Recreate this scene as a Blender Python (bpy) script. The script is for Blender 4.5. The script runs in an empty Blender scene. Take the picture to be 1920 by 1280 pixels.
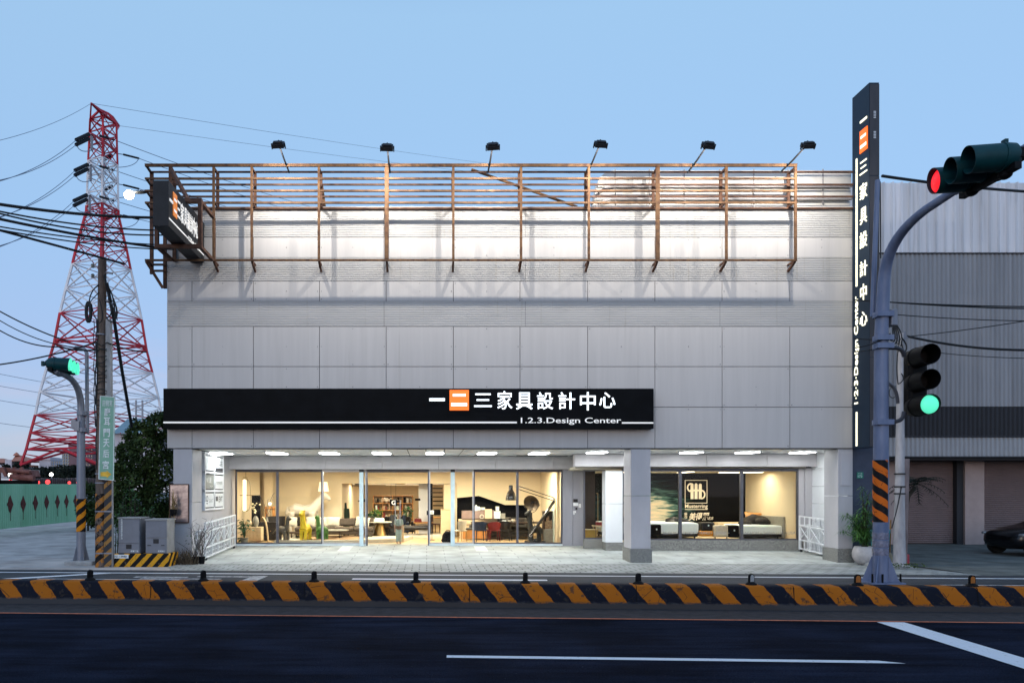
import bpy, math, random
from mathutils import Vector, Matrix
random.seed(7)
R = math.radians
sc = bpy.context.scene
COL = sc.collection

# ------------------------------------------------------------------ camera
F, VX, HY, CH = 1350.0, 800.0, 922.0, 2.2          # focal length, vanishing point, horizon (photo pixels), eye height
cam = bpy.data.objects.new('camera', bpy.data.cameras.new('camera'))
COL.objects.link(cam)
cam.location = (0, 0, CH)
cam.rotation_euler = (R(90), 0, 0)
cam.data.sensor_width = 36.0
cam.data.lens = F / 1920 * 36
cam.data.shift_x = (960 - VX) / 1920
cam.data.shift_y = (HY - 640) / 1920
cam.data.clip_start = 0.1
cam.data.clip_end = 3000
sc.camera = cam

# ------------------------------------------------------------------ dusk sky
SUN_EL, SUN_AZ = R(9), R(200)
world = bpy.data.worlds.new('World')
sc.world = world
world.use_nodes = True
nt = world.node_tree
bg = nt.nodes['Background']
sky = nt.nodes.new('ShaderNodeTexSky')
sky.sky_type = 'NISHITA'
sky.sun_disc = False
sky.sun_elevation = SUN_EL
sky.sun_rotation = SUN_AZ
sky.ozone_density = 3
nt.links.new(sky.outputs[0], bg.inputs[0])
bg.inputs[1].default_value = 0.05
bg2 = nt.nodes.new('ShaderNodeBackground')
geo = nt.nodes.new('ShaderNodeNewGeometry')
sep = nt.nodes.new('ShaderNodeSeparateXYZ')
tc = nt.nodes.new('ShaderNodeTexCoord')
nt.links.new(tc.outputs['Generated'], sep.inputs[0])
ramp = nt.nodes.new('ShaderNodeValToRGB')
els = ramp.color_ramp.elements
stops = [(0.0, (.42, .44, .58)), (.04, (.41, .47, .65)), (.16, (.36, .47, .73)), (.33, (.34, .53, .80)),
         (.55, (.35, .563, .81)), (.72, (.26, .43, .70)), (1.0, (.18, .31, .57))]
els[0].position, els[0].color = stops[0][0], (*stops[0][1], 1)
els[1].position, els[1].color = stops[-1][0], (*stops[-1][1], 1)
for p, c in stops[1:-1]:
    e = els.new(p)
    e.color = (*c, 1)
nt.links.new(sep.outputs['Z'], ramp.inputs[0])
# the afterglow behind the photographer is brighter than the sky in view
mr = nt.nodes.new('ShaderNodeMapRange')
mr.inputs[1].default_value, mr.inputs[2].default_value = -.5, .25
mr.inputs[3].default_value, mr.inputs[4].default_value = 1.4, 1.0
nt.links.new(sep.outputs['Y'], mr.inputs[0])
# thin pink cloud low on the horizon
mp = nt.nodes.new('ShaderNodeMapping')
mp.inputs['Scale'].default_value = (3, 3, 22)
nt.links.new(tc.outputs['Generated'], mp.inputs[0])
cn = nt.nodes.new('ShaderNodeTexNoise')
cn.inputs['Scale'].default_value = 1.6
cn.inputs['Detail'].default_value = 5
nt.links.new(mp.outputs[0], cn.inputs[0])
cm = nt.nodes.new('ShaderNodeMapRange')
cm.inputs[1].default_value, cm.inputs[2].default_value = .5, .72
cm.inputs[4].default_value = .8
nt.links.new(cn.outputs[0], cm.inputs[0])
lowz = nt.nodes.new('ShaderNodeMapRange')
lowz.inputs[1].default_value, lowz.inputs[2].default_value = .03, .24
lowz.inputs[3].default_value, lowz.inputs[4].default_value = 1, 0
nt.links.new(sep.outputs['Z'], lowz.inputs[0])
cmul = nt.nodes.new('ShaderNodeMath')
cmul.operation = 'MULTIPLY'
nt.links.new(cm.outputs[0], cmul.inputs[0])
nt.links.new(lowz.outputs[0], cmul.inputs[1])
cmix = nt.nodes.new('ShaderNodeMixRGB')
nt.links.new(cmul.outputs[0], cmix.inputs[0])
nt.links.new(ramp.outputs[0], cmix.inputs[1])
cmix.inputs[2].default_value = (.56, .46, .58, 1)
mx = nt.nodes.new('ShaderNodeMixRGB')
mx.blend_type = 'MULTIPLY'
mx.inputs[0].default_value = 1
nt.links.new(cmix.outputs[0], mx.inputs[1])
nt.links.new(mr.outputs[0], mx.inputs[2])
nt.links.new(mx.outputs[0], bg2.inputs[0])
bg2.inputs[1].default_value = 0.93
add = nt.nodes.new('ShaderNodeAddShader')
nt.links.new(bg.outputs[0], add.inputs[0])
nt.links.new(bg2.outputs[0], add.inputs[1])
nt.links.new(add.outputs[0], nt.nodes['World Output'].inputs[0])

sun = bpy.data.objects.new('sun', bpy.data.lights.new('sun', 'SUN'))
COL.objects.link(sun)
sun.data.energy = 0.3                                # the sun is all but gone: only the last warm glow
sun.data.angle = R(20)
sun.data.color = (1, .9, .82)
sd = Vector((math.sin(SUN_AZ) * math.cos(SUN_EL), math.cos(SUN_AZ) * math.cos(SUN_EL), math.sin(SUN_EL)))
sun.rotation_euler = (-sd).to_track_quat('-Z', 'Y').to_euler()
sun.location = (0, -30, 40)

sc.view_settings.view_transform = 'Standard'
sc.view_settings.look = 'None'
sc.view_settings.exposure = 0
sc.view_settings.gamma = 1
sc.render.engine = 'CYCLES'
sc.cycles.use_denoising = True
sc.cycles.max_bounces = 8
sc.cycles.transparent_max_bounces = 24
sc.cycles.sample_clamp_indirect = 6
sc.cycles.caustics_reflective = False
sc.cycles.caustics_refractive = False


# ------------------------------------------------------------------ helpers
def XX(x, Y):
    return (x - VX) * Y / F


def ZZ(y, Y):
    return CH - (y - HY) * Y / F


def W(x, y, Y):
    return Vector((XX(x, Y), Y, ZZ(y, Y)))


class MB:
    """collects shapes; build() links them as ONE mesh object"""

    def __init__(s):
        s.v, s.f, s.m, s.mi = [], [], [], 0

    def add(s, vs, fs):
        o = len(s.v)
        s.v += [Vector(p) for p in vs]
        s.f += [tuple(i + o for i in f) for f in fs]
        s.m += [s.mi] * len(fs)
        return s

    def box(s, lo, hi):
        (a, b, c), (d, e, f) = lo, hi
        a, d = min(a, d), max(a, d)
        b, e = min(b, e), max(b, e)
        c, f = min(c, f), max(c, f)
        return s.add([(a, b, c), (d, b, c), (d, e, c), (a, e, c), (a, b, f), (d, b, f), (d, e, f), (a, e, f)],
                     [(3, 2, 1, 0), (4, 5, 6, 7), (0, 1, 5, 4), (1, 2, 6, 5), (2, 3, 7, 6), (3, 0, 4, 7)])

    def rbox(s, c, size, M):
        """box of a size centred at c, turned by matrix M"""
        h = Vector(size) / 2
        vs = []
        for z in (-1, 1):
            for x, y in ((-1, -1), (1, -1), (1, 1), (-1, 1)):
                vs.append(Vector(c) + M @ Vector((x * h.x, y * h.y, z * h.z)))
        return s.add(vs, [(3, 2, 1, 0), (4, 5, 6, 7), (0, 1, 5, 4), (1, 2, 6, 5), (2, 3, 7, 6), (3, 0, 4, 7)])

    def bar(s, p, q, w, h=None):
        p, q = Vector(p), Vector(q)
        h = h or w
        d = (q - p)
        L = d.length
        if L < 1e-6:
            return s
        d.normalize()
        up = Vector((0, 0, 1)) if abs(d.z) < .95 else Vector((0, 1, 0))
        x = d.cross(up).normalized()
        z = x.cross(d)
        M = Matrix((x, d, z)).transposed()
        return s.rbox((p + q) / 2, (w, L, h), M)

    def tube(s, pts, r, n=8, cap=True):
        pts = [Vector(p) for p in pts]
        rs = r if isinstance(r, (list, tuple)) else [r] * len(pts)
        rings = []
        ref = None
        for i, p in enumerate(pts):
            d = (pts[min(i + 1, len(pts) - 1)] - pts[max(i - 1, 0)]).normalized()
            if ref is None:
                ref = d.cross(Vector((0, 0, 1)) if abs(d.z) < .9 else Vector((1, 0, 0))).normalized()
            ref = (ref - d * ref.dot(d)).normalized()
            b = d.cross(ref)
            rings.append([p + (ref * math.cos(2 * math.pi * k / n) + b * math.sin(2 * math.pi * k / n)) * rs[i] for k in range(n)])
        vs = [v for rg in rings for v in rg]
        fs = []
        for i in range(len(pts) - 1):
            for k in range(n):
                a, c = i * n + k, i * n + (k + 1) % n
                fs.append((a, c, c + n, a + n))
        if cap:
            fs.append(tuple(range(n - 1, -1, -1)))
            fs.append(tuple(range(len(vs) - n, len(vs))))
        return s.add(vs, fs)

    def lathe(s, prof, o=(0, 0, 0), n=20, M=None, cap=True):
        """prof: list of (radius, height) turned about local z"""
        M = M or Matrix.Identity(3)
        o = Vector(o)
        vs, fs = [], []
        for r, z in prof:
            for k in range(n):
                a = 2 * math.pi * k / n
                vs.append(o + M @ Vector((r * math.cos(a), r * math.sin(a), z)))
        for i in range(len(prof) - 1):
            for k in range(n):
                a, c = i * n + k, i * n + (k + 1) % n
                fs.append((a, c, c + n, a + n))
        if cap:
            fs.append(tuple(range(n - 1, -1, -1)))
            fs.append(tuple(range(len(vs) - n, len(vs))))
        return s.add(vs, fs)

    def ball(s, c, r, n=12, m=8):
        r = Vector((r, r, r)) if not hasattr(r, '__len__') else Vector(r)
        c = Vector(c)
        vs, fs = [], []
        for i in range(m + 1):
            t = math.pi * i / m
            for k in range(n):
                a = 2 * math.pi * k / n
                vs.append(c + Vector((r.x * math.sin(t) * math.cos(a), r.y * math.sin(t) * math.sin(a), r.z * math.cos(t))))
        for i in range(m):
            for k in range(n):
                a, b = i * n + k, i * n + (k + 1) % n
                fs.append((a, a + n, b + n, b))
        return s.add(vs, fs)

    def prism(s, poly, o, ux, uy, depth):
        """flat outline (list of 2-d points) in the frame o, ux, uy, thickened along ux x uy"""
        o, ux, uy = Vector(o), Vector(ux), Vector(uy)
        n = ux.cross(uy).normalized()
        k = len(poly)
        a = [o + ux * p[0] + uy * p[1] for p in poly]
        b = [p + n * depth for p in a]
        fs = [tuple(range(k - 1, -1, -1)), tuple(range(k, 2 * k))]
        for i in range(k):
            j = (i + 1) % k
            fs.append((i, j, j + k, i + k))
        return s.add(a + b, fs)

    def build(s, name, mats, parent=None, smooth=False, world=False, bevel=0, sub=0):
        me = bpy.data.meshes.new(name)
        off = Vector((0, 0, 0))
        if world and parent:
            p = parent
            while p:
                off += Vector(p.location)
                p = p.parent
        me.from_pydata([v - off for v in s.v], [], s.f)
        if not isinstance(mats, (list, tuple)):
            mats = [mats]
        for m in mats:
            me.materials.append(m)
        if len(mats) > 1:
            me.polygons.foreach_set('material_index', s.m)
        if smooth:
            me.polygons.foreach_set('use_smooth', [True] * len(me.polygons))
            if smooth != 'all':
                me.set_sharp_from_angle(angle=R(45))
        me.update()
        o = bpy.data.objects.new(name, me)
        COL.objects.link(o)
        if parent:
            o.parent = parent
        if bevel:
            b = o.modifiers.new('bevel', 'BEVEL')
            b.width = bevel
            b.segments = 2
            b.limit_method = 'ANGLE'
        if sub:
            b = o.modifiers.new('subsurf', 'SUBSURF')
            b.levels = b.render_levels = sub
        return o


def build_each(mb, name, mats, parent, **kw):
    """link every connected piece of the collected shapes as a part of its own"""
    par = list(range(len(mb.v)))

    def find(i):
        while par[i] != i:
            par[i] = par[par[i]]
            i = par[i]
        return i
    for f in mb.f:
        for i in f[1:]:
            par[find(i)] = find(f[0])
    isl = {}
    for f in mb.f:
        isl.setdefault(find(f[0]), []).append(f)
    for fs in isl.values():
        ids = sorted({i for f in fs for i in f})
        ix = {i: k for k, i in enumerate(ids)}
        MB().add([mb.v[i] for i in ids], [tuple(ix[i] for i in f) for f in fs]).build(name, mats, parent, **kw)


def tag(o, label=None, cat=None, group=None, kind=None):
    if label:
        o['label'] = label
    if cat:
        o['category'] = cat
    if group:
        o['group'] = group
    if kind:
        o['kind'] = kind
    return o


def thing(name, label, cat, loc=(0, 0, 0), rz=0, group=None):
    o = bpy.data.objects.new(name, None)
    o.empty_display_size = .2
    COL.objects.link(o)
    o.location = loc
    o.rotation_euler = (0, 0, rz)
    return tag(o, label, cat, group)


def copy_tree(o, parent=None):
    c = o.copy()
    COL.objects.link(c)
    c.parent = parent
    for ch in list(o.children):
        copy_tree(ch, c)
    return c


# ------------------------------------------------------------------ lettering
_txt = {}


def text_data(body, bold):
    key = (body, bold)
    if key not in _txt:
        c = bpy.data.curves.new('lettering', 'FONT')
        c.body = body
        c.offset = bold
        c.resolution_u = 3
        c.fill_mode = 'FRONT'
        o = bpy.data.objects.new('lettering', c)
        COL.objects.link(o)
        dg = bpy.context.evaluated_depsgraph_get()
        me = bpy.data.meshes.new_from_object(o.evaluated_get(dg))
        vs = [v.co.copy() for v in me.vertices]
        fs = [tuple(p.vertices) for p in me.polygons]
        bpy.data.objects.remove(o)
        bpy.data.meshes.remove(me)
        bpy.data.curves.remove(c)
        x0, x1 = min(v.x for v in vs), max(v.x for v in vs)
        y0, y1 = min(v.y for v in vs), max(v.y for v in vs)
        _txt[key] = (vs, fs, x0, x1, y0, y1)
    return _txt[key]


def text(mb, body, o, ux, uy, w, h=None, bold=0.0, d=.004):
    """fit a line of lettering into the box centred at o, width w and height h; raised by d"""
    vs, fs, x0, x1, y0, y1 = text_data(body, bold)
    ux, uy, o = Vector(ux).normalized(), Vector(uy).normalized(), Vector(o)
    n = ux.cross(uy)
    sx = w / (x1 - x0) if w else h / (y1 - y0)
    sy = h / (y1 - y0) if h else sx
    pts = [o + ux * ((v.x - (x0 + x1) / 2) * sx) + uy * ((v.y - (y0 + y1) / 2) * sy) + n * d for v in vs]
    k = len(pts)
    mb.add(pts, fs)
    # side walls of the raised letters
    if d > .008:
        cnt = {}
        for f in fs:
            for i in range(len(f)):
                a, b = f[i], f[(i + 1) % len(f)]
                cnt[(a, b)] = 1
        pb = [p - n * d for p in pts]
        mb.add(pts + pb, [(b, a, a + k, b + k) for a, b in cnt if (b, a) not in cnt])
    return mb


# ------------------------------------------------------------------ materials
def mat(name, col, rough=.6, metal=0.0, var=.12, scale=3.0, sc3=None, bump=0.0, bscale=60.0, spec=.4, emit=None, es=0.0, col2=None,
        lo=.35, hi=.65, detail=5.0, island=0.0):
    m = bpy.data.materials.new(name)
    m.use_nodes = True
    n, l = m.node_tree.nodes, m.node_tree.links
    p = n['Principled BSDF']
    p.inputs['Roughness'].default_value = rough
    p.inputs['Metallic'].default_value = metal
    p.inputs['Specular IOR Level'].default_value = spec
    tcn = n.new('ShaderNodeTexCoord')
    mpn = n.new('ShaderNodeMapping')
    if sc3:
        mpn.inputs['Scale'].default_value = sc3
    l.new(tcn.outputs['Object'], mpn.inputs[0])
    no = n.new('ShaderNodeTexNoise')
    no.inputs['Scale'].default_value = scale
    no.inputs['Detail'].default_value = detail
    no.inputs['Roughness'].default_value = .6
    l.new(mpn.outputs[0], no.inputs[0])
    rp = n.new('ShaderNodeValToRGB')
    c2 = col2 or tuple(min(1, c * (1 + var)) for c in col)
    c1 = tuple(c * (1 - var) for c in col) if not col2 else col
    rp.color_ramp.elements[0].position, rp.color_ramp.elements[0].color = lo, (*c1, 1)
    rp.color_ramp.elements[1].position, rp.color_ramp.elements[1].color = hi, (*c2, 1)
    l.new(no.outputs[0], rp.inputs[0])
    out = rp.outputs[0]
    if island:
        g = n.new('ShaderNodeNewGeometry')
        hs = n.new('ShaderNodeHueSaturation')
        mrr = n.new('ShaderNodeMapRange')
        mrr.inputs[3].default_value, mrr.inputs[4].default_value = 1 - island, 1 + island
        l.new(g.outputs['Random Per Island'], mrr.inputs[0])
        l.new(mrr.outputs[0], hs.inputs['Value'])
        l.new(out, hs.inputs['Color'])
        out = hs.outputs[0]
    l.new(out, p.inputs['Base Color'])
    if bump:
        bn = n.new('ShaderNodeTexNoise')
        bn.inputs['Scale'].default_value = bscale
        bn.inputs['Detail'].default_value = 6
        l.new(mpn.outputs[0] if not sc3 else tcn.outputs['Object'], bn.inputs[0])
        bu = n.new('ShaderNodeBump')
        bu.inputs['Strength'].default_value = bump
        bu.inputs['Distance'].default_value = .02
        l.new(bn.outputs[0], bu.inputs['Height'])
        l.new(bu.outputs[0], p.inputs['Normal'])
    if es:
        p.inputs['Emission Color'].default_value = (*(emit or col), 1)
        p.inputs['Emission Strength'].default_value = es
    m['_out'] = 0
    return m


def glow(name, col, strength):
    m = bpy.data.materials.new(name)
    m.use_nodes = True
    p = m.node_tree.nodes['Principled BSDF']
    p.inputs['Base Color'].default_value = (*[c * .8 for c in col], 1)
    p.inputs['Emission Color'].default_value = (*col, 1)
    p.inputs['Emission Strength'].default_value = strength
    return m


def glass(name, tint=(1, 1, 1), refl=.06):
    m = bpy.data.materials.new(name)
    m.use_nodes = True
    n, l = m.node_tree.nodes, m.node_tree.links
    n.remove(n['Principled BSDF'])
    t = n.new('ShaderNodeBsdfTransparent')
    t.inputs[0].default_value = (*tint, 1)
    g = n.new('ShaderNodeBsdfGlossy')
    g.inputs['Roughness'].default_value = .02
    fr = n.new('ShaderNodeFresnel')
    fr.inputs[0].default_value = 1.25
    mxn = n.new('ShaderNodeMixShader')
    l.new(fr.outputs[0], mxn.inputs[0])
    l.new(t.outputs[0], mxn.inputs[1])
    l.new(g.outputs[0], mxn.inputs[2])
    l.new(mxn.outputs[0], n['Material Output'].inputs[0])
    return m


def stripes(name, c1, c2, period, coef, duty=.5, rough=.6, wear=(.25, .22, .2), wear_amt=.5, wscale=9.0, angle_axis=None, dirt=None, wthr=.60):
    """two colour diagonal stripes from object coordinates (coef . position), with worn specks.
    angle_axis: radius of a pole, its stripes wind round it.  dirt: (height, colour) grime rising from the foot"""
    m = bpy.data.materials.new(name)
    m.use_nodes = True
    n, l = m.node_tree.nodes, m.node_tree.links
    p = n['Principled BSDF']
    p.inputs['Roughness'].default_value = rough
    p.inputs['Specular IOR Level'].default_value = .12
    tcn = n.new('ShaderNodeTexCoord')
    sp = n.new('ShaderNodeSeparateXYZ')
    l.new(tcn.outputs['Object'], sp.inputs[0])

    def M(op, a, b=None):
        q = n.new('ShaderNodeMath')
        q.operation = op
        for i, v in enumerate((a, b)):
            if v is None:
                continue
            if isinstance(v, (int, float)):
                q.inputs[i].default_value = v
            else:
                l.new(v, q.inputs[i])
        return q.outputs[0]
    if angle_axis:
        at = M('ARCTAN2', sp.outputs[0], M('MULTIPLY', sp.outputs[1], -1.0))
        base = M('ADD', M('MULTIPLY', at, angle_axis * coef[0]), M('MULTIPLY', sp.outputs[2], coef[2]))
    else:
        base = M('ADD', M('ADD', M('MULTIPLY', sp.outputs[0], coef[0]), M('MULTIPLY', sp.outputs[1], coef[1])), M('MULTIPLY', sp.outputs[2], coef[2]))
    wob = n.new('ShaderNodeTexNoise')
    wob.inputs['Scale'].default_value = 6
    l.new(tcn.outputs['Object'], wob.inputs[0])
    base = M('ADD', base, M('MULTIPLY', M('SUBTRACT', wob.outputs[0], .5), period * .12))
    fr = M('FRACT', M('ADD', M('DIVIDE', base, period), 100.0))
    msk = M('LESS_THAN', fr, duty)
    mx1 = n.new('ShaderNodeMixRGB')
    l.new(msk, mx1.inputs[0])
    mx1.inputs[1].default_value = (*c1, 1)
    mx1.inputs[2].default_value = (*c2, 1)
    no = n.new('ShaderNodeTexNoise')
    no.inputs['Scale'].default_value = wscale
    no.inputs['Detail'].default_value = 8
    no.inputs['Roughness'].default_value = .7
    l.new(tcn.outputs['Object'], no.inputs[0])
    wm = n.new('ShaderNodeMapRange')
    wm.inputs[1].default_value, wm.inputs[2].default_value = wthr, wthr + .05
    wm.inputs[4].default_value = wear_amt
    l.new(no.outputs[0], wm.inputs[0])
    mx2 = n.new('ShaderNodeMixRGB')
    l.new(wm.outputs[0], mx2.inputs[0])
    l.new(mx1.outputs[0], mx2.inputs[1])
    mx2.inputs[2].default_value = (*wear, 1)
    out = mx2.outputs[0]
    # crackle
    vo = n.new('ShaderNodeTexVoronoi')
    vo.feature = 'DISTANCE_TO_EDGE'
    vo.inputs['Scale'].default_value = 3.2
    l.new(tcn.outputs['Object'], vo.inputs['Vector'])
    ck = M('MULTIPLY', M('LESS_THAN', vo.outputs[0], .012), M('GREATER_THAN', wob.outputs[0], .5))
    mx3 = n.new('ShaderNodeMixRGB')
    l.new(M('MULTIPLY', ck, .8), mx3.inputs[0])
    l.new(out, mx3.inputs[1])
    mx3.inputs[2].default_value = (.02, .015, .012, 1)
    out = mx3.outputs[0]
    if dirt:
        q = M('ADD', sp.outputs[2], M('MULTIPLY', M('SUBTRACT', no.outputs[0], .5), dirt[0] * 1.2))
        dm = n.new('ShaderNodeMapRange')
        dm.inputs[1].default_value, dm.inputs[2].default_value = dirt[0] * .85, dirt[0] * 1.15
        dm.inputs[3].default_value, dm.inputs[4].default_value = 1, 0
        l.new(q, dm.inputs[0])
        mx4 = n.new('ShaderNodeMixRGB')
        l.new(dm.outputs[0], mx4.inputs[0])
        l.new(out, mx4.inputs[1])
        mx4.inputs[2].default_value = (*dirt[1], 1)
        out = mx4.outputs[0]
    l.new(out, p.inputs['Base Color'])
    bu = n.new('ShaderNodeBump')
    bu.inputs['Strength'].default_value = .3
    bu.inputs['Distance'].default_value = .01
    l.new(no.outputs[0], bu.inputs['Height'])
    l.new(bu.outputs[0], p.inputs['Normal'])
    return m


M_ = {}


def mk(k, *a, **kw):
    M_[k] = mat(k, *a, **kw)


mk('cladding', (.485, .46, .45), .5, 0, .04, 2.2, sc3=(2.2, 1.5, .12), spec=.25)
mk('corrugated', (.47, .455, .445), .5, .05, .05, 1.5, sc3=(.5, 1, 1.5))
mk('joint', (.05, .05, .055), .8)
mk('pillar_panel', (.45, .435, .45), .5, 0, .05, 2, sc3=(1, 1, .4))
mk('terrazzo', (.08, .08, .075), .7, 0, .1, 70, col2=(.34, .33, .30), lo=.42, hi=.58)
mk('soffit', (.86, .86, .87), .45, 0, .04, 1)
mk('white_wall', (.78, .79, .80), .5, 0, .05, 1.5, sc3=(1, 1, .4))
mk('black_sign', (.0030, .0034, .0045), .6, 0, .3, 2, spec=.08)
mk('sign_grey', (.014, .015, .019), .5, 0, .25, 3, spec=.2)
mk('navy_sign', (.007, .020, .040), .4, 0, .15, 1.5, sc3=(1, 1, .2), spec=.25)
mk('sign_side', (.04, .036, .04), .5, 0, .25, 2, sc3=(2, 2, .3))
mk('rust', (.05, .019, .011), .8, .1, .4, 6, col2=(.20, .105, .045), lo=.3, hi=.75, bump=.15)
mk('rust_dark', (.05, .022, .015), .8, .1, .4, 5, col2=(.13, .06, .035))
mk('silver', (.62, .60, .57), .45, .1, .1, 2, sc3=(.6, 1, 1))
mk('dark_metal', (.02, .02, .024), .6, .1, .2, 6)
mk('frame_grey', (.10, .10, .12), .4, .5, .1, 5)
mk('alu', (.45, .46, .48), .35, .6, .08, 3)
mk('white_paint', (.78, .79, .80), .5, 0, .08, 5)
mk('pale_blue', (.52, .66, .72), .45, 0, .08, 4)
mk('door_grey', (.29, .29, .325), .5, 0, .05, 2, sc3=(1, 1, .3))
mk('asphalt', (.0072, .0098, .019), 1.0, 0, .4, 2.2, sc3=(.25, 1.6, 1), bump=.5, bscale=70, spec=.03, detail=8)
mk('asphalt_far', (.036, .038, .042), .9, 0, .25, 1.2, sc3=(.4, 1, 1), bump=.4, bscale=60, spec=.3)
mk('gutter', (.022, .019, .021), .9, 0, .4, 5, bump=.5, bscale=40)
mk('road_paint', (.13, .13, .145), .8, 0, .2, 16, col2=(.66, .66, .68), lo=.27, hi=.40, detail=9)
mk('road_paint_worn', (.16, .16, .17), .8, 0, .2, 9, col2=(.5, .5, .5), lo=.4, hi=.62)
mk('orange_paint', (.62, .17, .08), .7, 0, .25, 10)
mk('dirt', (.32, .27, .24), .95, 0, .3, .9, bump=.7, bscale=9, col2=(.56, .49, .44), detail=9)
mk('earth', (.10, .095, .085), .95, 0, .3, .05, bump=.3, bscale=3)
mk('concrete', (.33, .32, .31), .85, 0, .2, 4, bump=.2)
mk('pole_concrete', (.30, .29, .29), .85, 0, .25, 5, sc3=(1, 1, .3), bump=.2)
mk('pole_brown', (.085, .058, .045), .85, 0, .4, 5, sc3=(1, 1, .25), col2=(.17, .125, .10), bump=.3)
mk('galv', (.20, .21, .25), .45, .3, .12, 5, sc3=(1, 1, .3))
mk('pole_blue', (.10, .13, .22), .5, .1, .15, 4, sc3=(1, 1, .3), col2=(.17, .20, .30))
mk('signal_green', (.004, .042, .050), .5, 0, .15, 5, spec=.2)
mk('signal_black', (.005, .005, .006), .6, 0, .3, 5, spec=.12)
mk('cable', (.006, .007, .009), .6, 0, .2, 5)
mk('cable_thin', (.16, .20, .27), .6, 0, .2, 5)
mk('tower_red', (.52, .010, .028), .5, 0, .2, .5)
mk('tower_white', (.80, .75, .75), .5, 0, .12, .5)
mk('insulator', (.006, .006, .009), .9, 0, .2, 3)
mk('hoarding', (.27, .56, .34), .7, 0, .14, .8, sc3=(1, 1, .3), col2=(.37, .66, .44), spec=.15)
mk('rust_diamond', (.11, .022, .016), .8, 0, .5, 6)
mk('leaf_dark', (.017, .036, .012), .6, 0, .4, .8, col2=(.065, .095, .028), island=.6, spec=.1)
mk('leaf_mid', (.03, .10, .02), .55, 0, .4, 2, col2=(.08, .19, .03), island=.5)
mk('leaf_plant', (.012, .05, .02), .45, 0, .4, 4, col2=(.03, .11, .035), island=.4)
mk('bark', (.05, .04, .03), .9, 0, .3, 6)
mk('twig', (.10, .085, .08), .9, 0, .3, 9)
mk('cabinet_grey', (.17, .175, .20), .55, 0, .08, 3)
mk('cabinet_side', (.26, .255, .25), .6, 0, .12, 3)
mk('sheet_metal', (.16, .13, .14), .32, .7, .4, 2.5, sc3=(1, 1, 2), col2=(.36, .31, .31))
mk('guide_green', (.19, .38, .27), .5, 0, .12, 3, col2=(.26, .45, .34), spec=.2)
mk('lettering_white', (.70, .73, .71), .6, 0, .2, 8)
mk('letter_yellow', (.75, .42, .03), .5, 0, .2, 8)
mk('letter_dark', (.03, .03, .035), .5)
mk('letter_grey', (.30, .31, .32), .5)
mk('panel_white', (.74, .76, .76), .35, 0, .05, 4)
mk('panel_grey', (.20, .22, .21), .35, 0, .1, 4)
mk('nb_white', (.70, .69, .71), .5, 0, .14, 1.4, sc3=(1.5, 1, .08))
mk('nb_grey', (.27, .27, .285), .6, 0, .16, 1.2, sc3=(1.5, 1, .08))
mk('nb_dark', (.024, .024, .029), .7, 0, .1, 1)
mk('nb_light', (.33, .33, .345), .6, 0, .06, 1)
mk('shutter', (.20, .145, .14), .5, .1, .1, 1)
mk('nb_pillar', (.38, .29, .27), .6, 0, .08, 2)
mk('blue_wall', (.05, .063, .10), .6, 0, .15, 2)
mk('pot_white', (.42, .39, .38), .6, 0, .15, 5)
mk('bin_blue', (.10, .42, .52), .5, 0, .12, 5)
mk('red_paint', (.32, .02, .03), .5, 0, .2, 6)
mk('car_black', (.006, .006, .008), .22, .3, .1, 3, spec=.6)
mk('rubber', (.012, .012, .012), .8, 0, .2, 8)
mk('rim', (.35, .35, .37), .3, .8, .1, 5)
mk('dark_glass', (.01, .011, .013), .1, 0, .1, 2, spec=.6)
mk('roof_orange', (.50, .17, .10), .7, 0, .15, 1)
mk('house_white', (.55, .48, .50), .7, 0, .1, .4)
mk('block_brick', (.20, .11, .12), .7, 0, .15, .4)
mk('block_grey', (.32, .34, .38), .7, 0, .12, .4)
mk('metal_roof', (.25, .34, .37), .5, .2, .1, 1)
mk('wood_far', (.013, .020, .012), .9, 0, .4, .3, island=.5)
mk('viaduct', (.20, .15, .14), .9, 0, .3, 1)
mk('rust_machine', (.14, .035, .025), .75, .1, .5, 2, col2=(.25, .10, .075))
# shop interior
mk('shop_wall', (.72, .61, .42), .7, 0, .03, 1)
mk('shop_wall_dark', (.42, .32, .20), .7, 0, .06, 1)
mk('shop_floor', (.44, .31, .16), .35, 0, .1, 2, sc3=(4, .5, 1))
mk('platform', (.52, .48, .38), .5, 0, .08, 4)
mk('shop_ceiling', (.76, .69, .55), .7, 0, .03, 1)
mk('sofa_brown', (.075, .058, .044), .9, 0, .15, 10, bump=.2)
mk('sofa_grey', (.06, .058, .052), .9, 0, .15, 10, bump=.2)
mk('sofa_dark', (.016, .013, .012), .85, 0, .2, 10)
mk('leather_black', (.006, .006, .008), .4, 0, .2, 6)
mk('cushion_cream', (.50, .45, .36), .9, 0, .1, 10)
mk('giraffe_yellow', (.72, .50, .02), .5, 0, .08, 6)
mk('dino_grey', (.12, .105, .085), .8, 0, .12, 8)
mk('giraffe_green', (.05, .14, .022), .6, 0, .12, 8)
mk('giraffe_slate', (.022, .025, .026), .7, 0, .12, 8)
mk('horse_white', (.62, .57, .48), .45, 0, .03, 3)
mk('wood_orange', (.42, .19, .05), .5, 0, .2, 4, sc3=(6, 6, .6))
mk('wood_pale', (.55, .41, .24), .55, 0, .12, 4, sc3=(6, 6, .6))
mk('wood_dark', (.03, .016, .010), .5, 0, .25, 4)
mk('brass', (.35, .22, .08), .35, .8, .1, 4)
mk('black_gloss', (.008, .008, .009), .15, 0, .1, 3, spec=.6)
mk('black_matt', (.005, .005, .006), .7, 0, .15, 3, spec=.12)
mk('chair_blue', (.006, .017, .045), .6, 0, .15, 6)
mk('chair_red', (.15, .009, .012), .55, 0, .15, 6)
mk('chair_brown', (.075, .028, .018), .6, 0, .15, 6)
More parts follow.
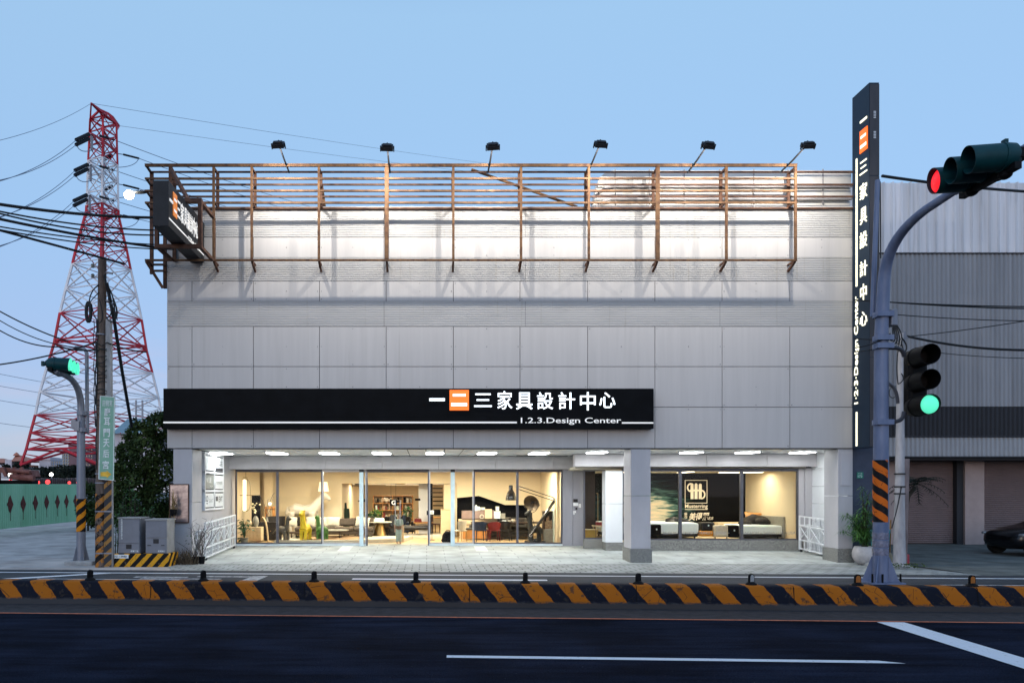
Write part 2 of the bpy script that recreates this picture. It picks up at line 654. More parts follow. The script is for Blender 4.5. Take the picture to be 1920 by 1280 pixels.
mk('ceramic', (.26, .25, .21), .35, 0, .12, 5)
mk('flower', (.75, .66, .42), .8, 0, .2, 9)
mk('mint', (.56, .66, .60), .5, 0, .05, 3)
mk('bowl_bronze', (.11, .085, .06), .45, .5, .2, 3)
mk('cool_white', (.62, .70, .72), .5, 0, .05, 4)
mk('mauve', (.22, .155, .135), .6, 0, .1, 4)
mk('beige', (.58, .45, .28), .6, 0, .06, 4)
mk('mattress', (.68, .76, .77), .8, 0, .04, 25, bump=.2)
mk('orange_box', (.60, .24, .02), .5, 0, .1, 4)
mk('tub_yellow', (.62, .42, .10), .5, 0, .1, 4)
mk('book_mix', (.18, .07, .05), .6, 0, .5, 14, col2=(.50, .40, .25), island=.8)
mk('skin', (.42, .26, .19), .6)
mk('shirt', (.28, .34, .30), .8, 0, .12, 8)
mk('shirt_low', (.14, .085, .06), .8, 0, .12, 8)
mk('trousers', (.33, .40, .36), .8, 0, .1, 8)
mk('hair', (.02, .015, .012), .6)
def runs(m, thr, amount, col):
    """rust and dirt runs of their own shape down a sheet"""
    n, l = m.node_tree.nodes, m.node_tree.links
    p = n['Principled BSDF']
    src = p.inputs['Base Color'].links[0].from_socket
    t = n.new('ShaderNodeTexCoord')
    a = n.new('ShaderNodeMapping')
    a.inputs['Scale'].default_value = (5.5, 1, .22)
    l.new(t.outputs['Object'], a.inputs[0])
    q = n.new('ShaderNodeTexNoise')
    q.inputs['Scale'].default_value = 1.2
    q.inputs['Detail'].default_value = 7
    l.new(a.outputs[0], q.inputs[0])
    r = n.new('ShaderNodeMapRange')
    r.inputs[1].default_value, r.inputs[2].default_value = thr, thr + .14
    r.inputs[4].default_value = amount
    l.new(q.outputs[0], r.inputs[0])
    x = n.new('ShaderNodeMixRGB')
    l.new(r.outputs[0], x.inputs[0])
    l.new(src, x.inputs[1])
    x.inputs[2].default_value = (*col, 1)
    l.new(x.outputs[0], p.inputs['Base Color'])


runs(M_['cladding'], .62, .28, (.26, .235, .20))
runs(M_['corrugated'], .60, .40, (.27, .215, .14))
runs(M_['nb_white'], .58, .4, (.38, .36, .34))
runs(M_['hoarding'], .60, .5, (.22, .26, .17))
_m = M_['asphalt']
_n, _l = _m.node_tree.nodes, _m.node_tree.links
_p = _n['Principled BSDF']
_src = _p.inputs['Base Color'].links[0].from_socket
_t = _n.new('ShaderNodeTexCoord')
_g = _n.new('ShaderNodeTexNoise')
_g.inputs['Scale'].default_value = 38
_g.inputs['Detail'].default_value = 3
_g.inputs['Roughness'].default_value = .8
_l.new(_t.outputs['Object'], _g.inputs[0])
_r = _n.new('ShaderNodeMapRange')
_r.inputs[1].default_value, _r.inputs[2].default_value = .35, .7
_r.inputs[3].default_value, _r.inputs[4].default_value = .55, 1.75
_l.new(_g.outputs[0], _r.inputs[0])
_v = _n.new('ShaderNodeTexVoronoi')
_v.inputs['Scale'].default_value = 6.5
_l.new(_t.outputs['Object'], _v.inputs['Vector'])
_lt = _n.new('ShaderNodeMath')
_lt.operation = 'LESS_THAN'
_lt.inputs[1].default_value = .045
_l.new(_v.outputs['Distance'], _lt.inputs[0])
_pn = _n.new('ShaderNodeTexNoise')
_pn.inputs['Scale'].default_value = .55
_pn.inputs['Detail'].default_value = 4
_l.new(_t.outputs['Object'], _pn.inputs[0])
_pr = _n.new('ShaderNodeMapRange')
_pr.inputs[1].default_value, _pr.inputs[2].default_value = .4, .62
_pr.inputs[3].default_value, _pr.inputs[4].default_value = .75, 1.35
_l.new(_pn.outputs[0], _pr.inputs[0])
_mm = _n.new('ShaderNodeMath')
_mm.operation = 'MULTIPLY'
_l.new(_r.outputs[0], _mm.inputs[0])
_l.new(_pr.outputs[0], _mm.inputs[1])
_x = _n.new('ShaderNodeMixRGB')
_x.blend_type = 'MULTIPLY'
_x.inputs[0].default_value = 1
_l.new(_src, _x.inputs[1])
_l.new(_mm.outputs[0], _x.inputs[2])
_y = _n.new('ShaderNodeMixRGB')
_l.new(_lt.outputs[0], _y.inputs[0])
_l.new(_x.outputs[0], _y.inputs[1])
_y.inputs[2].default_value = (.06, .06, .065, 1)
_l.new(_y.outputs[0], _p.inputs['Base Color'])
M_['barrier'] = stripes('barrier_stripes', (.006, .007, .014), (.36, .105, .007), .695, (1, 0, .8), .49, .75, (.035, .028, .024), .75, 7.0, wthr=.57,
                        dirt=(.11, (.045, .04, .04)))
M_['pole_r'] = stripes('pole_stripes_right', (.008, .008, .010), (.62, .13, .012), .30, (.62, 0, 1.0), .5, .55, (.10, .06, .04), .3, angle_axis=.15)
M_['pole_l'] = stripes('pole_stripes_left', (.008, .008, .010), (.62, .22, .012), .34, (-.8, 0, 1.0), .5, .55, (.10, .06, .04), .2, angle_axis=.13)
M_['pole_w'] = stripes('pole_stripes_worn', (.014, .012, .012), (.42, .16, .03), .36, (-.9, 0, 1.0), .5, .75, (.13, .10, .085), .95, 5.0, angle_axis=.15, wthr=.50)
M_['plinth'] = stripes('plinth_stripes', (.010, .010, .010), (.66, .31, .02), .33, (-1, -.9, .9), .5, .7, (.2, .16, .12), .5, 6.0)
M_['glass'] = glass('window_glass', (.97, .98, .97))
M_['soft_light'] = glow('soffit_light', (.93, .98, 1.0), 34)
M_['sign_light'] = glow('sign_light', (.88, .95, 1.0), 1.9)
M_['sign_dim'] = glow('sign_dim', (.95, .93, .90), .42)
M_['sign_warm'] = glow('sign_warm', (1.0, .96, .72), 1.45)
M_['sign_orange'] = glow('sign_orange', (1.0, .17, .015), 1.1)
M_['sign_orange_dim'] = glow('sign_orange_dim', (.72, .22, .04), .5)
M_['sig_red'] = glow('signal_red_light', (1.0, .012, .02), 1.0)
M_['sig_green'] = glow('signal_green_light', (.10, .78, .48), .95)
M_['warm_panel'] = glow('warm_panel', (1.0, .86, .62), 9)
M_['warm_line'] = glow('warm_line', (1.0, .84, .58), 1.6)
M_['warm_tube'] = glow('warm_tube', (1.0, .88, .66), 3.2)
M_['street_glow'] = glow('street_lamp_light', (1.0, .93, .80), 110)
M_['lamp_face'] = glow('flood_lamp_face', (1.0, .95, .82), 6)
M_['red_dot'] = glow('red_lamp_light', (1.0, .05, .05), 2.5)
M_['white_dot'] = glow('white_lamp_light', (1.0, .96, .88), 12)
# ================================================================== the ground
STREET = R(-3.2)                       # the street runs slightly askew to the shop front
SU = Vector((math.cos(STREET), math.sin(STREET), 0))
SV = Vector((-math.sin(STREET), math.cos(STREET), 0))


def S(u, v, z=0):
    return SU * u + SV * v + Vector((0, 0, z))


def sheet(name, pts, m, kind='structure'):
    b = MB()
    b.add(pts, [tuple(range(len(pts)))])
    return tag(b.build(name, m), kind=kind)


def strip(mb, u0, u1, v0, v1, z=.008):
    mb.add([S(u0, v0, z), S(u1, v0, z), S(u1, v1, z), S(u0, v1, z)], [(0, 1, 2, 3)])


sheet('ground', [(-1500, -300, -.02), (1500, -300, -.02), (1500, 2500, -.02), (-1500, 2500, -.02)], M_['earth'])
sheet('near_road', [S(-60, -20), S(60, -20), S(60, 12.72), S(-60, 12.72)], M_['asphalt'])
sheet('gutter', [S(-60, 12.66, .004), S(60, 12.66, .004), S(60, 13.9, .004), S(-60, 13.9, .004)], M_['gutter'])
sheet('far_road', [S(-60, 14.0), S(60, 14.0), S(60, 19.8), S(-60, 19.8)], M_['asphalt_far'])
sheet('dirt_lot', [S(-90, 19.75, -.004), S(-8.1, 19.75, -.004), (-7.9, 60, -.004), (-90, 60, 1.0)], M_['dirt'])


def paver_mat(name, c1, c2, mortar, sx, sy, scale=1.0, off=.5):
    m = mat(name, c1, .75, 0, .15, 2.5, bump=.25, bscale=50)
    n, l = m.node_tree.nodes, m.node_tree.links
    p = n['Principled BSDF']
    br = n.new('ShaderNodeTexBrick')
    br.inputs['Scale'].default_value = scale
    br.inputs['Brick Width'].default_value = sx
    br.inputs['Row Height'].default_value = sy
    br.inputs['Mortar Size'].default_value = .02
    br.inputs['Mortar Smooth'].default_value = .3
    br.offset = off
    br.inputs['Color1'].default_value = (*c1, 1)
    br.inputs['Color2'].default_value = (*c2, 1)
    br.inputs['Mortar'].default_value = (*mortar, 1)
    t = n.new('ShaderNodeTexCoord')
    l.new(t.outputs['Object'], br.inputs['Vector'])
    mxx = n.new('ShaderNodeMixRGB')
    mxx.blend_type = 'MULTIPLY'
    mxx.inputs[0].default_value = 1
    noi = n.new('ShaderNodeTexNoise')
    noi.inputs['Scale'].default_value = 1.3
    noi.inputs['Detail'].default_value = 8
    l.new(t.outputs['Object'], noi.inputs[0])
    r2 = n.new('ShaderNodeValToRGB')
    r2.color_ramp.elements[0].position, r2.color_ramp.elements[0].color = .3, (.62, .62, .6, 1)
    r2.color_ramp.elements[1].position, r2.color_ramp.elements[1].color = .65, (1, 1, 1, 1)
    l.new(noi.outputs[0], r2.inputs[0])
    l.new(br.outputs[0], mxx.inputs[1])
    l.new(r2.outputs[0], mxx.inputs[2])
    l.new(mxx.outputs[0], p.inputs['Base Color'])
    return m


M_['paver'] = paver_mat('paver', (.37, .38, .365), (.31, .32, .305), (.07, .075, .07), .42, .30)
M_['forecourt_stone'] = paver_mat('forecourt_stone', (.45, .475, .45), (.42, .44, .42), (.27, .28, .27), 1.2, .45)
M_['concrete_apron'] = mat('concrete_apron', (.07, .075, .065), .85, 0, .3, 1.2, bump=.3, col2=(.15, .155, .14), detail=9)

SLOPE = .19 / 4.8


def gz(Y):
    return max(0, (Y - 22.3)) * SLOPE


sheet('pavement', [S(-8.3, 19.8, .006), S(13.6, 19.8, .006), (13.9, 22.0, .006), (-8.0, 22.0, .006)], M_['paver'])
sheet('forecourt', [(-8.0, 22.0, .0062), (13.9, 22.0, .0062), (13.9, 27.6, gz(27.6) + .006), (-8.0, 27.6, gz(27.6) + .006)], M_['forecourt_stone'])
sheet('concrete_apron', [S(13.6, 19.8, .003), S(60, 19.8, .003), (60, 34, .003), (13.9, 34, .003)], M_['concrete_apron'])
b = MB()
for x in (-3.15, 1.75):
    b.add([(x, 22.6, gz(22.6) + .011), (x + .42, 22.6, gz(22.6) + .011), (x + .42, 26.9, gz(26.9) + .011), (x, 26.9, gz(26.9) + .011)], [(0, 1, 2, 3)])
b.add([(2.2, 22.55, gz(22.55) + .011), (4.1, 22.55, gz(22.55) + .011), (4.1, 22.85, gz(22.85) + .011), (2.2, 22.85, gz(22.85) + .011)], [(0, 1, 2, 3)])
for y0, y1 in ((22.62, 22.74), (23.5, 23.6), (25.0, 25.1)):
    b.add([(-6.6, y0, gz(y0) + .009), (12.6, y0, gz(y0) + .009), (12.6, y1, gz(y1) + .009), (-6.6, y1, gz(y1) + .009)], [(0, 1, 2, 3)])
tag(b.build('paving_strip', mat('paving_strip', (.56, .59, .56), .7, 0, .1, 5)), kind='structure')

# painted markings
b = MB()
strip(b, -60, 60, 12.60, 12.665, .009)
tag(b.build('orange_edge_line', M_['orange_paint']), kind='structure')
b = MB()
strip(b, -.27, 5.35, 9.56, 9.70, .006)
b.add([S(5.35, 9.56, .006), S(5.62, 9.56, .006), S(5.35, 9.70, .006)], [(0, 1, 2)])
strip(b, -14, -7.5, 9.56, 9.70, .006)
tag(b.build('lane_dash', M_['road_paint']), kind='structure')
b = MB()
strip(b, 6.92, 7.37, 5.0, 12.58, .006)
tag(b.build('stop_line', M_['road_paint']), kind='structure')
b = MB()
strip(b, -60, 60, 19.02, 19.16, .004)
strip(b, -2.9, 2.0, 18.0, 18.22, .004)
strip(b, -2.6, 2.1, 17.2, 17.38, .004)
strip(b, -10.9, -7.2, 17.55, 17.72, .004)
b.add([S(-11.9, 17.6, .004), S(-11.5, 17.5, .004), S(-9.6, 19.0, .004), S(-10.0, 19.0, .004)], [(0, 1, 2, 3)])
strip(b, 7.2, 13, 16.4, 16.55, .004)
tag(b.build('far_lane_lines', M_['road_paint']), kind='structure')
b = MB()
for u0, u1, v0, v1 in ((-8.6, -7.2, 18.1, 18.3), (-8.3, -6.2, 17.8, 17.95), (-7.0, -5.4, 18.3, 18.5), (11.2, 13.4, 17.6, 17.75), (11.6, 12.6, 17.25, 17.45), (12.9, 14.2, 17.3, 17.4), (-5.6, -5.2, 17.2, 18.6)):
    strip(b, u0, u1, v0, v1, .005)
tag(b.build('worn_road_letters', M_['road_paint_worn']), kind='structure')

# ================================================================== the shop building
FY = 22.3                              # plane of the front
GY = 27.1                              # plane of the recessed shop window
RY = 25.5                              # plane of the bay with the bed display
L0, R0 = XX(313, FY), XX(1600, FY)
Zs = 3.555                             # soffit
shop = thing('furniture_shop', 'grey panelled furniture shop with a bright recessed glass ground floor', 'building', (0, FY, 0))
JX = [313, 360, 475, 599, 724, 850, 975, 1102, 1228, 1354, 1481, 1600]


def fx(x):
    return XX(x, FY)


def fz(y):
    return ZZ(y, FY)


b = MB()
b.box((L0 + .01, FY + .03, Zs + .004), (R0 - .01, FY + .3, fz(391) - .01))
b.build('backing_wall', M_['joint'], shop, world=True)


def panels(rows, name):
    b = MB()
    for y0, y1 in rows:
        for a, c in zip(JX[:-1], JX[1:]):
            jit = random.uniform(-.002, .002)
            b.mi = 0
            b.box((fx(a) + .009, FY + jit, fz(y1) + .009), (fx(c) - .009, FY + .028, fz(y0) - .009))
            b.mi = 1                               # screws along the panel edges
            n = 3 if c - a > 60 else 2
            for zz in (fz(y0) - .07, (fz(y0) + fz(y1)) / 2, fz(y1) + .07):
                for k in range(n):
                    if random.random() < .55:
                        continue
                    xx = fx(a) + .06 + (fx(c) - fx(a) - .12) * k / (n - 1)
                    s = random.uniform(.006, .011)
                    b.box((xx - s, FY - .006, zz - s), (xx + s, FY + .005, zz + s))
    return b.build(name, [M_['cladding'], M_['dark_metal']], shop, world=True)


panels([(612, 687), (687, 763), (763, 840)], 'cladding_panel')
panels([(527, 565)], 'cladding_panel')
panels([(445, 483)], 'cladding_panel')


def corrugated(y0, y1, name='corrugated_band'):
    z0, z1 = fz(y1), fz(y0)
    n = max(4, round((z1 - z0) / .055))
    b = MB()
    pz = (z1 - z0) / n
    prof = []
    for i in range(n):
        z = z0 + i * pz
        prof += [(0.014, z + .06 * pz), (.014, z + .20 * pz), (0, z + .40 * pz), (0, z + .88 * pz)]
    prof.append((.014, z1))
    xs = [L0, fx(720), fx(985), fx(1350), R0]
    for a, c in zip(xs[:-1], xs[1:]):
        vs, fs = [], []
        for d, z in prof:
            vs += [(a + .004, FY + d, z), (c - .004, FY + d, z)]
        for i in range(len(prof) - 1):
            fs.append((2 * i, 2 * i + 1, 2 * i + 3, 2 * i + 2))
        b.add(vs, fs)
    return b.build(name, M_['corrugated'], shop, world=True)


corrugated(391, 445)
corrugated(483, 527)
corrugated(565, 612)
b = MB()
b.box((L0 - .02, FY - .03, fz(391) - .006), (R0 + .02, FY + .35, fz(391) + .05))
b.build('coping', M_['silver'], shop, world=True)
b = MB()
b.box((L0 + .012, FY + .32, Zs + .05), (L0 + .25, 46, fz(391) - .05))
b.box((R0 - .25, FY + .32, Zs + .05), (R0 - .012, 46, fz(391) - .05))
b.box((L0 + .25, 45.8, 0), (R0 - .25, 46, fz(391) - .05))
b.build('outer_wall', M_['cladding'], shop, world=True)
b = MB()
b.box((L0 + .26, FY + .36, fz(391) - .5), (R0 - .26, 45.8, fz(391) - .3))
b.build('roof', M_['concrete'], shop, world=True)
# front edge trim of the soffit
b = MB()
b.box((L0, FY - .004, Zs - .02), (R0, FY + .30, Zs))
b.build('soffit_trim', M_['dark_metal'], shop, world=True)

# soffit of tiles
b = MB()
x = -7.2
while x < 13.5:
    ymax = GY if x < 5.3 else RY
    y = FY + .32
    while y < ymax - .05:
        y2 = min(y + 1.2, ymax)
        b.box((x + .014, y + .012, Zs - .015 + random.uniform(-.002, .002)), (x + .584, y2 - .012, Zs))
        y = y2
    x += .598
b.build('soffit_tile', M_['soffit'], shop, world=True)
b = MB()
b.box((L0 + .02, FY + .31, Zs + .004), (14.0, GY + .4, Zs + .03))
b.build('soffit_backing', M_['joint'], shop, world=True)
# open hatches in the soffit near the step of the ceiling
b = MB()
b.box((3.3, 26.3, Zs - .028), (4.0, 26.6, Zs - .017))
b.box((4.5, 26.5, Zs - .028), (5.2, 26.8, Zs - .017))
build_each(b, 'soffit_vent', M_['black_matt'], shop, world=True)
for i, px in enumerate((417, 521.6, 618.8, 716, 815, 912, 1009, 1110, 1182, 1282, 1384, 1484)):
    X = (px - 800) * 24.7 / F
    f = thing('ceiling_light', ['first', 'second', 'third', 'fourth', 'fifth', 'sixth', 'seventh', 'eighth', 'ninth', 'tenth', 'eleventh', 'last'][i] +
              ' white light panel from the left in the soffit over the forecourt', 'ceiling light', (X, 24.55 if i < 7 else 24.0, Zs - .016), 0, 'light panels in the shop soffit')
    q = MB()
    hy = .42 if i < 7 else .30
    q.box((-.33, -hy - .04, -.022), (.33, hy + .04, -.002))
    q.build('light_frame', M_['white_paint'], f)
    q = MB()
    q.box((-.29, -hy, -.035), (.29, hy, -.0225))
    q.build('diffuser', M_['soft_light'], f)

# fascia above the glass
b = MB()
xs = [XX(x, GY) for x in (425, 510, 614, 718, 822, 927, 1033, 1083)]
for a, c in zip(xs[:-1], xs[1:]):
    b.box((a + .006, GY - .45, ZZ(880, GY) + .005), (c - .006, GY - .03, Zs - .03))
b.build('fascia', M_['pillar_panel'], shop, world=True)
b = MB()
xs = [5.16, 7.15, XX(1316, RY), XX(1428, RY), XX(1521, RY)]
for a, c in zip(xs[:-1], xs[1:]):
    b.box((a + .006, RY - .42, ZZ(875, RY)), (c - .006, RY - .03, Zs - .03))
b.build('fascia', M_['pillar_panel'], shop, world=True)
b = MB()
b.box((-7.5, GY - .03, ZZ(880, GY) + .01), (5.2, GY + .3, Zs))
b.box((5.2, RY - .03, ZZ(875, RY) + .01), (14, RY + .2, Zs))
b.build('lintel', M_['dark_metal'], shop, world=True)


# pillars
def pillar(x0, x1, y0, y1, z0, z1, base_h=.45, joint=True, name='pillar'):
    b = MB()
    zb = z0 + base_h
    cut = zb + (z1 - zb) * .53
    b.box((x0, y0, zb), (x1, y1, cut - .006))
    b.box((x0, y0, cut + .006), (x1, y1, z1))
    p = b.build(name, M_['pillar_panel'], shop, world=True, bevel=.006)
    if base_h:
        b = MB()
        b.box((x0 - .035, y0 - .035, z0 - .1), (x1 + .035, y1 + .035, zb - .003))
        b.build('stone_base', M_['terrazzo'], p, world=True, bevel=.01)
    return p


pillar(6.33, 6.94, FY + .01, FY + .82, 0, Zs - .022)
pillar(-7.85, -7.27, FY + .01, FY + .95, 0, Zs - .022, .0)
pillar(12.75, 13.2, FY + .01, FY + .8, 0, Zs - .022)
b = MB()
b.box((12.83, FY - .012, 2.4), (13.12, FY + .006, 3.42))
b.build('service_hatch', M_['pillar_panel'], shop, world=True, bevel=.004)
# cheek walls of the recess
b = MB()
b.box((-7.9, FY + .96, 0), (-7.3, GY + .3, Zs - .02))
b.build('side_wall', M_['pillar_panel'], shop, world=True)
b = MB()
for k in range(6):
    z = k * .6
    b.box((13.6, FY + .3, z + .004), (13.9, RY - .02, min(z + .592, Zs - .02)))
b.build('side_wall', M_['white_wall'], shop, world=True)
b = MB()
b.box((13.2, FY + .15, 0), (14.05, FY + .29, Zs + .3))
b.build('side_wall', M_['blue_wall'], shop, world=True)

# ------------------------------------------------------------------ shop windows
GB, GT = ZZ(1019, GY), ZZ(880, GY)


def window(x0, x1, Y, z0, z1, fw=.045, top=.09, m='alu', inner=None):
    b = MB()
    b.box((x0, Y - .05, z0), (x0 + fw, Y + .05, z1 - top))
    b.box((x1 - fw, Y - .05, z0), (x1, Y + .05, z1 - top))
    b.box((x0, Y - .052, z1 - top), (x1, Y + .052, z1))
    b.box((x0 + fw, Y - .048, z0), (x1 - fw, Y + .048, z0 + .05))
    w = b.build('window', M_[m], shop, world=True)
    b = MB()
    b.box((x0 + fw, Y - .006, z0 + .05), (x1 - fw, Y + .006, z1 - top))
    b.build('pane', M_['glass'], w, world=True)
    if inner:
        b = MB()
        for x in inner:
            b.box((x - .012, Y - .02, z0 + .05), (x + .012, Y + .02, z1 - top))
        b.build('glass_joint', M_['frame_grey'], w, world=True)
    return w


gx = [XX(v, GY) for v in (442, 520.5, 604.5, 687, 804.5, 888, 970, 1054)]
for i, (a, c) in enumerate(zip(gx[:-1], gx[1:])):
    if i == 3:
        d = MB()                                    # the entrance: a pair of frameless glass leaves
        z0 = GB - .06
        d.box((a, GY - .055, GT - .1), (c, GY + .055, GT))
        for q in (a, c - .05):
            d.box((q, GY - .055, z0), (q + .05, GY + .055, GT - .1))
        dd = d.build('door', M_['frame_grey'], shop, world=True)
        mid = (a + c) / 2
        for s0, s1 in ((a + .05, mid - .006), (mid + .006, c - .05)):
            d = MB()
            d.box((s0, GY - .006, z0 + .02), (s1, GY + .006, GT - .1))
            d.build('door_leaf', M_['glass'], dd, world=True)
        d = MB()
        for q in (mid - .09, mid + .09):
            d.tube([(q, GY - .06, 1.0), (q, GY - .06, 1.9)], .014, 8)
        build_each(d, 'handle', M_['alu'], dd, world=True)
    else:
        window(a, c, GY, GB, GT, m='frame_grey' if i in (0, 1, 5, 6) else 'alu')
b = MB()
b.box((gx[0], GY - .09, gz(GY) - .03), (gx[3], GY + .09, GB))
b.box((gx[4], GY - .09, gz(GY) - .03), (gx[7], GY + .09, GB))
build_each(b, 'window_plinth', M_['cool_white'], shop, world=True)
for px in (677.8, 848.8):
    b = MB()
    X = XX(px, GY - .16)
    b.box((X - .075, GY - .24, gz(GY - .2)), (X + .075, GY - .10, GT - .1))
    q = b.build('post', M_['pale_blue'], shop, world=True, bevel=.006)
    b = MB()
    b.box((X - .08, GY - .245, GT - .1), (X + .08, GY - .095, GT))
    b.build('post_cap', M_['dark_metal'], q, world=True)
# grey service door between the two shop fronts
b = MB()
b.box((XX(1054, GY), GY - .12, gz(GY) - .02), (XX(1073, GY) - .008, GY + .05, GT))
b.box((XX(1073, GY) + .008, GY - .12, gz(GY) - .02), (XX(1094, GY), GY + .05, GT))
dr = b.build('service_door', M_['door_grey'], shop, world=True)
b = MB()
zx = lambda x: XX(x, GY - .13)
zy = lambda y: ZZ(y, GY - .13)
b.box((zx(1075), GY - .15, zy(941)), (zx(1083), GY - .121, zy(935)))
b.mi = 1
b.box((zx(1075), GY - .16, zy(948)), (zx(1084), GY - .121, zy(942)))
b.box((zx(1085), GY - .16, zy(951)), (zx(1089), GY - .121, zy(944)))
b.mi = 0
b.box((zx(1079), GY - .17, zy(955)), (zx(1082), GY - .121, zy(951)))
b.mi = 1
b.box((zx(1075), GY - .126, zy(964)), (zx(1077.5), GY - .121, zy(957)))
b.box((zx(1078), GY - .126, zy(961)), (zx(1080), GY - .121, zy(957)))
b.build('keypad', [M_['dark_metal'], M_['white_paint']], dr, world=True)

# right bay
WY = 26.1
wb, wt = ZZ(1010, WY), ZZ(881, WY)
window(XX(1094, WY), XX(1134, WY), WY, wb, wt + .08, .05, .12, 'frame_grey')
b = MB()
b.box((XX(1094, WY), WY - .1, 0), (XX(1134, WY), WY + .1, wb))
b.box((XX(1134, RY) + .01, RY - .12, 0), (XX(1172, RY), RY + .3, ZZ(1016, RY)))
b.box((XX(1172, RY), RY - .12, 0), (13.25, RY + .2, ZZ(1012, RY)))
build_each(b, 'stone_sill', M_['terrazzo'], shop, world=True, bevel=.008)
b = MB()
zc = ZZ(944, RY)
b.box((XX(1134, RY), RY - .1, ZZ(1016, RY) + .002), (XX(1166, RY), RY + .4, zc - .006))
b.box((XX(1134, RY), RY - .1, zc + .006), (XX(1166, RY), RY + .4, ZZ(882, RY)))
b.build('pillar', M_['white_wall'], shop, world=True, bevel=.006)
RB, RT = ZZ(1012, RY), ZZ(878, RY)
rx = [XX(v, RY) for v in (1166, 1275, 1390, 1496)]
for a, c in zip(rx[:-1], rx[1:]):
    window(a, c, RY, RB, RT, .05, .1, 'frame_grey')
b = MB()
b.box((rx[3] + .002, RY - .06, RB), (rx[3] + .2, RY + .1, RT))
b.box((rx[3] + .21, RY - .1, 0), (13.6, RY + .1, Zs - .5))
b.build('jamb', M_['pillar_panel'], shop, world=True)

# ------------------------------------------------------------------ shop interior shell
FL = .2
b = MB()
b.box((-7.88, GY + .09, -.1), (5.3, 44, FL))
b.build('interior_floor', M_['shop_floor'], shop, world=True)
b = MB()
b.box((5.95, 26.21, -.1), (6.9, 33, .45))
b.box((6.9, RY + .21, -.1), (13.55, 33, .45))
b.build('interior_floor', M_['beige'], shop, world=True)
CZ = 3.12
b = MB()
b.box((-7.9, GY + .32, CZ), (5.3, 32.3, CZ + .1))
b.box((-7.9, 32.3, 2.62), (5.3, 44, 2.72))
b.box((5.3, RY + .22, 3.0), (13.55, 33, 3.1))
b.build('interior_ceiling', M_['shop_ceiling'], shop, world=True)


def px_poly(b, pts, Y, t=.12):
    b.prism([(XX(x, Y), ZZ(y, Y)) for x, y in pts], (0, Y, 0), (1, 0, 0), (0, 0, 1), -t)


b = MB()
b.box((-8.0, GY + .1, FL), (-7.88, 44, CZ))
IY = 32.2
b.box((-7.88, IY, FL), (XX(641, IY), IY + .15, CZ))
b.box((XX(641, IY), IY, ZZ(906, IY)), (XX(857, IY), IY + .15, CZ))
px_poly(b, [(857, 906), (857, 880), (1060, 880), (1060, 1005), (990, 1005), (990, 946.2), (947, 946), (898, 929), (857, 933)], IY, .15)
px_poly(b, [(832, 906.2), (856.8, 906.2), (856.8, 1004), (832, 1004)], IY + .2, .12)
b.box((5.1, 28.2, FL), (5.3, IY, CZ))
b.box((-7.1, 43.8, FL), (5.3, 44, 2.62))
b.box((XX(641, IY) - .12, IY + .16, FL), (XX(641, IY), 43.8, 2.62))
b.build('interior_wall', M_['shop_wall'], shop, world=True)
b = MB()                                             # angled screen walls of the left window
b.add([(-7.86, 29.6, FL), (XX(487, 31.4), 31.4, FL), (XX(487, 31.4), 31.4, CZ), (-7.86, 29.6, CZ), (-7.86, 29.75, FL), (XX(487, 31.4) - .05, 31.5, FL), (XX(487, 31.4) - .05, 31.5, CZ), (-7.86, 29.75, CZ)],
      [(0, 1, 2, 3), (5, 4, 7, 6), (1, 5, 6, 2), (4, 0, 3, 7), (3, 2, 6, 7)])
b.box((XX(495, 31.6), 31.6, FL), (XX(511, 31.6), 31.75, CZ))
b.build('interior_wall', M_['shop_wall'], shop, world=True)
b = MB()                                             # dark stairwell behind the sloping wall
b.box((XX(857, 33) - .3, 32.8, FL), (XX(990, 33), 33, 2.6))
b.build('interior_wall', M_['black_matt'], shop, world=True)
b = MB()
b.box((5.3, 30.3, .45), (XX(1402, 30), 30.45, 3.0))
b.box((XX(1402, 30), 31.5, .45), (13.5, 31.65, 3.0))
b.box((13.4, RY + .2, .45), (13.55, 31.5, 3.0))
b.box((XX(1402, 30) - .12, 30.45, .45), (XX(1402, 30), 31.5, 3.0))
b.box((5.2, GY - .05, .45), (5.31, 30.3, 3.0))
b.build('interior_wall', M_['shop_wall'], shop, world=True)
b = MB()
b.box((XX(1094, 27.5), 27.6, .45), (XX(1117, 27.5), 27.75, 3.0))
b.build('interior_wall', M_['wood_dark'], shop, world=True)
b = MB()
b.box((XX(785, 33.5), 33.5, FL), (XX(803, 33.5), 34.0, 2.62))
q = b.build('interior_pillar', M_['white_wall'], shop, world=True)
b = MB()
b.box((XX(778, 33.4), 33.47, ZZ(938, 33.4)), (XX(788, 33.4), 33.49, ZZ(934, 33.4)))
b.build('name_plate', M_['black_matt'], q, world=True)
# raised display platform
b = MB()
b.prism([(-5.9, 27.9), (-3.6, 27.6), (-.9, 28.9), (-.6, 30.6), (-5.9, 30.9)], (0, 0, FL + .001), (1, 0, 0), (0, 1, 0), .14)
b.build('display_platform', M_['platform'], shop, world=True)
# staircase of dark treads
b = MB()
sx0, sx1 = XX(812, 33), XX(831, 33)
for k in range(6):
    b.box((sx0, 33 + k * .28, 1.35 + k * .2), (sx1, 33.3 + k * .28, 1.40 + k * .2))
b.box((sx0 - .12, 32.9, 1.2), (sx0 - .02, 33.05, 2.6))
b.box((XX(800, 33), 32.9, 1.15), (XX(836, 33), 33.0, 1.35))
b.box((XX(806, 33), 32.85, .2), (XX(809, 33), 32.95, 2.6))
b.build('staircase', M_['black_matt'], shop, world=True)
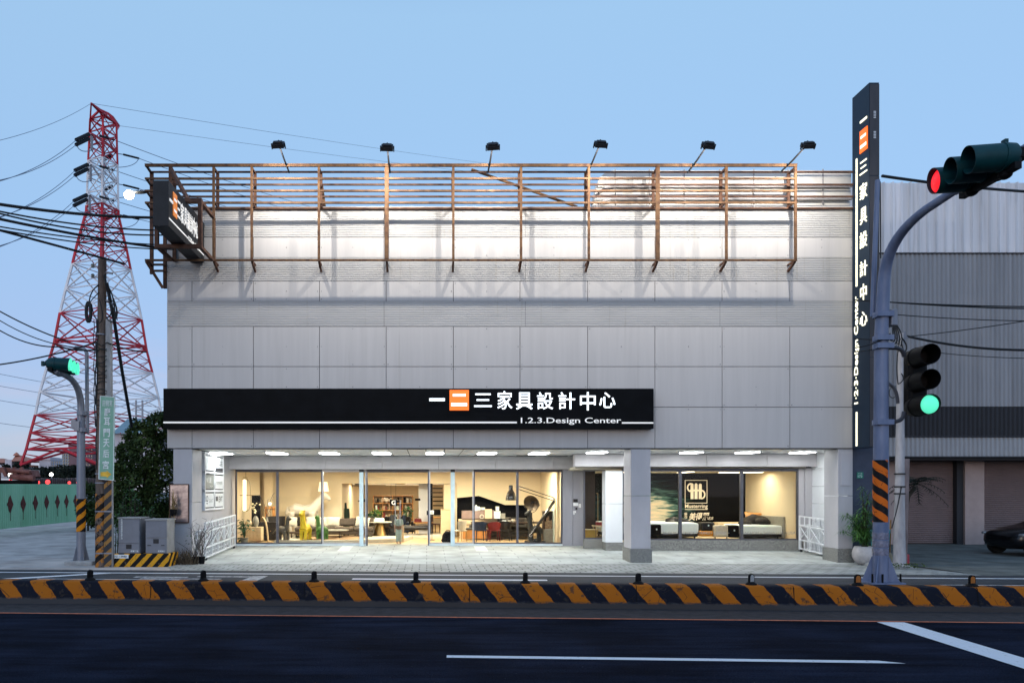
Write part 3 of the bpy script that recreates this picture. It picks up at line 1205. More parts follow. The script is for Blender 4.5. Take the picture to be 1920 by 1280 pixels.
# black louvred panel high on the right
b = MB()
lx0, lx1 = XX(1028, 30.2), XX(1052, 30.2)
z0, z1 = ZZ(942, 30.2), ZZ(886, 30.2)
b.box((lx0, 30.25, z0), (lx1, 30.3, z1))
k = z0
while k < z1:
    b.box((lx0, 30.2, k), (lx1, 30.25, k + .03))
    k += .075
b.build('louvre_panel', M_['black_matt'], shop, world=True)

# warm lights of the shop
wi = 0
for (X, Y, Z, sx, sy, P, rz) in ((-5.6, 28.7, CZ, .25, 1.1, 62, 0), (-3.4, 29.2, CZ, .25, 1.1, 62, 0), (-1.05, 29.6, CZ, .26, 1.7, 62, -8), (.75, 29.6, CZ, .8, .2, 62, 0), (2.7, 29.2, CZ, .25, 1.1, 62, 0), (4.2, 28.9, CZ, .3, .7, 55, 0),
                                 (-2.6, 36, 2.62, 2.2, .14, 45, 20), (.2, 35.5, 2.62, 2.6, .14, 45, 20), (-1.2, 40, 2.62, 2.2, .14, 40, 20), (1.9, 37.5, 2.62, 1.6, .14, 40, 0),
                                 (7.6, 27.8, 3.0, .25, 1.2, 30, 0), (10.0, 27.8, 3.0, .25, 1.2, 26, 0), (12.3, 28.2, 3.0, 1.6, .25, 26, -10)):
    wi += 1
    f = thing('shop_light', ['warm strip light over the tall glass lamp at the left shop window', 'warm strip light over the grey dinosaur stool', 'slanting warm light panel above the entrance',
                             'short white light strip to the right of the slanting panel', 'warm strip light above the blue and red chairs', 'warm ceiling spot panel by the giant desk lamp',
                             'long warm light line above the left end of the bookshelf', 'long warm light line above the bookshelf, before the white pillar', 'warm light line deep in the shop behind the bookshelf',
                             'warm light line behind the staircase', 'warm light over the left bed', 'warm light over the bed with the dark throw', 'bright warm light slot in the corner above the right bed'][wi - 1],
              'ceiling light', (X, Y, Z - .003), R(rz), 'warm lights inside the shop')
    q = MB()
    q.box((-sx / 2 - .02, -sy / 2 - .02, -.03), (sx / 2 + .02, sy / 2 + .02, 0))
    q.build('light_frame', M_['white_paint'], f)
    q = MB()
    q.box((-sx / 2, -sy / 2, -.04), (sx / 2, sy / 2, -.031))
    q.build('diffuser', M_['warm_panel' if Y < 33 else 'warm_line'], f)
    la = bpy.data.lights.new('shop_lamp', 'AREA')
    la.shape = 'RECTANGLE'
    la.size, la.size_y = sx, sy
    la.energy = P * 2.5
    la.color = (1, .88, .67)
    lo = bpy.data.objects.new('shop_lamp', la)
    COL.objects.link(lo)
    lo.location = (0, 0, -.05)
    lo.parent = f

# ================================================================== signs
# long black sign over the entrance
SY = 21.95
sg = thing('shop_sign', 'long black sign with glowing white characters and an orange square over the entrance', 'sign', (0, SY, 4.14))
b = MB()
sx0, sx1, sz0, sz1 = XX(306, SY), XX(1226, SY), ZZ(803, SY), ZZ(728, SY)
b.box((sx0, SY, sz0), (sx1, FY - .004, sz1))
b.build('sign_board', M_['black_sign'], sg, world=True, bevel=.012)


def sp(x, y, d=0):
    return (XX(x, SY), SY - d, ZZ(y, SY))


def px2(n):
    return n * SY / F


UX, UZ = (1, 0, 0), (0, 0, 1)
for ch, x, w, h, yc in (('一', 819.5, 29, 5, 749), ('三', 905.5, 33, 25, 750), ('家', 946.5, 28, 34, 750), ('具', 983, 31, 32, 751.5), ('設', 1022, 30, 32, 751), ('計', 1062.5, 31, 32, 751), ('中', 1102, 29, 34, 752), ('心', 1138.5, 30, 29, 750)):
    b = MB()
    text(b, ch, sp(x, yc), UX, UZ, px2(w), px2(h), .004, .03)
    b.build('glowing_character', M_['sign_light'], sg, world=True)
b = MB()
b.box(sp(843, 769, 0), sp(879, 731, .03))
o = b.build('orange_square', M_['sign_orange'], sg, world=True)
b = MB()
b.box(sp(849, 743, .031), sp(873, 738.5, .04))
b.box(sp(846, 761, .031), sp(875.5, 755.5, .04))
b.build('character_stroke', M_['sign_light'], o, world=True)
for q0, q1 in ((sp(306.5, 793.2, .001), sp(969, 790.2, .012)), (sp(1166, 793.8, .001), sp(1225, 791, .012))):
    b = MB()
    b.box(q0, q1)
    b.build('white_line', M_['sign_dim'], sg, world=True)
b = MB()
text(b, '1.2.3.Design Center', sp(1070.5, 789.3), UX, UZ, px2(188), px2(13.5), .006, .012)
b.build('small_lettering', M_['sign_dim'], sg, world=True)

# totem sign at the right corner
tx0, tx1, ty0, ty1, tz0, tz1 = 13.18, 13.47, 21.44, FY - .005, 3.54, 14.38
tg = thing('totem_sign', 'tall navy upright sign with lit vertical characters beside the shop front', 'sign', (13.3, 21.9, 3.5))
b = MB()
b.mi = 0
b.box((tx0, ty0, tz0), (tx1, ty1, tz1))
o = b.build('sign_box', M_['navy_sign'], tg, world=True)
b = MB()
for z0, z1 in ((tz0 + .01, 6.2), (6.22, 8.9), (8.92, 11.6), (11.62, tz1 - .05)):
    b.box((tx0 + .012, ty0 - .01, z0), (tx1 + .004, ty0 - .001, z1))
b.build('front_sheet', M_['sign_side'], tg, world=True)
b = MB()
for z in (13.5, 12.9, 9.6, 6.6, 5.0):
    for k in range(5):
        b.box((tx0 + .12, ty0 - .018, z - k * .045), (tx0 + .19, ty0 - .012, z - k * .045 + .022))
b.build('vent_slot', M_['white_paint'], tg, world=True)


def tp(x, y):
    """a point of the left face seen at the photo pixel"""
    Y = tx0 * F / (x - VX)
    return (tx0 - .002, Y, ZZ(y, Y))


TU, TW = (0, -1, 0), (0, 0, 1)
tyc = tp(1619.5, 0)[1]
for ch, y, h, w in (('一', 225, 4, 13), ('三', 313, 24, 14), ('家', 358, 30, 14), ('具', 404, 30, 13), ('設', 449, 30, 14), ('計', 503, 29, 14), ('中', 548, 32, 12), ('心', 597, 27, 14)):
    Y = tyc
    b = MB()
    text(b, ch, (tx0, Y, ZZ(y, Y)), TU, TW, w * .0255, h * Y / F, .0, .02)
    b.build('glowing_character', M_['sign_warm'], tg, world=True)
b = MB()
b.box((tx0 - .02, tyc - .2, ZZ(284, tyc)), (tx0 - .001, tyc + .18, ZZ(242, tyc)))
o = b.build('orange_square', M_['sign_orange'], tg, world=True)
b = MB()
b.box((tx0 - .028, tyc - .14, ZZ(258, tyc)), (tx0 - .021, tyc + .12, ZZ(253, tyc)))
b.box((tx0 - .028, tyc - .16, ZZ(276, tyc)), (tx0 - .021, tyc + .14, ZZ(270, tyc)))
b.build('character_stroke', M_['sign_warm'], o, world=True)
b = MB()
yl = tp(1606.5, 0)[1]
b.box((tx0 - .014, yl - .035, ZZ(537, yl)), (tx0 - .001, yl + .035, ZZ(298, yl)))
b.build('lit_line', M_['sign_warm'], tg, world=True)
b = MB()
b.box((tx0 - .014, yl - .035, ZZ(836, yl)), (tx0 - .001, yl + .035, ZZ(772, yl)))
b.build('lit_line', M_['sign_warm'], tg, world=True)
b = MB()
text(b, '1·2·3·Design Center', (tx0, yl, ZZ(656, yl)), (0, 0, 1), (0, 1, 0), 202 * yl / F, .24, .012, .012)
b.build('small_lettering', M_['sign_warm'], tg, world=True)

# box sign sticking out at the upper left corner
bx0, bx1, by0, by1, bz0, bz1 = -7.30, -6.88, 19.2, 22.28, 9.28, 10.51
bs = thing('projecting_sign', 'dark grey box sign jutting from the shop inside a rusty cage', 'sign', (-7.1, 20.7, 9.28))
b = MB()
b.box((bx0, by0, bz0), (bx1, by1, bz1))
b.build('sign_box', M_['sign_grey'], bs, world=True, bevel=.015)
def bp(x):
    return bx1 * F / (x - VX)


zc = (bz0 + bz1) / 2 + .12
ys = [bp(v) for v in (320.5, 327.5, 334.5, 341, 347.5, 353, 358.5, 363.5, 368.5)]
for ch, i, h in (('一', 0, .07), ('三', 2, .46), ('家', 3, .55), ('具', 4, .52), ('設', 5, .54), ('計', 6, .52), ('中', 7, .56), ('心', 8, .48)):
    b = MB()
    text(b, ch, (bx1, ys[i], zc), (0, 1, 0), (0, 0, 1), .24, h, .002, .02)
    b.build('character', M_['sign_dim'], bs, world=True)
b = MB()
b.box((bx1 + .001, ys[1] - .15, zc - .32), (bx1 + .02, ys[1] + .15, zc + .32))
o = b.build('orange_square', M_['sign_orange_dim'], bs, world=True)
b = MB()
b.box((bx1 + .021, ys[1] - .10, zc + .10), (bx1 + .026, ys[1] + .10, zc + .17))
b.box((bx1 + .021, ys[1] - .11, zc - .2), (bx1 + .026, ys[1] + .11, zc - .13))
b.build('character_stroke', M_['sign_dim'], o, world=True)
b = MB()
b.box((bx1 + .001, by0 + .02, bz0 + .2), (bx1 + .01, 20.75, bz0 + .245))
b.build('white_line', M_['sign_dim'], bs, world=True)
b = MB()
b.box((bx1 + .001, 21.75, bz0 + .2), (bx1 + .01, 22.2, bz0 + .245))
b.build('white_line', M_['sign_dim'], bs, world=True)
b = MB()
text(b, '1.2.3.Design Center', (bx1, 21.25, bz0 + .23), (0, 1, 0), (0, 0, 1), .95, .17, .008, .01)
b.build('small_lettering', M_['sign_dim'], bs, world=True)

# ================================================================== rusty frame along the roof
fr = thing('steel_frame', 'rusty steel sign frame of long rails and posts across the top of the front', 'steel frame', (0, 22, 9.2))
YF, YB = 21.83, FY - .05
LV = [12.08, 11.69, 11.32, 10.96]
xL, xR = XX(272, YF), XX(1494, YF)
for z in LV + [9.22]:
    b = MB()
    b.box((xL, YF - .03, z - .027), (xR, YF + .03, z + .027))
    if z == 12.08:
        b.box((xL, YF - .045, z + .028), (xR, YF + .03, z + .05))
    b.build('front_rail', M_['rust'], fr, world=True)
for z in LV:
    b = MB()
    b.box((XX(283, YB), YB - .02, z - .024), (13.3, YB + .03, z + .024))
    b.build('back_rail', M_['rust_dark'], fr, world=True)
b = MB()
b.box((XX(283, YB), YB - .02, 9.19), (L0, YB + .03, 9.25))
b.box((XX(283, YB), YB - .02, 9.0), (L0, YB + .03, 9.06))
b.build('back_rail', M_['rust_dark'], fr, world=True)
PX = [400.6, 472, 598, 725, 850, 977, 1104, 1233, 1362, 1491.5]
for i, px in enumerate(PX):
    X = XX(px, YF)
    w = .062 if px in (725, 1233) else .036
    b = MB()
    b.box((X - w, YF - .028, 9.257), (X + w, YF + .028, 12.04))
    b.build('post', M_['rust'], fr, world=True)
for px in PX:
    b = MB()
    X = XX(px, YF)
    w = .055
    b.bar((X, YB, 12.04), (X, YB, 10.99), .09, .06)
    b.bar((X, YF + .03, 12.03), (X, YB - .02, 12.03), w)
    b.bar((X, YF + .03, 11.0), (X, YB - .02, 11.0), w)
    b.bar((X, YF + .03, 9.19), (X, FY - .01, 9.02), .06)
    b.bar((X, YF + .035, 9.215), (X, FY - .01, 9.215), .05)
    b.build('bracket', M_['rust_dark'], fr, world=True)
b = MB()
for z in LV + [9.22]:
    b.bar((xL + .04, YF + .032, z), (XX(284, 22.35), 22.36, z), .06)
b.bar((xL + .03, YF, 9.19), (L0 - .05, 22.1, 8.45), .07)
for px, z0, z1, YY in ((284.5, 8.95, 12.1, 22.33), (309.5, 8.5, 10.2, 22.31), (320, 11.0, 12.05, YF), (327, 9.3, 11.9, 22.2)):
    X = XX(px, YY)
    b.box((X - .05, YY - .04, z0), (X + .05, YY + .04, z1))
b.bar((-7.76, YF, 12.0), (-6.83, 20.62, 10.56), .09)
b.build('end_return', M_['rust_dark'], fr, world=True)
YC = 20.6
ca = MB()
c0, c1, cz0, cz1 = -7.72, -6.48, 9.22, 10.53
for X in (c0, c1):
    ca.box((X - .055, YC - .05, cz0 + .056), (X + .055, YC + .05, cz1 - .056))
    for z in (cz0, cz1):
        ca.bar((X, YC + .052, z), (X, YF - .032, z), .09)
for z in (cz0, cz1):
    ca.box((c0 - .055, YC - .05, z - .055), (c1 + .055, YC + .05, z + .055))
ca.box((c1 - .03, YF + .035, cz0 + .04), (c1 + .05, YF + .12, cz1))
ca.build('cage', M_['rust_dark'], fr, world=True)
# loose raking bar behind the rails
b = MB()
b.bar(W(884, 318, 22.45), W(1082, 388, 23.2), .06)
b.bar(W(603, 350, 22.9), W(608, 390, 22.6), .09)
b.build('raking_bar', M_['rust'], fr, world=True)

# silver parapet cowl on the roof, right half, with rounded left end
pa = thing('roof_cowl', 'pale ribbed metal cowl with one rounded end on the roof behind the rails', 'roof cowl', (9, 22.5, 11))
b = MB()
PY = 22.62
pz0, pz1, pxl = 10.98, 12.26, XX(1112, PY)
band = [(pz0, 11.33), (11.36, 11.72), (11.75, pz1)]
for k, (z0, z1) in enumerate(band):
    r = .42 + .18 * k
    outl = []
    xl = pxl + .25 * (2 - k) * 0
    if k == 2:
        outl = [(xl + .12, z0), (13.3, z0), (13.3, z1)] + [(xl + .62 - .5 * math.sin(t * math.pi / 12), z1 - .5 + .5 * math.cos(t * math.pi / 12)) for t in range(0, 7)]
    else:
        outl = [(xl - .05 + .08 * k, z0), (13.3, z0), (13.3, z1), (xl + .04 + .06 * k, z1)]
    b.prism(outl, (0, PY - .04 * k, 0), (1, 0, 0), (0, 0, 1), -.5)
b.build('cowl_sheet', M_['silver'], pa, world=True, bevel=.03)
b = MB()
for z in (11.345, 11.735):
    pts = [(XX(1115, PY), PY - .06, z - .30), (XX(1122, PY), PY - .1, z - .16), (XX(1132, PY), PY - .12, z - .05), (XX(1146, PY), PY - .12, z)]
    b.tube(pts + [(13.28, PY - .12, z)], .035, 8)
for px in (1152, 1216, 1281, 1347, 1411, 1475, 1540):
    X = XX(px, PY)
    b.box((X - .014, PY - .105, pz0 + .02), (X + .014, PY - .08, pz1 + .03))
b.build('ledge', mat('ledge_grey', (.30, .28, .29), .6, .2), pa, world=True)

# ------------------------------------------------------------------ six flood lamps
lab = ['flood lamp on an arm, leftmost of the six above the roof frame', 'flood lamp on a short arm, second from the left above the roof', 'flood lamp above the middle of the black sign, third from the left',
       'flood lamp over the left end of the metal cowl', 'flood lamp leaning right over the metal cowl, second from the right', 'flood lamp nearest the navy upright sign']
for i, (px, py) in enumerate(((522, 274), (726, 279), (924, 277), (1126, 273), (1328, 275), (1515, 275))):
    LY = 20.62
    X, Z = XX(px, LY), ZZ(py, LY)
    f = thing('flood_lamp', lab[i], 'flood lamp', (X, LY, Z), 0, 'flood lamps over the roof frame')
    q = MB()
    q.tube([(0, .02, .16), (0, .10, .17), (0, .22, .06), (0, .9, .0), (0, YB - LY, 12.06 - Z)], .026, 8)
    q.build('arm', M_['dark_metal'], f)
    tilt = Matrix.Rotation(R(42 + random.uniform(-4, 4)), 3, 'X') @ Matrix.Rotation(R(random.uniform(-5, 5)), 3, 'Y')
    q = MB()
    q.rbox((0, 0, .03), (.34, .27, .12), tilt)
    q.rbox(tilt @ Vector((0, -.02, .11)), (.26, .15, .05), tilt)
    for k in (-1, 1):
        q.rbox(tilt @ Vector((k * .19, 0, .0)), (.03, .06, .16), tilt)
    q.build('lamp_housing', M_['dark_metal'], f, bevel=.012)
    q = MB()
    q.rbox(tilt @ Vector((0, 0, -.0325)), (.25, .18, .004), tilt)
    q.build('lamp_face', M_['lamp_face'], f)
    la = bpy.data.lights.new('flood_light', 'AREA')
    la.shape = 'RECTANGLE'
    la.size, la.size_y = .11, .09
    la.energy = 165
    la.color = (1, .95, .85)
    lo = bpy.data.objects.new('flood_light', la)
    COL.objects.link(lo)
    lo.location = (0, .06, -.08)
    lo.rotation_euler = Vector((0, .56, -.83)).to_track_quat('-Z', 'Y').to_euler()
    lo.parent = f
# ================================================================== median barrier with studs
def at_street(x, y, z=0.0):
    """ground point (height z) under a photo pixel"""
    Y = F * (CH - z) / (y - HY)
    return Vector((XX(x, Y), Y, z))


ba = thing('median_barrier', 'low concrete median barrier with black and orange slanting stripes', 'barrier', (0, 0, 0), STREET)
b = MB()
prof = [(13.72, -.02), (13.74, .10), (13.80, .13), (13.83, .41), (13.86, .435), (14.20, .435), (14.23, .41), (14.30, 0)]
us = [-40 + i * .5 for i in range(161)]
vs, fs = [], []
for u in us:
    for k, (v, z) in enumerate(prof):
        vs.append((u, v + (random.uniform(-.025, .025) if k < 2 else random.uniform(-.005, .005)), z + (random.uniform(-.02, .02) if k == 1 else 0)))
n = len(prof)
for i in range(len(us) - 1):
    for k in range(n - 1):
        a = i * n + k
        fs.append((a + 1, a, a + n, a + n + 1))
b.add(vs, fs)
b.build('barrier_wall', M_['barrier'], ba, smooth=True)
for u in (-9.3, -6.2, -3.15, .05, 3.2, 6.1, 9.4):
    b = MB()
    pr_ = [(v - .004 if k < 4 else v, z + .003 if k > 2 else z) for k, (v, z) in enumerate(prof[1:6])]
    w_ = random.uniform(.006, .011)
    vs2 = [(u + s * w_ + random.uniform(-.004, .004), v, z) for v, z in pr_ for s in (-1, 1)]
    b.add(vs2, [(2 * i, 2 * i + 1, 2 * i + 3, 2 * i + 2) for i in range(len(pr_) - 1)])
    b.build('expansion_joint', M_['black_matt'], ba)
for i, (px, py) in enumerate(((181, 1084), (388, 1086), (592, 1088), (781, 1089), (984, 1091), (1193, 1092), (1401, 1093), (1600, 1095), (1815, 1097))):
    P = at_street(px, py, .435)
    u = P.dot(SU)
    orange = i >= 7
    f = thing('reflector_stud', ['thin dark reflector post on the barrier below the striped utility pole', 'thin dark reflector post on the barrier below the white rails', 'thin dark reflector post on the barrier left of the entrance', 'thin dark reflector post on the barrier below the entrance',
                                 'thin dark reflector post on the barrier right of the entrance', 'dark rounded reflector on the barrier below the middle stone based pillar', 'grey faced rounded reflector on the barrier below the bed display',
                                 'orange faced reflector on the barrier left of the traffic light pole', 'orange faced reflector at the far right on the barrier'][i], 'reflector', S(u, 14.06, .435), STREET + R((70, 66, 62, 60, 55, 38, 24, 8, 8)[i]), 'reflector studs on the median barrier')
    q = MB()
    q.lathe([(.105, 0), (.10, .02), (.06, .05), (.045, .06)], n=14)
    q.build('stud_base', M_['black_matt'], f)
    q = MB()
    pts = [(-.06, .055)] + [(.06 * -math.cos(t * math.pi / 8), .15 + .06 * math.sin(t * math.pi / 8)) for t in range(9)] + [(.06, .055)]
    q.prism(pts[::-1], (0, .02, 0), (1, 0, 0), (0, 0, 1), .04)
    q.build('stud_body', M_['black_matt'], f)
    q = MB()
    q.prism([(p[0] * .72, .055 + (p[1] - .055) * .86) for p in pts[::-1]], (0, -.021, 0), (1, 0, 0), (0, 0, 1), .006)
    q.build('reflector_face', mat('stud_orange', (.30, .10, .012), .5) if orange else M_['letter_grey'] if i == 6 else M_['black_matt'], f)


# ================================================================== traffic lights
def frame_from(n, up=(0, 0, 1)):
    n = Vector(n).normalized()
    x = Vector(up).cross(n).normalized()
    y = n.cross(x)
    return Matrix((x, y, n)).transposed()          # columns: right, up, out of the lens


def signal_unit(parent, c, n, m, lens, r=.185, vis=.42, lit=False, back=True, up=(0, 0, 1), inner=None):
    """one lamp: housing drum, hood and lens; c = centre of the lens"""
    Mx = frame_from(n, up)
    c = Vector(c)
    b = MB()
    b.lathe([(r * .60, -.24), (r * .95, -.16), (r * 1.04, -.03), (r * 1.06, -.028), (r * 1.06, 0), (r * 1.0, .002)], c, 24, Mx)
    h = b.build('lamp_housing', m, parent, smooth=True, world=True)
    b = MB()
    N = 32
    vs, fs = [], []
    for k in range(N + 1):
        a = 2 * math.pi * k / N - math.pi / 2
        ll = vis * (.93 + .07 * math.sin(a))
        for rr in (r, r * .965):
            for z in (0, ll):
                vs.append(c + Mx @ Vector((rr * math.cos(a), rr * math.sin(a), z)))
    for k in range(N):
        o = k * 4
        fs += [(o, o + 4, o + 5, o + 1), (o + 2, o + 3, o + 7, o + 6), (o + 1, o + 5, o + 7, o + 3)]
    fs += [(0, 1, 3, 2), (N * 4, N * 4 + 2, N * 4 + 3, N * 4 + 1)]
    b.add(vs, fs)
    b.build('hood', inner or m, h, smooth=True)
    b.__init__()
    pr = [(r * .955 * math.sin(t * math.pi / 16), .045 * math.cos(t * math.pi / 16)) for t in range(8, -1, -1)]
    b.lathe(pr[:-1], c + Mx @ Vector((0, 0, .004)), 24, Mx)
    b.build('lens', lens, h, smooth=True, world=True)
    return h


def fix_children(h):
    # hood was laid out in world space: bring it into its housing's frame
    off = Vector((0, 0, 0))
    p = h.parent
    while p:
        off += Vector(p.location)
        p = p.parent
    for ch in h.children:
        if ch.name.startswith('hood'):
            for v in ch.data.vertices:
                v.co -= off


def arc(p, q, ctrl, n=10):
    p, q, c = Vector(p), Vector(q), Vector(ctrl)
    return [p * (1 - t) ** 2 + c * 2 * t * (1 - t) + q * t * t for t in [i / n for i in range(n + 1)]]


dark_lens = mat('dark_lens', (.012, .010, .010), .25, 0, .1, 5)
# --- right pole on the barrier
PXr, PYr = 8.825, 14.0
tl = thing('traffic_light', 'blue grey traffic light pole on the barrier with a red arm signal', 'traffic light', (PXr, PYr, .43))
b = MB()
path = [(PXr, PYr, .45), (PXr + .01, PYr, 3.0), (PXr + .015, PYr, 5.2), (PXr + .03, PYr - .02, 5.85)] + arc((PXr + .03, PYr - .05, 6.2), (PXr + .02, PYr - 1.25, 7.2), (PXr + .04, PYr - .06, 7.08), 10) + [(PXr, PYr - 2.1, 7.24), (PXr - .02, PYr - 2.5, 7.25)]
rr = [.138, .132, .12, .115] + [.11 - .0035 * i for i in range(11)] + [.068, .066]
b.tube(path, rr, 20)
b.build('pole', M_['pole_blue'], tl, smooth=True, world=True)
b = MB()
b.tube([(PXr - .02, PYr - 2.0, 7.235), (PXr - .02, PYr - 3.5, 7.27)], .05, 14)
b.tube([(PXr, PYr - 1.98, 7.235), (PXr, PYr - 2.06, 7.237)], .085, 14)
b.build('arm_end', M_['pole_blue'], tl, smooth=True, world=True)
b = MB()
b.box((PXr - .32, PYr - .27, .437), (PXr + .32, PYr + .2, .465))
for k in range(4):
    a = R(45 + 90 * k)
    dx, dy = math.cos(a), math.sin(a)
    b.prism([(.10, 0), (.34, 0), (.30, .05), (.15, .48), (.10, .48)], (PXr - .008 * dy, PYr + .008 * dx, .467), (dx, dy, 0), (0, 0, 1), .016)
b.build('base_plate', M_['pole_blue'], tl, world=True)
b = MB()
for dx, dy in ((-.27, -.18), (.27, -.18), (-.1, -.22), (.27, .14)):
    b.tube([(PXr + dx, PYr + dy, .45), (PXr + dx, PYr + dy, .63)], .018, 8)
build_each(b, 'anchor_bolt', M_['black_matt'], tl, world=True)
b = MB()
b.lathe([(.1375, 0), (.1365, 1.20)], (0, 0, 0), 28, None, False)
o = b.build('striped_sleeve', M_['pole_r'], tl, smooth=True)
o.location = (0, 0, ZZ(978, PYr) - .43)
b = MB()
for z, r in ((ZZ(1040, PYr), .139), (ZZ(1025, PYr), .139), (ZZ(1010, PYr), .1385)):
    b.lathe([(r, 0), (r + .003, .02), (r + .002, .10), (r, .13)], (PXr, PYr, z), 20, None, False)
build_each(b, 'tape_wrap', mat('tape', (.16, .16, .22), .25, 0, .3, 20, bump=.5), tl, smooth=True, world=True)
b = MB()
for y in (591, 635, 650, 792):
    z = ZZ(y, PYr)
    r = .125 if y < 700 else .132
    b.lathe([(r, -.05), (r + .012, -.05), (r + .012, .05), (r, .05)], (PXr, PYr, z), 20)
    b.box((PXr - .16, PYr - .17, z - .05), (PXr + .16, PYr - .10, z + .05))
build_each(b, 'clamp', M_['pole_blue'], tl, world=True)
b = MB()
b.box((PXr + .14, PYr - .12, ZZ(612, PYr)), (PXr + .26, PYr + .1, ZZ(582, PYr)))
o = b.build('junction_box', M_['galv'], tl, world=True, bevel=.012)
b = MB()
for k in range(5):
    b.tube(arc((PXr + .17 + .02 * k, PYr - .1, ZZ(612, PYr)), (PXr + .10 + .05 * k, PYr - .14, ZZ(640 + 3 * k, PYr)), (PXr + .16 + .05 * k, PYr - .16, ZZ(648 - 4 * k, PYr)), 8), .012, 6)
b.tube(arc((PXr + .1, PYr - .14, ZZ(628, PYr)), (PXr - .5, PYr - .0, ZZ(652, PYr)), (PXr - .1, PYr - .17, ZZ(648, PYr)), 8), .012, 6)
b.build('wiring', M_['cable'], o, world=True)
# thin mast beside the pole
b = MB()
b.tube([(PXr - .06, PYr + .16, ZZ(590, PYr)), (PXr + .03, PYr + .14, ZZ(332, PYr))], .045, 12)
b.build('mast', M_['pole_blue'], tl, world=True, smooth=True)
b = MB()
b.tube([(PXr + .08, PYr + .14, ZZ(335, PYr)), (PXr + .09, PYr + .14, ZZ(480, PYr))], .012, 6)
b.build('wiring', M_['cable'], tl, world=True)
# horizontal signal with the red lamp, facing left along the street
hd = (-.985, .17, 0)
rowd = Vector((.0, 1, 0)).normalized()
hz = []
base = Vector((8.46, 10.62, 7.13))
for k, (ln, lit) in enumerate(((dark_lens, 0), (dark_lens, 0), (M_['sig_red'], 1))):
    c = base + rowd * (.365 * k)
    hmat = M_['signal_green']
    h = signal_unit(tl, c, hd, hmat, ln, .195, .46)
    fix_children(h)
    hz.append(h)
    if lit:  # added glowing dome imitates the red light on the hood's inside
        b = MB()
        b.lathe([(.184 * math.sin(t * math.pi / 20), .10 * math.cos(t * math.pi / 20)) for t in range(10, 0, -1)], c + Vector(hd).normalized() * .33, 28, frame_from(hd))
        b.build('mouth_glow', ln, tl, smooth='all', world=True)
b = MB()
Mx = frame_from(hd)
nv = Vector(hd).normalized()
b.rbox(base + rowd * .365 - nv * .14, (.34, 1.05, .14), Matrix((rowd.cross(Vector((0, 0, 1))), rowd, Vector((0, 0, 1)))).transposed())
b.rbox(base + rowd * .36 - Vector((0, 0, .2)) - nv * .1, (.10, 1.1, .10), Matrix((rowd.cross(Vector((0, 0, 1))), rowd, Vector((0, 0, 1)))).transposed())
b.ball(base + rowd * .05 - Vector((.0, 0, .24)) - nv * .1, (.09, .1, .07))
b.ball(base + rowd * .7 - Vector((.0, 0, .22)) - nv * .1, (.09, .1, .07))
b.build('signal_bracket', M_['signal_black'], tl, world=True)
b = MB()
b.tube([base - nv * .24, base - nv * .30], [.075, .05], 10)
b.rbox(base - nv * .34 + Vector((0, 0, .03)), (.09, .12, .15), frame_from((.6, .2, .4)))
b.rbox(base - nv * .06 + Vector((0, 0, .23)), (.05, .08, .05), Matrix.Identity(3))
b.build('end_cap', M_['signal_green'], tl, world=True)
b = MB()
b.tube(arc(base - nv * .14 + Vector((0, -.05, -.17)), base - nv * .02 + Vector((0, .2, -.28)), base - nv * .12 + Vector((0, 0, -.33)), 8), .014, 6)
b.build('wiring', M_['cable'], tl, world=True)
# vertical signal on the right of the pole, green at the bottom, facing right and towards us
vd = (-.06, -1, 0)
vY = PYr - .02
for k, (yy, ln) in enumerate(((670, dark_lens), (716, dark_lens), (761.5, M_['sig_green']))):
    c = Vector(W(1722, yy, vY))
    h = signal_unit(tl, c, vd, M_['signal_black'], ln, .19, .40, inner=M_['signal_black'])
    fix_children(h)
# glowing dome near the mouth, standing for green light on the hood's inside
c = Vector(W(1722, 761.5, vY)) + Vector(vd).normalized() * .31
b = MB()
pr = [(.178 * math.sin(t * math.pi / 20), .10 * math.cos(t * math.pi / 20)) for t in range(10, -1, -1)]
b.lathe(pr[:-1], c, 28, frame_from(vd))
b.build('mouth_glow', M_['sig_green'], tl, smooth='all', world=True)
b = MB()
cv = Vector(W(1716, 716, vY + .16))
b.rbox(cv, (.36, .24, 1.22), Matrix.Identity(3))
b.build('signal_case', M_['signal_black'], tl, world=True, bevel=.06)
b = MB()
for y0, y1 in ((652, 668), (790, 772)):
    b.tube([W(1660, y0, PYr)] + arc(W(1676, y0, PYr), W(1695, y1, PYr + .05), W(1694, y0, PYr), 8), .04, 10)
b.build('signal_arm', mat('arm_dark', (.05, .052, .065), .5, .2), tl, world=True, smooth=True)
b = MB()
b.tube(arc(W(1660, 716, PYr + .1), W(1683, 755, PYr + .4), W(1682, 722, PYr + .2), 8), .035, 8)
b.build('signal_arm', M_['galv'], tl, world=True, smooth=True)

# --- left pole
LX, LY = -10.56, 22.0
tr = thing('traffic_light', 'grey traffic light pole with side-on green signals before the pylon', 'traffic light', (LX, LY, 0))
b = MB()
b.tube([(LX, LY, .02), (LX, LY, 2.5), (LX, LY, 4.6)] + arc((LX, LY, 4.75), (LX - .03, LY - 1.0, 5.62), (LX, LY - .03, 5.58), 8) + [(LX - .06, LY - 1.4, 5.66)], [.135, .125, .11] + [.105 - .003 * i for i in range(9)] + [.07], 18)
b.build('pole', M_['galv'], tr, smooth=True, world=True)
b = MB()
b.tube([(LX + .17, LY + .05, 4.0), (LX + .15, LY + .05, ZZ(668, LY))] + arc((LX + .15, LY + .05, ZZ(662, LY)), (LX - .2, LY + .05, ZZ(651, LY)), (LX + .12, LY + .05, ZZ(650, LY)), 6), .055, 12)
b.build('mast', M_['galv'], tr, smooth=True, world=True)
b = MB()
for y in (775, 806):
    b.lathe([(.13, -.06), (.16, -.06), (.16, .06), (.13, .06)], (LX + .04, LY, ZZ(y, LY)), 16)
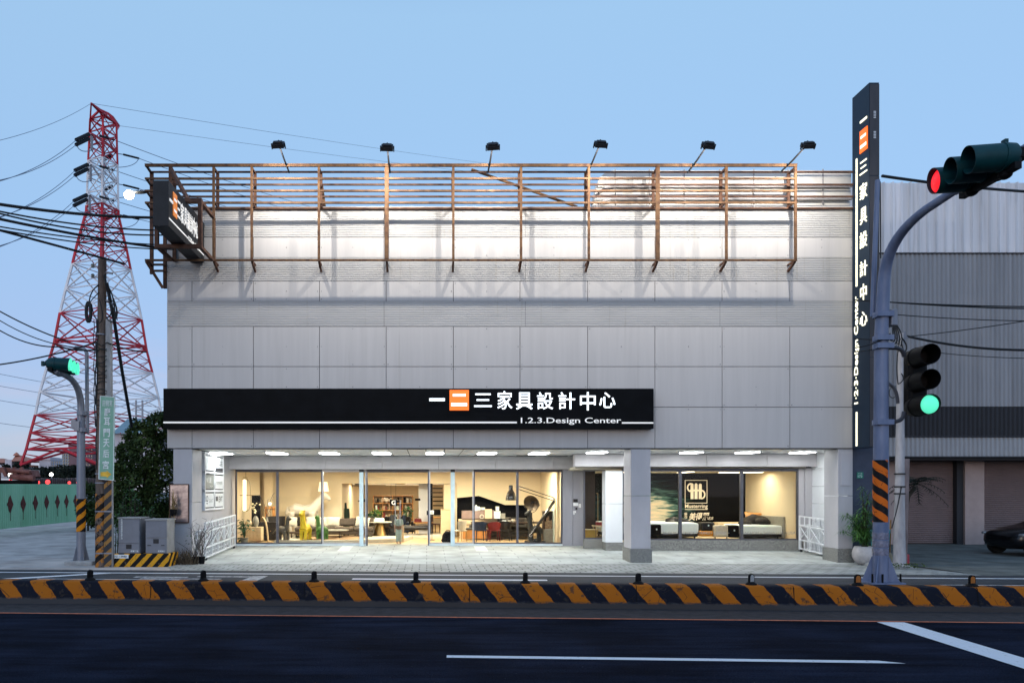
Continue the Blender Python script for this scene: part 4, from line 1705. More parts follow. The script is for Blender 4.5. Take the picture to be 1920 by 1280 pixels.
b.box((LX - .13, LY - .18, ZZ(808, LY)), (LX + .02, LY - .11, ZZ(790, LY)))
b.box((LX - .26, LY - .1, ZZ(803, LY)), (LX - .12, LY + .1, ZZ(786, LY)))
build_each(b, 'clamp', M_['galv'], tr, world=True)
b = MB()
b.lathe([(.1345, 0), (.1305, 1.0)], (0, 0, 0), 26, None, False)
o = b.build('striped_sleeve', M_['pole_l'], tr, smooth=True)
o.location = (0, 0, ZZ(996, LY))
b = MB()
b.box((LX - .35, LY - .35, -.02), (LX + .5, LY + .3, .12))
b.build('footing', M_['concrete'], tr, world=True, bevel=.03)
b = MB()
for k in range(4):
    a = R(45 + 90 * k)
    dx, dy = math.cos(a), math.sin(a)
    b.prism([(.10, 0), (.24, 0), (.14, .42), (.10, .42)], (LX - .008 * dy, LY + .008 * dx, .122), (dx, dy, 0), (0, 0, 1), .016)
build_each(b, 'base_fin', M_['galv'], tr, world=True)
hd = (.975, .22, 0)
row = Vector((-.2, .98, 0)).normalized()
base = Vector((-10.62, 20.62, 5.86))
for k, ln in enumerate((M_['sig_green'], M_['sig_green'], M_['sig_green'])):
    c = base + row * (.36 * k)
    h = signal_unit(tr, c, hd, M_['signal_green'], ln, .185, .40)
    fix_children(h)
    nv = Vector(hd).normalized()
    b = MB()
    N = 24
    Mx = frame_from(hd)
    vs, fs = [], []
    for i in range(N):
        a = 2 * math.pi * i / N
        vs += [c + Mx @ Vector((.172 * math.cos(a), .172 * math.sin(a), .30)), c + Mx @ Vector((.178 * math.cos(a), .178 * math.sin(a), .405))]
    for i in range(N):
        j = (i + 1) % N
        fs.append((2 * i, 2 * j, 2 * j + 1, 2 * i + 1))
    b.add(vs, fs)
    fs2 = tuple(2 * i for i in range(N))
    b.f.append(fs2)
    b.m.append(0)
    b.build('mouth_glow', M_['sig_green'], tr, world=True, smooth=True)  # glowing lining and disc stand for green light inside the hood
b = MB()
b.rbox(base + row * .36 - nv * .12 - Vector((0, 0, .17)), (.12, 1.05, .12), Matrix((row.cross(Vector((0, 0, 1))), row, Vector((0, 0, 1)))).transposed())
b.rbox(base + row * .36 - nv * .10, (.3, .95, .14), Matrix((row.cross(Vector((0, 0, 1))), row, Vector((0, 0, 1)))).transposed())
b.build('signal_bracket', M_['signal_black'], tr, world=True)
b = MB()
b.tube([base - nv * .24, base - nv * .31], [.07, .05], 10)
b.rbox(base - nv * .34, (.07, .07, .14), Matrix.Identity(3))
b.build('end_cap', M_['signal_green'], tr, world=True)

# ================================================================== left corner: utility poles, guide sign, cabinets
UX0, UY0 = -9.58, 21.2
up = thing('utility_pole', 'brown weathered utility pole with coiled cables and worn orange stripes at its foot', 'utility pole', (UX0, UY0, 0))
b = MB()
b.tube([(UX0, UY0, -.02), (UX0 + .0, UY0, 4.5), (UX0 + .03, UY0, ZZ(487, UY0))], [.165, .14, .115], 20)
b.build('pole', M_['pole_brown'], up, smooth=True, world=True)
b = MB()
b.lathe([(.1685, 0), (.162, ZZ(925, UY0))], (0, 0, 0), 24, None, False)
b.build('striped_sleeve', M_['pole_w'], up, smooth=True)
b = MB()
for y in (628, 888, 958, 1036, 905):
    b.lathe([(.152, -.018), (.172, -.018), (.172, .018), (.152, .018)], (UX0, UY0, ZZ(y, UY0)), 18)
build_each(b, 'steel_band', M_['galv'], up, world=True)
b = MB()
b.bar(W(197, 510, UY0), W(211, 513, UY0), .06, .05)
b.bar(W(196, 562, UY0), W(214, 571, UY0), .05, .05)
b.bar(W(172, 500, UY0), W(186, 500, UY0), .03)
b.bar(W(172, 518, UY0), W(186, 521, UY0), .03)
build_each(b, 'cross_arm', M_['galv'], up, world=True)
b = MB()
for y in (502, 521):
    b.lathe([(.03, 0), (.06, .02), (.03, .05), (.06, .08), (.03, .12)], W(174, y, UY0), 10)
build_each(b, 'porcelain_insulator', M_['ceramic'], up, world=True)
b = MB()
ring = [W(166 + 4.2 * math.cos(t), 585 + 18 * math.sin(t), UY0 - .1) for t in [i * math.pi / 9 for i in range(19)]]
b.tube(ring, .05, 8)
for a, c, k, r in (((185, 534), (167, 570), (168, 545), .018), ((186, 548), (166, 602), (150, 580), .014), ((196, 515), (205, 560), (200, 540), .03), ((205, 560), (216, 602), (224, 570), .016),
                   ((200, 535), (216, 598), (214, 545), .02), ((198, 530), (214, 600), (232, 590), .014), ((203, 560), (200, 596), (216, 590), .02), ((186, 560), (186, 606), (198, 600), .012), ((172, 570), (186, 602), (176, 600), .014),
                   ((197, 566), (220, 600), (210, 560), .016), ((200, 596), (216, 602), (206, 606), .018)):
    b.tube(arc(W(*a, UY0 - .12), W(*c, UY0 - .12), W(*k, UY0 - .12), 10), r, 6)
b.build('coiled_cable', M_['cable'], up, world=True)
b = MB()
for x0, x1, y1, r in ((181, 178, 800, .018), (182.5, 180, 880, .012), (176, 177, 760, .012)):
    pts = []
    for i in range(12):
        t = i / 11
        pts.append(W(x0 + (x1 - x0) * t + 1.2 * math.sin(i * 1.9), 600 + (y1 - 600) * t, UY0 - .14))
    b.tube(pts, r, 6)
for k in range(16):
    y = 640 + k * 9 + random.uniform(-3, 3)
    b.tube(arc(W(182, y, UY0 - .15), W(200, y + random.uniform(-8, 8), UY0 - .15), W(192, y + random.uniform(-12, 12), UY0 - .2), 5), .010, 5)
b.build('strapped_wire', M_['cable'], up, world=True)

SP = thing('sign_post', 'slim pale concrete post strapped to the brown utility pole', 'post', (-9.33, UY0 - .05, 0))
b = MB()
b.prism([(-.11, 0), (.11, 0), (.07, ZZ(600, UY0)), (-.07, ZZ(600, UY0))], (-9.33, UY0 - .13, 0), (1, 0, 0), (0, 0, 1), -.16)
b.build('post', M_['pole_concrete'], SP, world=True, bevel=.01)
b = MB()
b.box((-.112, -.085, .02), (.112, -.081, 2.6))
b.build('striped_sheet', stripes('post_stripes', (.045, .045, .05), (.34, .17, .05), .34, (-.9, 0, 1), .42, .75, (.22, .21, .20), .9, 5.0), SP)
b = MB()
for y in (888, 958, 1036):
    b.box((-9.45, UY0 - .142, ZZ(y, UY0) - .02), (-9.21, UY0 - .136, ZZ(y, UY0) + .02))
build_each(b, 'steel_band', M_['galv'], SP, world=True)

GYs = 20.98
gs = thing('guide_sign', 'tall pale green guide sign with white characters and a yellow arrow on the utility pole', 'sign', W(200, 822, GYs), 0)
b = MB()
quad = [(184.5, 898), (213, 900.5), (215.5, 743.5), (187.5, 741.5)]
pp = lambda q: [(XX(x, GYs), ZZ(y, GYs)) for x, y in q]
b.prism(pp(quad), (0, GYs, 0), (1, 0, 0), (0, 0, 1), -.03)
b.build('sign_plate', M_['guide_green'], gs, world=True)
b = MB()
cx, cy = 200.1, 821
inner = [(cx + (x - cx) * .90, cy + (y - cy) * .985) for x, y in quad]
for i in range(4):
    j = (i + 1) % 4
    b.prism(pp([quad[i], quad[j], inner[j], inner[i]]), (0, GYs - .004, 0), (1, 0, 0), (0, 0, 1), -.003)
b.build('border', M_['lettering_white'], gs, world=True)
b = MB()
for ch, x, y in (('鹿', 201.2, 772), ('耳', 200.8, 790), ('門', 200.2, 811), ('天', 199.6, 830), ('后', 199, 850), ('宮', 198.4, 871)):
    text(b, ch, (XX(x, GYs), GYs - .001, ZZ(y, GYs)), UX, UZ, 12.0 * GYs / F, 15.5 * GYs / F, .022, .006)
text(b, '府龍宮', (XX(201.5, GYs), GYs - .001, ZZ(755.5, GYs)), UX, UZ, 19 * GYs / F, 11.5 * GYs / F, .004, .006)
b.build('character', M_['lettering_white'], gs, world=True)
b = MB()
b.prism(pp([(188.5, 892.5), (188.5, 884.5), (200, 884), (200, 881.5), (209, 889), (200, 896), (200, 893)]), (0, GYs - .004, 0), (1, 0, 0), (0, 0, 1), -.004)
b.build('arrow', M_['letter_yellow'], gs, world=True)

CY = 21.2
pl = thing('striped_plinth', 'low yellow and black striped concrete plinth under the two grey cabinets', 'plinth', (XX(264, CY), CY, 0))
b = MB()
b.box((XX(213, CY), CY, -.02), (-7.60, CY + .85, .385))
b.build('plinth_block', M_['plinth'], pl, world=True, bevel=.02)
b = MB()
b.box((XX(213, CY) + .02, CY - .012, ZZ(1046, CY)), (XX(241, CY), CY - .001, ZZ(1039, CY)))
b.build('notice', M_['panel_white'], pl, world=True)
b = MB()
text(b, '151-134401', (XX(227, CY), CY - .013, ZZ(1042.5, CY)), UX, UZ, .36, .06, .02, .003)
b.build('notice_lettering', M_['chair_blue'], pl, world=True)
for i, (x0, x1, y0, lb) in enumerate(((222, 262.5, 970, 'grey utility cabinet nearer the utility pole, with a line of white characters down its front'), (273, 313.5, 973, 'grey utility cabinet nearer the shop pillar, paler on its right side'))):
    X0, X1, z1 = XX(x0, CY + .06), XX(x1, CY + .06), ZZ(y0, CY + .06)
    cb = thing('utility_cabinet', lb, 'cabinet', ((X0 + X1) / 2, CY + .06, .386), 0, 'grey street cabinets on the striped plinth')
    b = MB()
    b.mi = 0
    b.box((X0, CY + .06, .387), (X1, CY + .70, z1 - .04))
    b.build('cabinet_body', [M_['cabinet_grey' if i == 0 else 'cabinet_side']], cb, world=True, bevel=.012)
    b = MB()
    zm = .387 + (.30 if i == 0 else .46)
    b.box((X0 + .012, CY + .035, zm + .008), (X1 - .012, CY + .059, z1 - .05))
    b.box((X0 + .012, CY + .035, .40), (X1 - .012, CY + .059, zm - .008))
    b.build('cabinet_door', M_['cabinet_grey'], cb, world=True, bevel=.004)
    b = MB()
    b.box((X0 - .02, CY + .03, z1 - .039), (X1 + .02, CY + .73, z1 + .01))
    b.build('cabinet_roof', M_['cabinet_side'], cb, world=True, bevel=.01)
    b = MB()
    xm = (X0 + X1) / 2
    zl = zm - .06
    b.box((xm - .08, CY + .024, zl - .10), (xm + .08, CY + .034, zl + .03))
    b.box((xm - .035, CY + .018, zl - .08), (xm + .035, CY + .023, zl - .03))
    if i:
        for s in (-.2, .2):
            b.box((xm + s - .05, CY + .02, .62), (xm + s + .05, CY + .034, .64))
    b.build('lock', M_['dark_metal'], cb, world=True)
    b = MB()
    if i == 0:
        text(b, '高低壓配電設備箱台電公司', (X0 + .11, CY + .032, (zm + z1) / 2 + .06), (0, 0, -1), (1, 0, 0), .62, .05, .01, .002)
    text(b, '配電設備' if i else '配電管線', (X1 - .15, CY + .032, .46), UX, UZ, .22, .05, .02, .002)
    b.build('lettering', M_['lettering_white'], cb, world=True)

# rusty sheet metal board on the left pillar, with a dried plant in front of it
bd = thing('metal_board', 'blotchy sheet metal board fixed to a grey pillar beside the tree', 'board', (XX(337, FY), FY - .03, 1.9))
b = MB()
b.box((XX(319, FY), FY - .03, ZZ(979, FY)), (XX(354, FY), FY - .002, ZZ(908, FY)))
b.build('board', M_['sheet_metal'], bd, world=True)
b = MB()
x0, x1, z0, z1 = XX(318, FY), XX(355, FY), ZZ(980, FY), ZZ(907, FY)
for lo, hi in (((x0, z0), (x1, z0 + .03)), ((x0, z1 - .03), (x1, z1)), ((x0, z0 + .03), (x0 + .03, z1 - .03)), ((x1 - .03, z0 + .03), (x1, z1 - .03))):
    b.box((lo[0], FY - .045, lo[1]), (hi[0], FY - .031, hi[1]))
b.build('board_frame', M_['rust_dark'], bd, world=True)

# ------------------------------------------------------------------ leaves and plants
def leaf_cluster(b, c, rad, n, size, flat=.0, droop=0.0, aspect=2.2):
    c = Vector(c)
    for _ in range(n):
        while True:
            p = Vector((random.uniform(-1, 1), random.uniform(-1, 1), random.uniform(-1, 1)))
            if p.length < 1:
                break
        p = p * (p.length ** -.45 if p.length > .05 else 1)
        q = c + Vector((p.x * rad[0], p.y * rad[1], p.z * rad[2]))
        d = Vector((random.gauss(0, 1), random.gauss(0, 1), random.gauss(0, 1) * (1 - flat) - droop)).normalized()
        s = d.cross(Vector((random.gauss(0, 1), random.gauss(0, 1), random.gauss(0, 1)))).normalized()
        L = size * random.uniform(.6, 1.3)
        w = L / aspect
        m = q + d * L * .5
        b.add([q, m + s * w * .5, q + d * L, m - s * w * .5], [(0, 1, 2, 3)])


def branch_tree(b, base, top, r0, limbs):
    base, top = Vector(base), Vector(top)
    b.tube([base, base.lerp(top, .5) + Vector((random.uniform(-.1, .1), 0, 0)), top], [r0, r0 * .75, r0 * .4], 10)
    for p in limbs:
        p = Vector(p)
        st = base.lerp(top, random.uniform(.45, .95))
        b.tube([st, st.lerp(p, .5) + Vector((0, 0, .12)), p], [r0 * .4, r0 * .25, r0 * .1], 6)


td = thing('broad_tree', 'dense dark broadleaf tree crowding the side wall of the shop', 'tree', (-10.6, 26.8, 0))
blobs = []
TY = 26.8
for x, y, r in ((262, 815, 24), (295, 800, 26), (316, 835, 26), (238, 850, 22), (275, 850, 30), (305, 880, 30), (240, 890, 26), (268, 905, 32), (228, 925, 22), (300, 930, 30), (258, 950, 30), (316, 790, 14), (222, 880, 12), (236, 960, 26), (290, 970, 30), (313, 960, 22)):
    c = W(x, y, TY + random.uniform(-.9, .9))
    blobs.append((c, r * TY / F))
b = MB()
for c, r in blobs:
    leaf_cluster(b, c, (r, r * 1.1, r), 850, .16, .2, .3)
for c, r in blobs:
    for k in range(4):
        a = random.uniform(0, 6.28)
        e = random.uniform(-.5, 1.2)
        q = c + Vector((math.cos(a) * math.cos(e), math.sin(a) * math.cos(e) * .8, math.sin(e))) * r * 1.05
        leaf_cluster(b, q, (r * .3, r * .3, r * .3), 60, .15, .2, .3)
b.build('crown', M_['leaf_dark'], td, world=True)
b = MB()
branch_tree(b, (-10.5, 26.9, -.02), W(275, 850, TY), .16, [c for c, r in blobs[:9]])
b.build('trunk', M_['bark'], td, world=True, smooth=True)

bu = thing('leafy_shrub', 'bright green upright shrub behind the grey cabinets', 'shrub', (XX(245, 23.5), 23.5, 0))
b = MB()
st = MB()
for k in range(26):
    x = random.choice([random.uniform(212, 262), random.uniform(225, 258), random.uniform(268, 290)])
    topy = 985 - 70 * max(0, 1 - abs(x - 243) / 34) - random.uniform(0, 18)
    if x > 262:
        topy = random.uniform(940, 965)
    Y = 23.5 + random.uniform(-.5, .6)
    base = Vector((XX(x + random.uniform(-6, 6), Y), Y, 0))
    top = W(x, topy, Y)
    st.tube([base, base.lerp(top, .5), top], [.02, .014, .006], 5)
    for j in range(34):
        t = random.uniform(.25, 1)
        p = base.lerp(top, t)
        a = random.uniform(0, 6.28)
        d = Vector((math.cos(a), math.sin(a), random.uniform(.1, .9))).normalized()
        s = d.cross(Vector((0, 0, 1))).normalized()
        L = random.uniform(.09, .17)
        b.add([p, p + d * L * .5 + s * L * .2, p + d * L, p + d * L * .5 - s * L * .2], [(0, 1, 2, 3)])
b.build('foliage', M_['leaf_mid'], bu, world=True)
st.build('stem', M_['bark'], bu, world=True)

dp = thing('dried_plant', 'dried spiky plant in a hanging pot before the metal board', 'plant', W(325, 945, FY - .25))
b = MB()
o = W(325, 950, FY - .25)
for k in range(46):
    a = random.uniform(0, 6.28)
    e = random.uniform(-.9, 1.4)
    d = Vector((math.cos(a) * math.cos(e) * .45, math.sin(a) * math.cos(e) * .35, math.sin(e)))
    L = random.uniform(.25, .52)
    p0 = o + Vector((random.uniform(-.03, .03), 0, random.uniform(-.2, .25)))
    b.tube([p0, p0 + d * L * .6, p0 + d * L - Vector((0, 0, L * .3))], [.010, .008, .002], 4)
b.build('dry_leaves', mat('dry_leaf', (.20, .13, .05), .8, 0, .3, 9, island=.5), dp, world=True)
b = MB()
b.lathe([(.06, -.28), (.10, -.2), (.11, -.08), (.10, -.07)], o, 14)
b.build('pot', M_['black_matt'], dp, world=True)
b = MB()
b.tube([o + Vector((0, 0, -.1)), Vector((o.x, FY + .0, o.z + .05))], .012, 6)
b.tube([o + Vector((-.13, .1, -2.0)), o + Vector((-.13, .12, -.1))], .022, 6)
build_each(b, 'hook', M_['dark_metal'], dp, world=True)

for i, (px, lb) in enumerate(((366, 'left one of two black pots of bare twigs by the left pillar'), (378.5, 'right one of two black pots of bare twigs by the left pillar'))):
    Y = 22.0
    X = XX(px, Y)
    tp_ = thing('twig_pot', lb, 'potted plant', (X, Y, .006), 0, 'black pots of bare twigs')
    b = MB()
    b.lathe([(.075, 0), (.10, .21), (.105, .225), (.092, .225), (.088, .19)], n=16)
    b.build('pot', M_['black_matt'], tp_, smooth=True)
    b = MB()
    for k in range(11):
        a = random.uniform(0, 6.28)
        L = random.uniform(.5, 1.25)
        p = Vector((0, 0, .18))
        pts = [p]
        d = Vector((math.cos(a) * .22, math.sin(a) * .22, 1)).normalized()
        for j in range(6):
            d = (d + Vector((random.uniform(-.35, .35), random.uniform(-.3, .3), 0))).normalized()
            p = p + d * L / 6
            pts.append(p)
            if j > 1:
                e = p + Vector((random.uniform(-.18, .18), random.uniform(-.15, .15), random.uniform(.0, .15)))
                b.tube([p, e], [.004, .002], 4)
        b.tube(pts, [.008] * 6 + [.003], 5)
    b.build('twigs', M_['twig'], tp_)
    b = MB()
    leaf_cluster(b, (-.1, 0, .75), (.28, .2, .35), 26, .07)
    b.build('few_leaves', M_['leaf_plant'], tp_)
wd = thing('dry_weeds', 'tangle of dry brown weeds between the striped plinth and the pillar', 'weeds', (-7.5, 22.0, 0))
b = MB()
for k in range(230):
    p = Vector((random.uniform(-7.75, -6.95), random.uniform(21.7, 22.25), 0))
    d = Vector((random.uniform(-.6, .6), random.uniform(-.4, .4), 1)).normalized()
    L = random.uniform(.12, .55)
    b.tube([p, p + d * L * .6 + Vector((random.uniform(-.05, .05), 0, 0)), p + d * L], [.008, .006, .002], 4)
b.build('weed_stems', mat('weed', (.085, .06, .035), .9, 0, .4, 8, island=.5), wd, world=True)

# ------------------------------------------------------------------ brand panels on the left cheek wall
PXW = -7.30 + .002
lbs = ['white light panel with faint grey writing, top left of the six wall signs', 'grey and black wall sign, top right of the six', 'dark grey wall sign with white writing, middle left of the six', 'pale wall sign with thin lettering, middle right of the six',
       'white wall sign with a round black mark, bottom left of the six', 'white wall sign with a black block and letters, bottom right of the six']
txts = ['HABITAT', 'CAREGEE', 'N.IDEE', 'Furninova', 'GRANT', 'LEWT']
pw = thing('sign_rack', 'white painted rack that holds the six wall signs in the recess', 'rack', (PXW, 24.6, 2.5))
b = MB()
ya0, ya1 = 23.42, 25.62
za0, za1 = 1.60, 3.5
for z in (za0, 2.21, 2.82, za1 - .06):
    b.box((PXW, ya0, z), (PXW + .09, ya1, z + .06))
for y in (ya0, (ya0 + ya1) / 2 - .03, ya1 - .06):
    b.box((PXW, y, za0 + .061), (PXW + .085, y + .06, za1 - .061))
b.build('rack_frame', M_['white_paint'], pw, world=True)
i = 0
for r_ in range(3):
    for c_ in range(2):
        z0 = (2.89, 2.28, 1.67)[r_]
        y0 = ya0 + .08 + c_ * (ya1 - ya0) / 2 * .985
        y1, z1 = y0 + .95, z0 + .52
        f = thing('wall_sign', lbs[i], 'sign', (PXW + .05, (y0 + y1) / 2, z0), 0, 'six small signs on the left wall of the recess')
        b = MB()
        b.box((PXW + .02, y0, z0), (PXW + .07, y1, z1))
        b.build('sign_frame', M_['dark_metal'], f, world=True)
        b = MB()
        b.box((PXW + .071, y0 + .03, z0 + .03), (PXW + .078, y1 - .03, z1 - .03))
        b.build('sign_face', M_[('panel_white', 'panel_white', 'panel_grey', 'panel_white', 'panel_white', 'panel_white')[i]], f, world=True)
        b = MB()
        ink = M_[('letter_grey', 'letter_dark', 'lettering_white', 'letter_grey', 'letter_grey', 'letter_dark')[i]]
        yc, zc = (y0 + y1) / 2, (z0 + z1) / 2
        xx = PXW + .079
        if i == 0:
            text(b, '家居', (xx, yc + .2, zc + .05), (0, 1, 0), UZ, .3, .2, .01, .003)
        elif i == 1:
            text(b, txts[1], (xx, yc + .02, zc + .04), (0, 1, 0), UZ, .72, .16, .0, .003)
            b.box((xx, y0 + .05, z0 + .04), (xx + .003, y1 - .05, z0 + .14))
        elif i == 2:
            text(b, 'N 傢居', (xx, yc - .1, zc + .06), (0, 1, 0), UZ, .5, .2, .012, .003)
            text(b, 'living room', (xx, yc + .18, zc - .14), (0, 1, 0), UZ, .36, .07, 0, .003)
        elif i == 3:
            text(b, 'Furninova', (xx, yc, zc), (0, 1, 0), UZ, .7, .14, 0, .003)
        elif i == 4:
            text(b, 'GRANT', (xx, yc + .12, zc - .02), (0, 1, 0), UZ, .44, .13, 0, .003)
        else:
            text(b, 'IEWT', (xx, yc + .15, zc + .02), (0, 1, 0), UZ, .46, .2, .012, .003)
            b.box((xx, y0 + .08, zc - .04), (xx + .003, y0 + .3, zc + .12))
        b.build('lettering', ink, f, world=True)
        if i == 4:
            b = MB()
            b.lathe([(.075, 0), (.10, 0), (.10, .004), (.075, .004), (.075, 0)], (xx, y0 + .17, zc + .05), 20, Matrix(((0, 0, 1), (1, 0, 0), (0, 1, 0))), False)
            b.box((xx, y0 + .1, zc - .12), (xx + .003, y0 + .24, zc - .09))
            b.box((xx, y0 + .13, zc - .03), (xx + .003, y0 + .21, zc - .01))
            b.build('emblem', M_['letter_dark'], f, world=True)
        i += 1


# ------------------------------------------------------------------ white rails on wheels
def rail_fence(label, p0, p1, h=1.12, n=4):
    p0, p1 = Vector(p0), Vector(p1)
    f = thing('rolling_railing', label, 'railing', p0, 0, 'white rolling railings at the sides of the forecourt')
    d = (p1 - p0)
    L = d.length
    d.normalize()
    nrm = Vector((-d.y, d.x, 0)).normalized()

    def q(t, z, o=0):
        return p0 + d * t + Vector((0, 0, z)) + nrm * o
    for z in (.12, .42, .92, h):
        b = MB()
        b.bar(q(0, z), q(L, z), .05, .045)
        b.build('rail', M_['white_paint'], f, world=True)
    for k in range(n + 1):
        b = MB()
        b.bar(q(L * k / n, .08), q(L * k / n, h + .02), .045)
        b.build('post', M_['white_paint'], f, world=True)
    b = MB()
    for k in range(n):
        t0, t1 = L * k / n + .03, L * (k + 1) / n - .03
        b.bar(q(t0, .44, .005), q(t1, .90, .005), .026)
        b.bar(q(t0, .90, -.005), q(t1, .44, -.005), .026)
        tm = (t0 + t1) / 2
        b.bar(q(tm, .14), q(tm, .40), .025)
        for tq in (t0 + .08, t1 - .08):
            b.bar(q(tq, .14), q(tq, .92), .016)
        b.bar(q(tm, .94), q(tm, h - .02), .025)
    b.build('lattice', M_['white_paint'], f, world=True)
    b = MB()
    for z in (.16, .94):
        b.bar(q(.03, z, .26), q(L - .03, z, .26), .035)
    for t in (.03, L / 2, L - .03):
        b.bar(q(t, .10, .26), q(t, .96, .26), .035)
        b.bar(q(t, .94, 0), q(t, .94, .26), .03)
    b.build('rear_frame', M_['white_paint'], f, world=True)
    b = MB()
    for t in (.12, L - .12):
        for o in (0, .24):
            Mx = Matrix((d, nrm, Vector((0, 0, 1)))).transposed() @ Matrix.Rotation(R(90), 3, 'X')
            b.lathe([(.02, -.025), (.055, -.02), (.055, .02), (.02, .025)], q(t, .052, o), 12, Mx)
    build_each(b, 'caster', M_['rubber'], f, world=True)


rail_fence('white lattice railing on wheels under the six wall signs', (-7.0, 22.75, gz(22.75)), (-7.0, 26.3, gz(26.3)), 1.2, 5)
rail_fence('white lattice railing on wheels beside the bed display window', (13.05, 25.2, gz(25.2)), (13.0, 23.1, gz(23.1)), 1.25, 3)

# ================================================================== right side
NY = 29.2
nb = thing('neighbour_building', 'ribbed metal clad building with a white top band and roller shutters beside the shop', 'building', (XX(1800, NY), NY, 0))


def ribs(y0, y1, pitch, m, Yp, amp=.05, x0=14.0, x1=34, dut=.45, name='ribbed_cladding'):
    b = MB()
    z0, z1 = ZZ(y1, NY), ZZ(y0, NY)
    vs, fs = [], []
    x = x0
    while x < x1:
        for t, d in ((0, 0), (.5 - dut * .5, 0), (.5 - dut * .2, -amp), (.5 + dut * .2, -amp), (.5 + dut * .5, 0)):
            vs += [(x + t * pitch, Yp + d, z0), (x + t * pitch, Yp + d, z1)]
        x += pitch
    for i in range(len(vs) // 2 - 1):
        fs.append((2 * i, 2 * i + 2, 2 * i + 3, 2 * i + 1))
    b.add(vs, fs)
    return b.build(name, m, nb, world=True)


ribs(343, 475, .36, M_['nb_white'], NY, .11, dut=.28)
ribs(476, 762, .18, M_['nb_grey'], NY - .01, .05, dut=.8)
ribs(763, 818, .18, M_['nb_dark'], NY - .01, .05, dut=.8)
ribs(819, 855, .18, M_['nb_light'], NY - .01, .05, dut=.8)
b = MB()
b.box((14.02, NY + .05, ZZ(855, NY)), (34, NY + 14, ZZ(344, NY)))
b.build('wall', M_['nb_dark'], nb, world=True)
b = MB()
b.box((14.0, NY - .08, ZZ(477, NY)), (34, NY + .04, ZZ(474.5, NY)))
b.box((14.0, NY - .08, ZZ(820, NY)), (34, NY + .04, ZZ(817, NY)))
b.box((14.0, NY - .1, ZZ(857.5, NY)), (34, NY + .2, ZZ(855.2, NY)))
b.build('flashing', M_['nb_dark'], nb, world=True)
SH = 30.6
b = MB()
b.box((XX(1798, SH) + .002, SH - .35, 0), (XX(1834, SH), SH + .3, 3.6))
b.build('pillar', M_['nb_pillar'], nb, world=True, bevel=.01)
b = MB()
b.box((XX(1678, SH) - .5, SH - .35, 0), (XX(1678, SH), SH + .3, 3.6))
b.build('pillar', M_['nb_pillar'], nb, world=True, bevel=.01)
b = MB()
b.box((XX(1786, SH), SH - .25, 0), (XX(1798, SH), SH + .3, 3.6))
b.build('shutter_guide', M_['nb_dark'], nb, world=True)
for x0, x1 in ((1678, 1786), (1834, 2080)):
    b = MB()
    z = .02
    vs, fs = [], []
    a, c = XX(x0, SH) + .002, XX(x1, SH)
    while z < 3.5:
        for t, d in ((0, 0), (.2, -.02), (.6, -.03), (.85, -.015)):
            vs += [(a, SH + d, z + t * .085), (c, SH + d, z + t * .085)]
        z += .085
    for i in range(len(vs) // 2 - 1):
        fs.append((2 * i, 2 * i + 1, 2 * i + 3, 2 * i + 2))
    b.add(vs, fs)
    b.build('roller_shutter', M_['shutter'], nb, world=True)
b = MB()
b.box((14.02, NY + .05, 3.5), (34, SH + .6, 3.6))
b.box((14.02, SH + .32, 0), (34, SH + .6, 3.5))
b.box((13.98, NY + .06, 0), (14.2, SH + .3, 3.5))
b.build('wall', M_['nb_dark'], nb, world=True)

# house number plate
hn = thing('house_number', 'small green house number plate on the dark blue wall', 'number plate', W(1611, 889, FY + .1))
b = MB()
b.box((XX(1606.5, FY + .14), FY + .12, ZZ(896, FY)), (XX(1618, FY + .14), FY + .145, ZZ(884.5, FY)))
b.build('plate', mat('plate_green', (.02, .22, .15), .4), hn, world=True)
b = MB()
text(b, '173', (XX(1612.4, FY + .12), FY + .118, ZZ(892.3, FY)), UX, UZ, .13, .075, .01, .003)
text(b, '安中路', (XX(1612.4, FY + .12), FY + .118, ZZ(887, FY)), UX, UZ, .14, .04, .0, .003)
b.build('number', M_['lettering_white'], hn, world=True)

# concrete poles beyond the signal
cp = thing('concrete_pole', 'leaning pale concrete pole with a bracket and wires before the ribbed building', 'utility pole', (XX(1684, 21.3), 21.3, 0))
PY2 = 21.3
b = MB()
b.tube([W(1686, 1064, PY2), W(1687, 900, PY2), W(1689, 625, PY2)], [.17, .125, .085], 16)
b.build('pole', mat('pole_pale', (.36, .345, .355), .85, 0, .2, 5, sc3=(1, 1, .3)), cp, smooth=True, world=True)
b = MB()
b.bar(W(1679, 632, PY2), W(1703, 632, PY2), .06)
b.bar(W(1684, 622, PY2), W(1684, 640, PY2), .05)
b.bar(W(1696, 622, PY2), W(1696, 640, PY2), .05)
build_each(b, 'cross_arm', M_['galv'], cp, world=True)
b = MB()
for a, c, k, r in (((1690, 632), (1696, 660), (1706, 650), .02), ((1688, 634), (1684, 720), (1678, 680), .015), ((1690, 640), (1700, 655), (1694, 665), .015), ((1684, 720), (1690, 700), (1700, 712), .015), ((1682, 736), (1668, 742), (1676, 752), .012), ((1668, 742), (1680, 724), (1664, 726), .012), ((1690, 912), (1672, 990), (1684, 950), .015)):
    b.tube(arc(W(*a, PY2 - .15), W(*c, PY2 - .15), W(*k, PY2 - .15), 8), r, 6)
for y in (888, 912, 925):
    b.lathe([(.13, -.02), (.15, -.02), (.15, .02), (.13, .02)], W(1687, y, PY2), 12)
b.build('strapped_wire', M_['cable'], cp, world=True)
c2 = thing('concrete_post', 'short weathered concrete post just right of the leaning pole', 'post', (XX(1694, 21.6), 21.6, 0))
b = MB()
b.prism([(XX(1683, 21.6), -.02), (XX(1697, 21.6), -.02), (XX(1702, 21.6), ZZ(860, 21.6)), (XX(1691, 21.6), ZZ(860, 21.6))], (0, 21.5, 0), (1, 0, 0), (0, 0, 1), -.2)
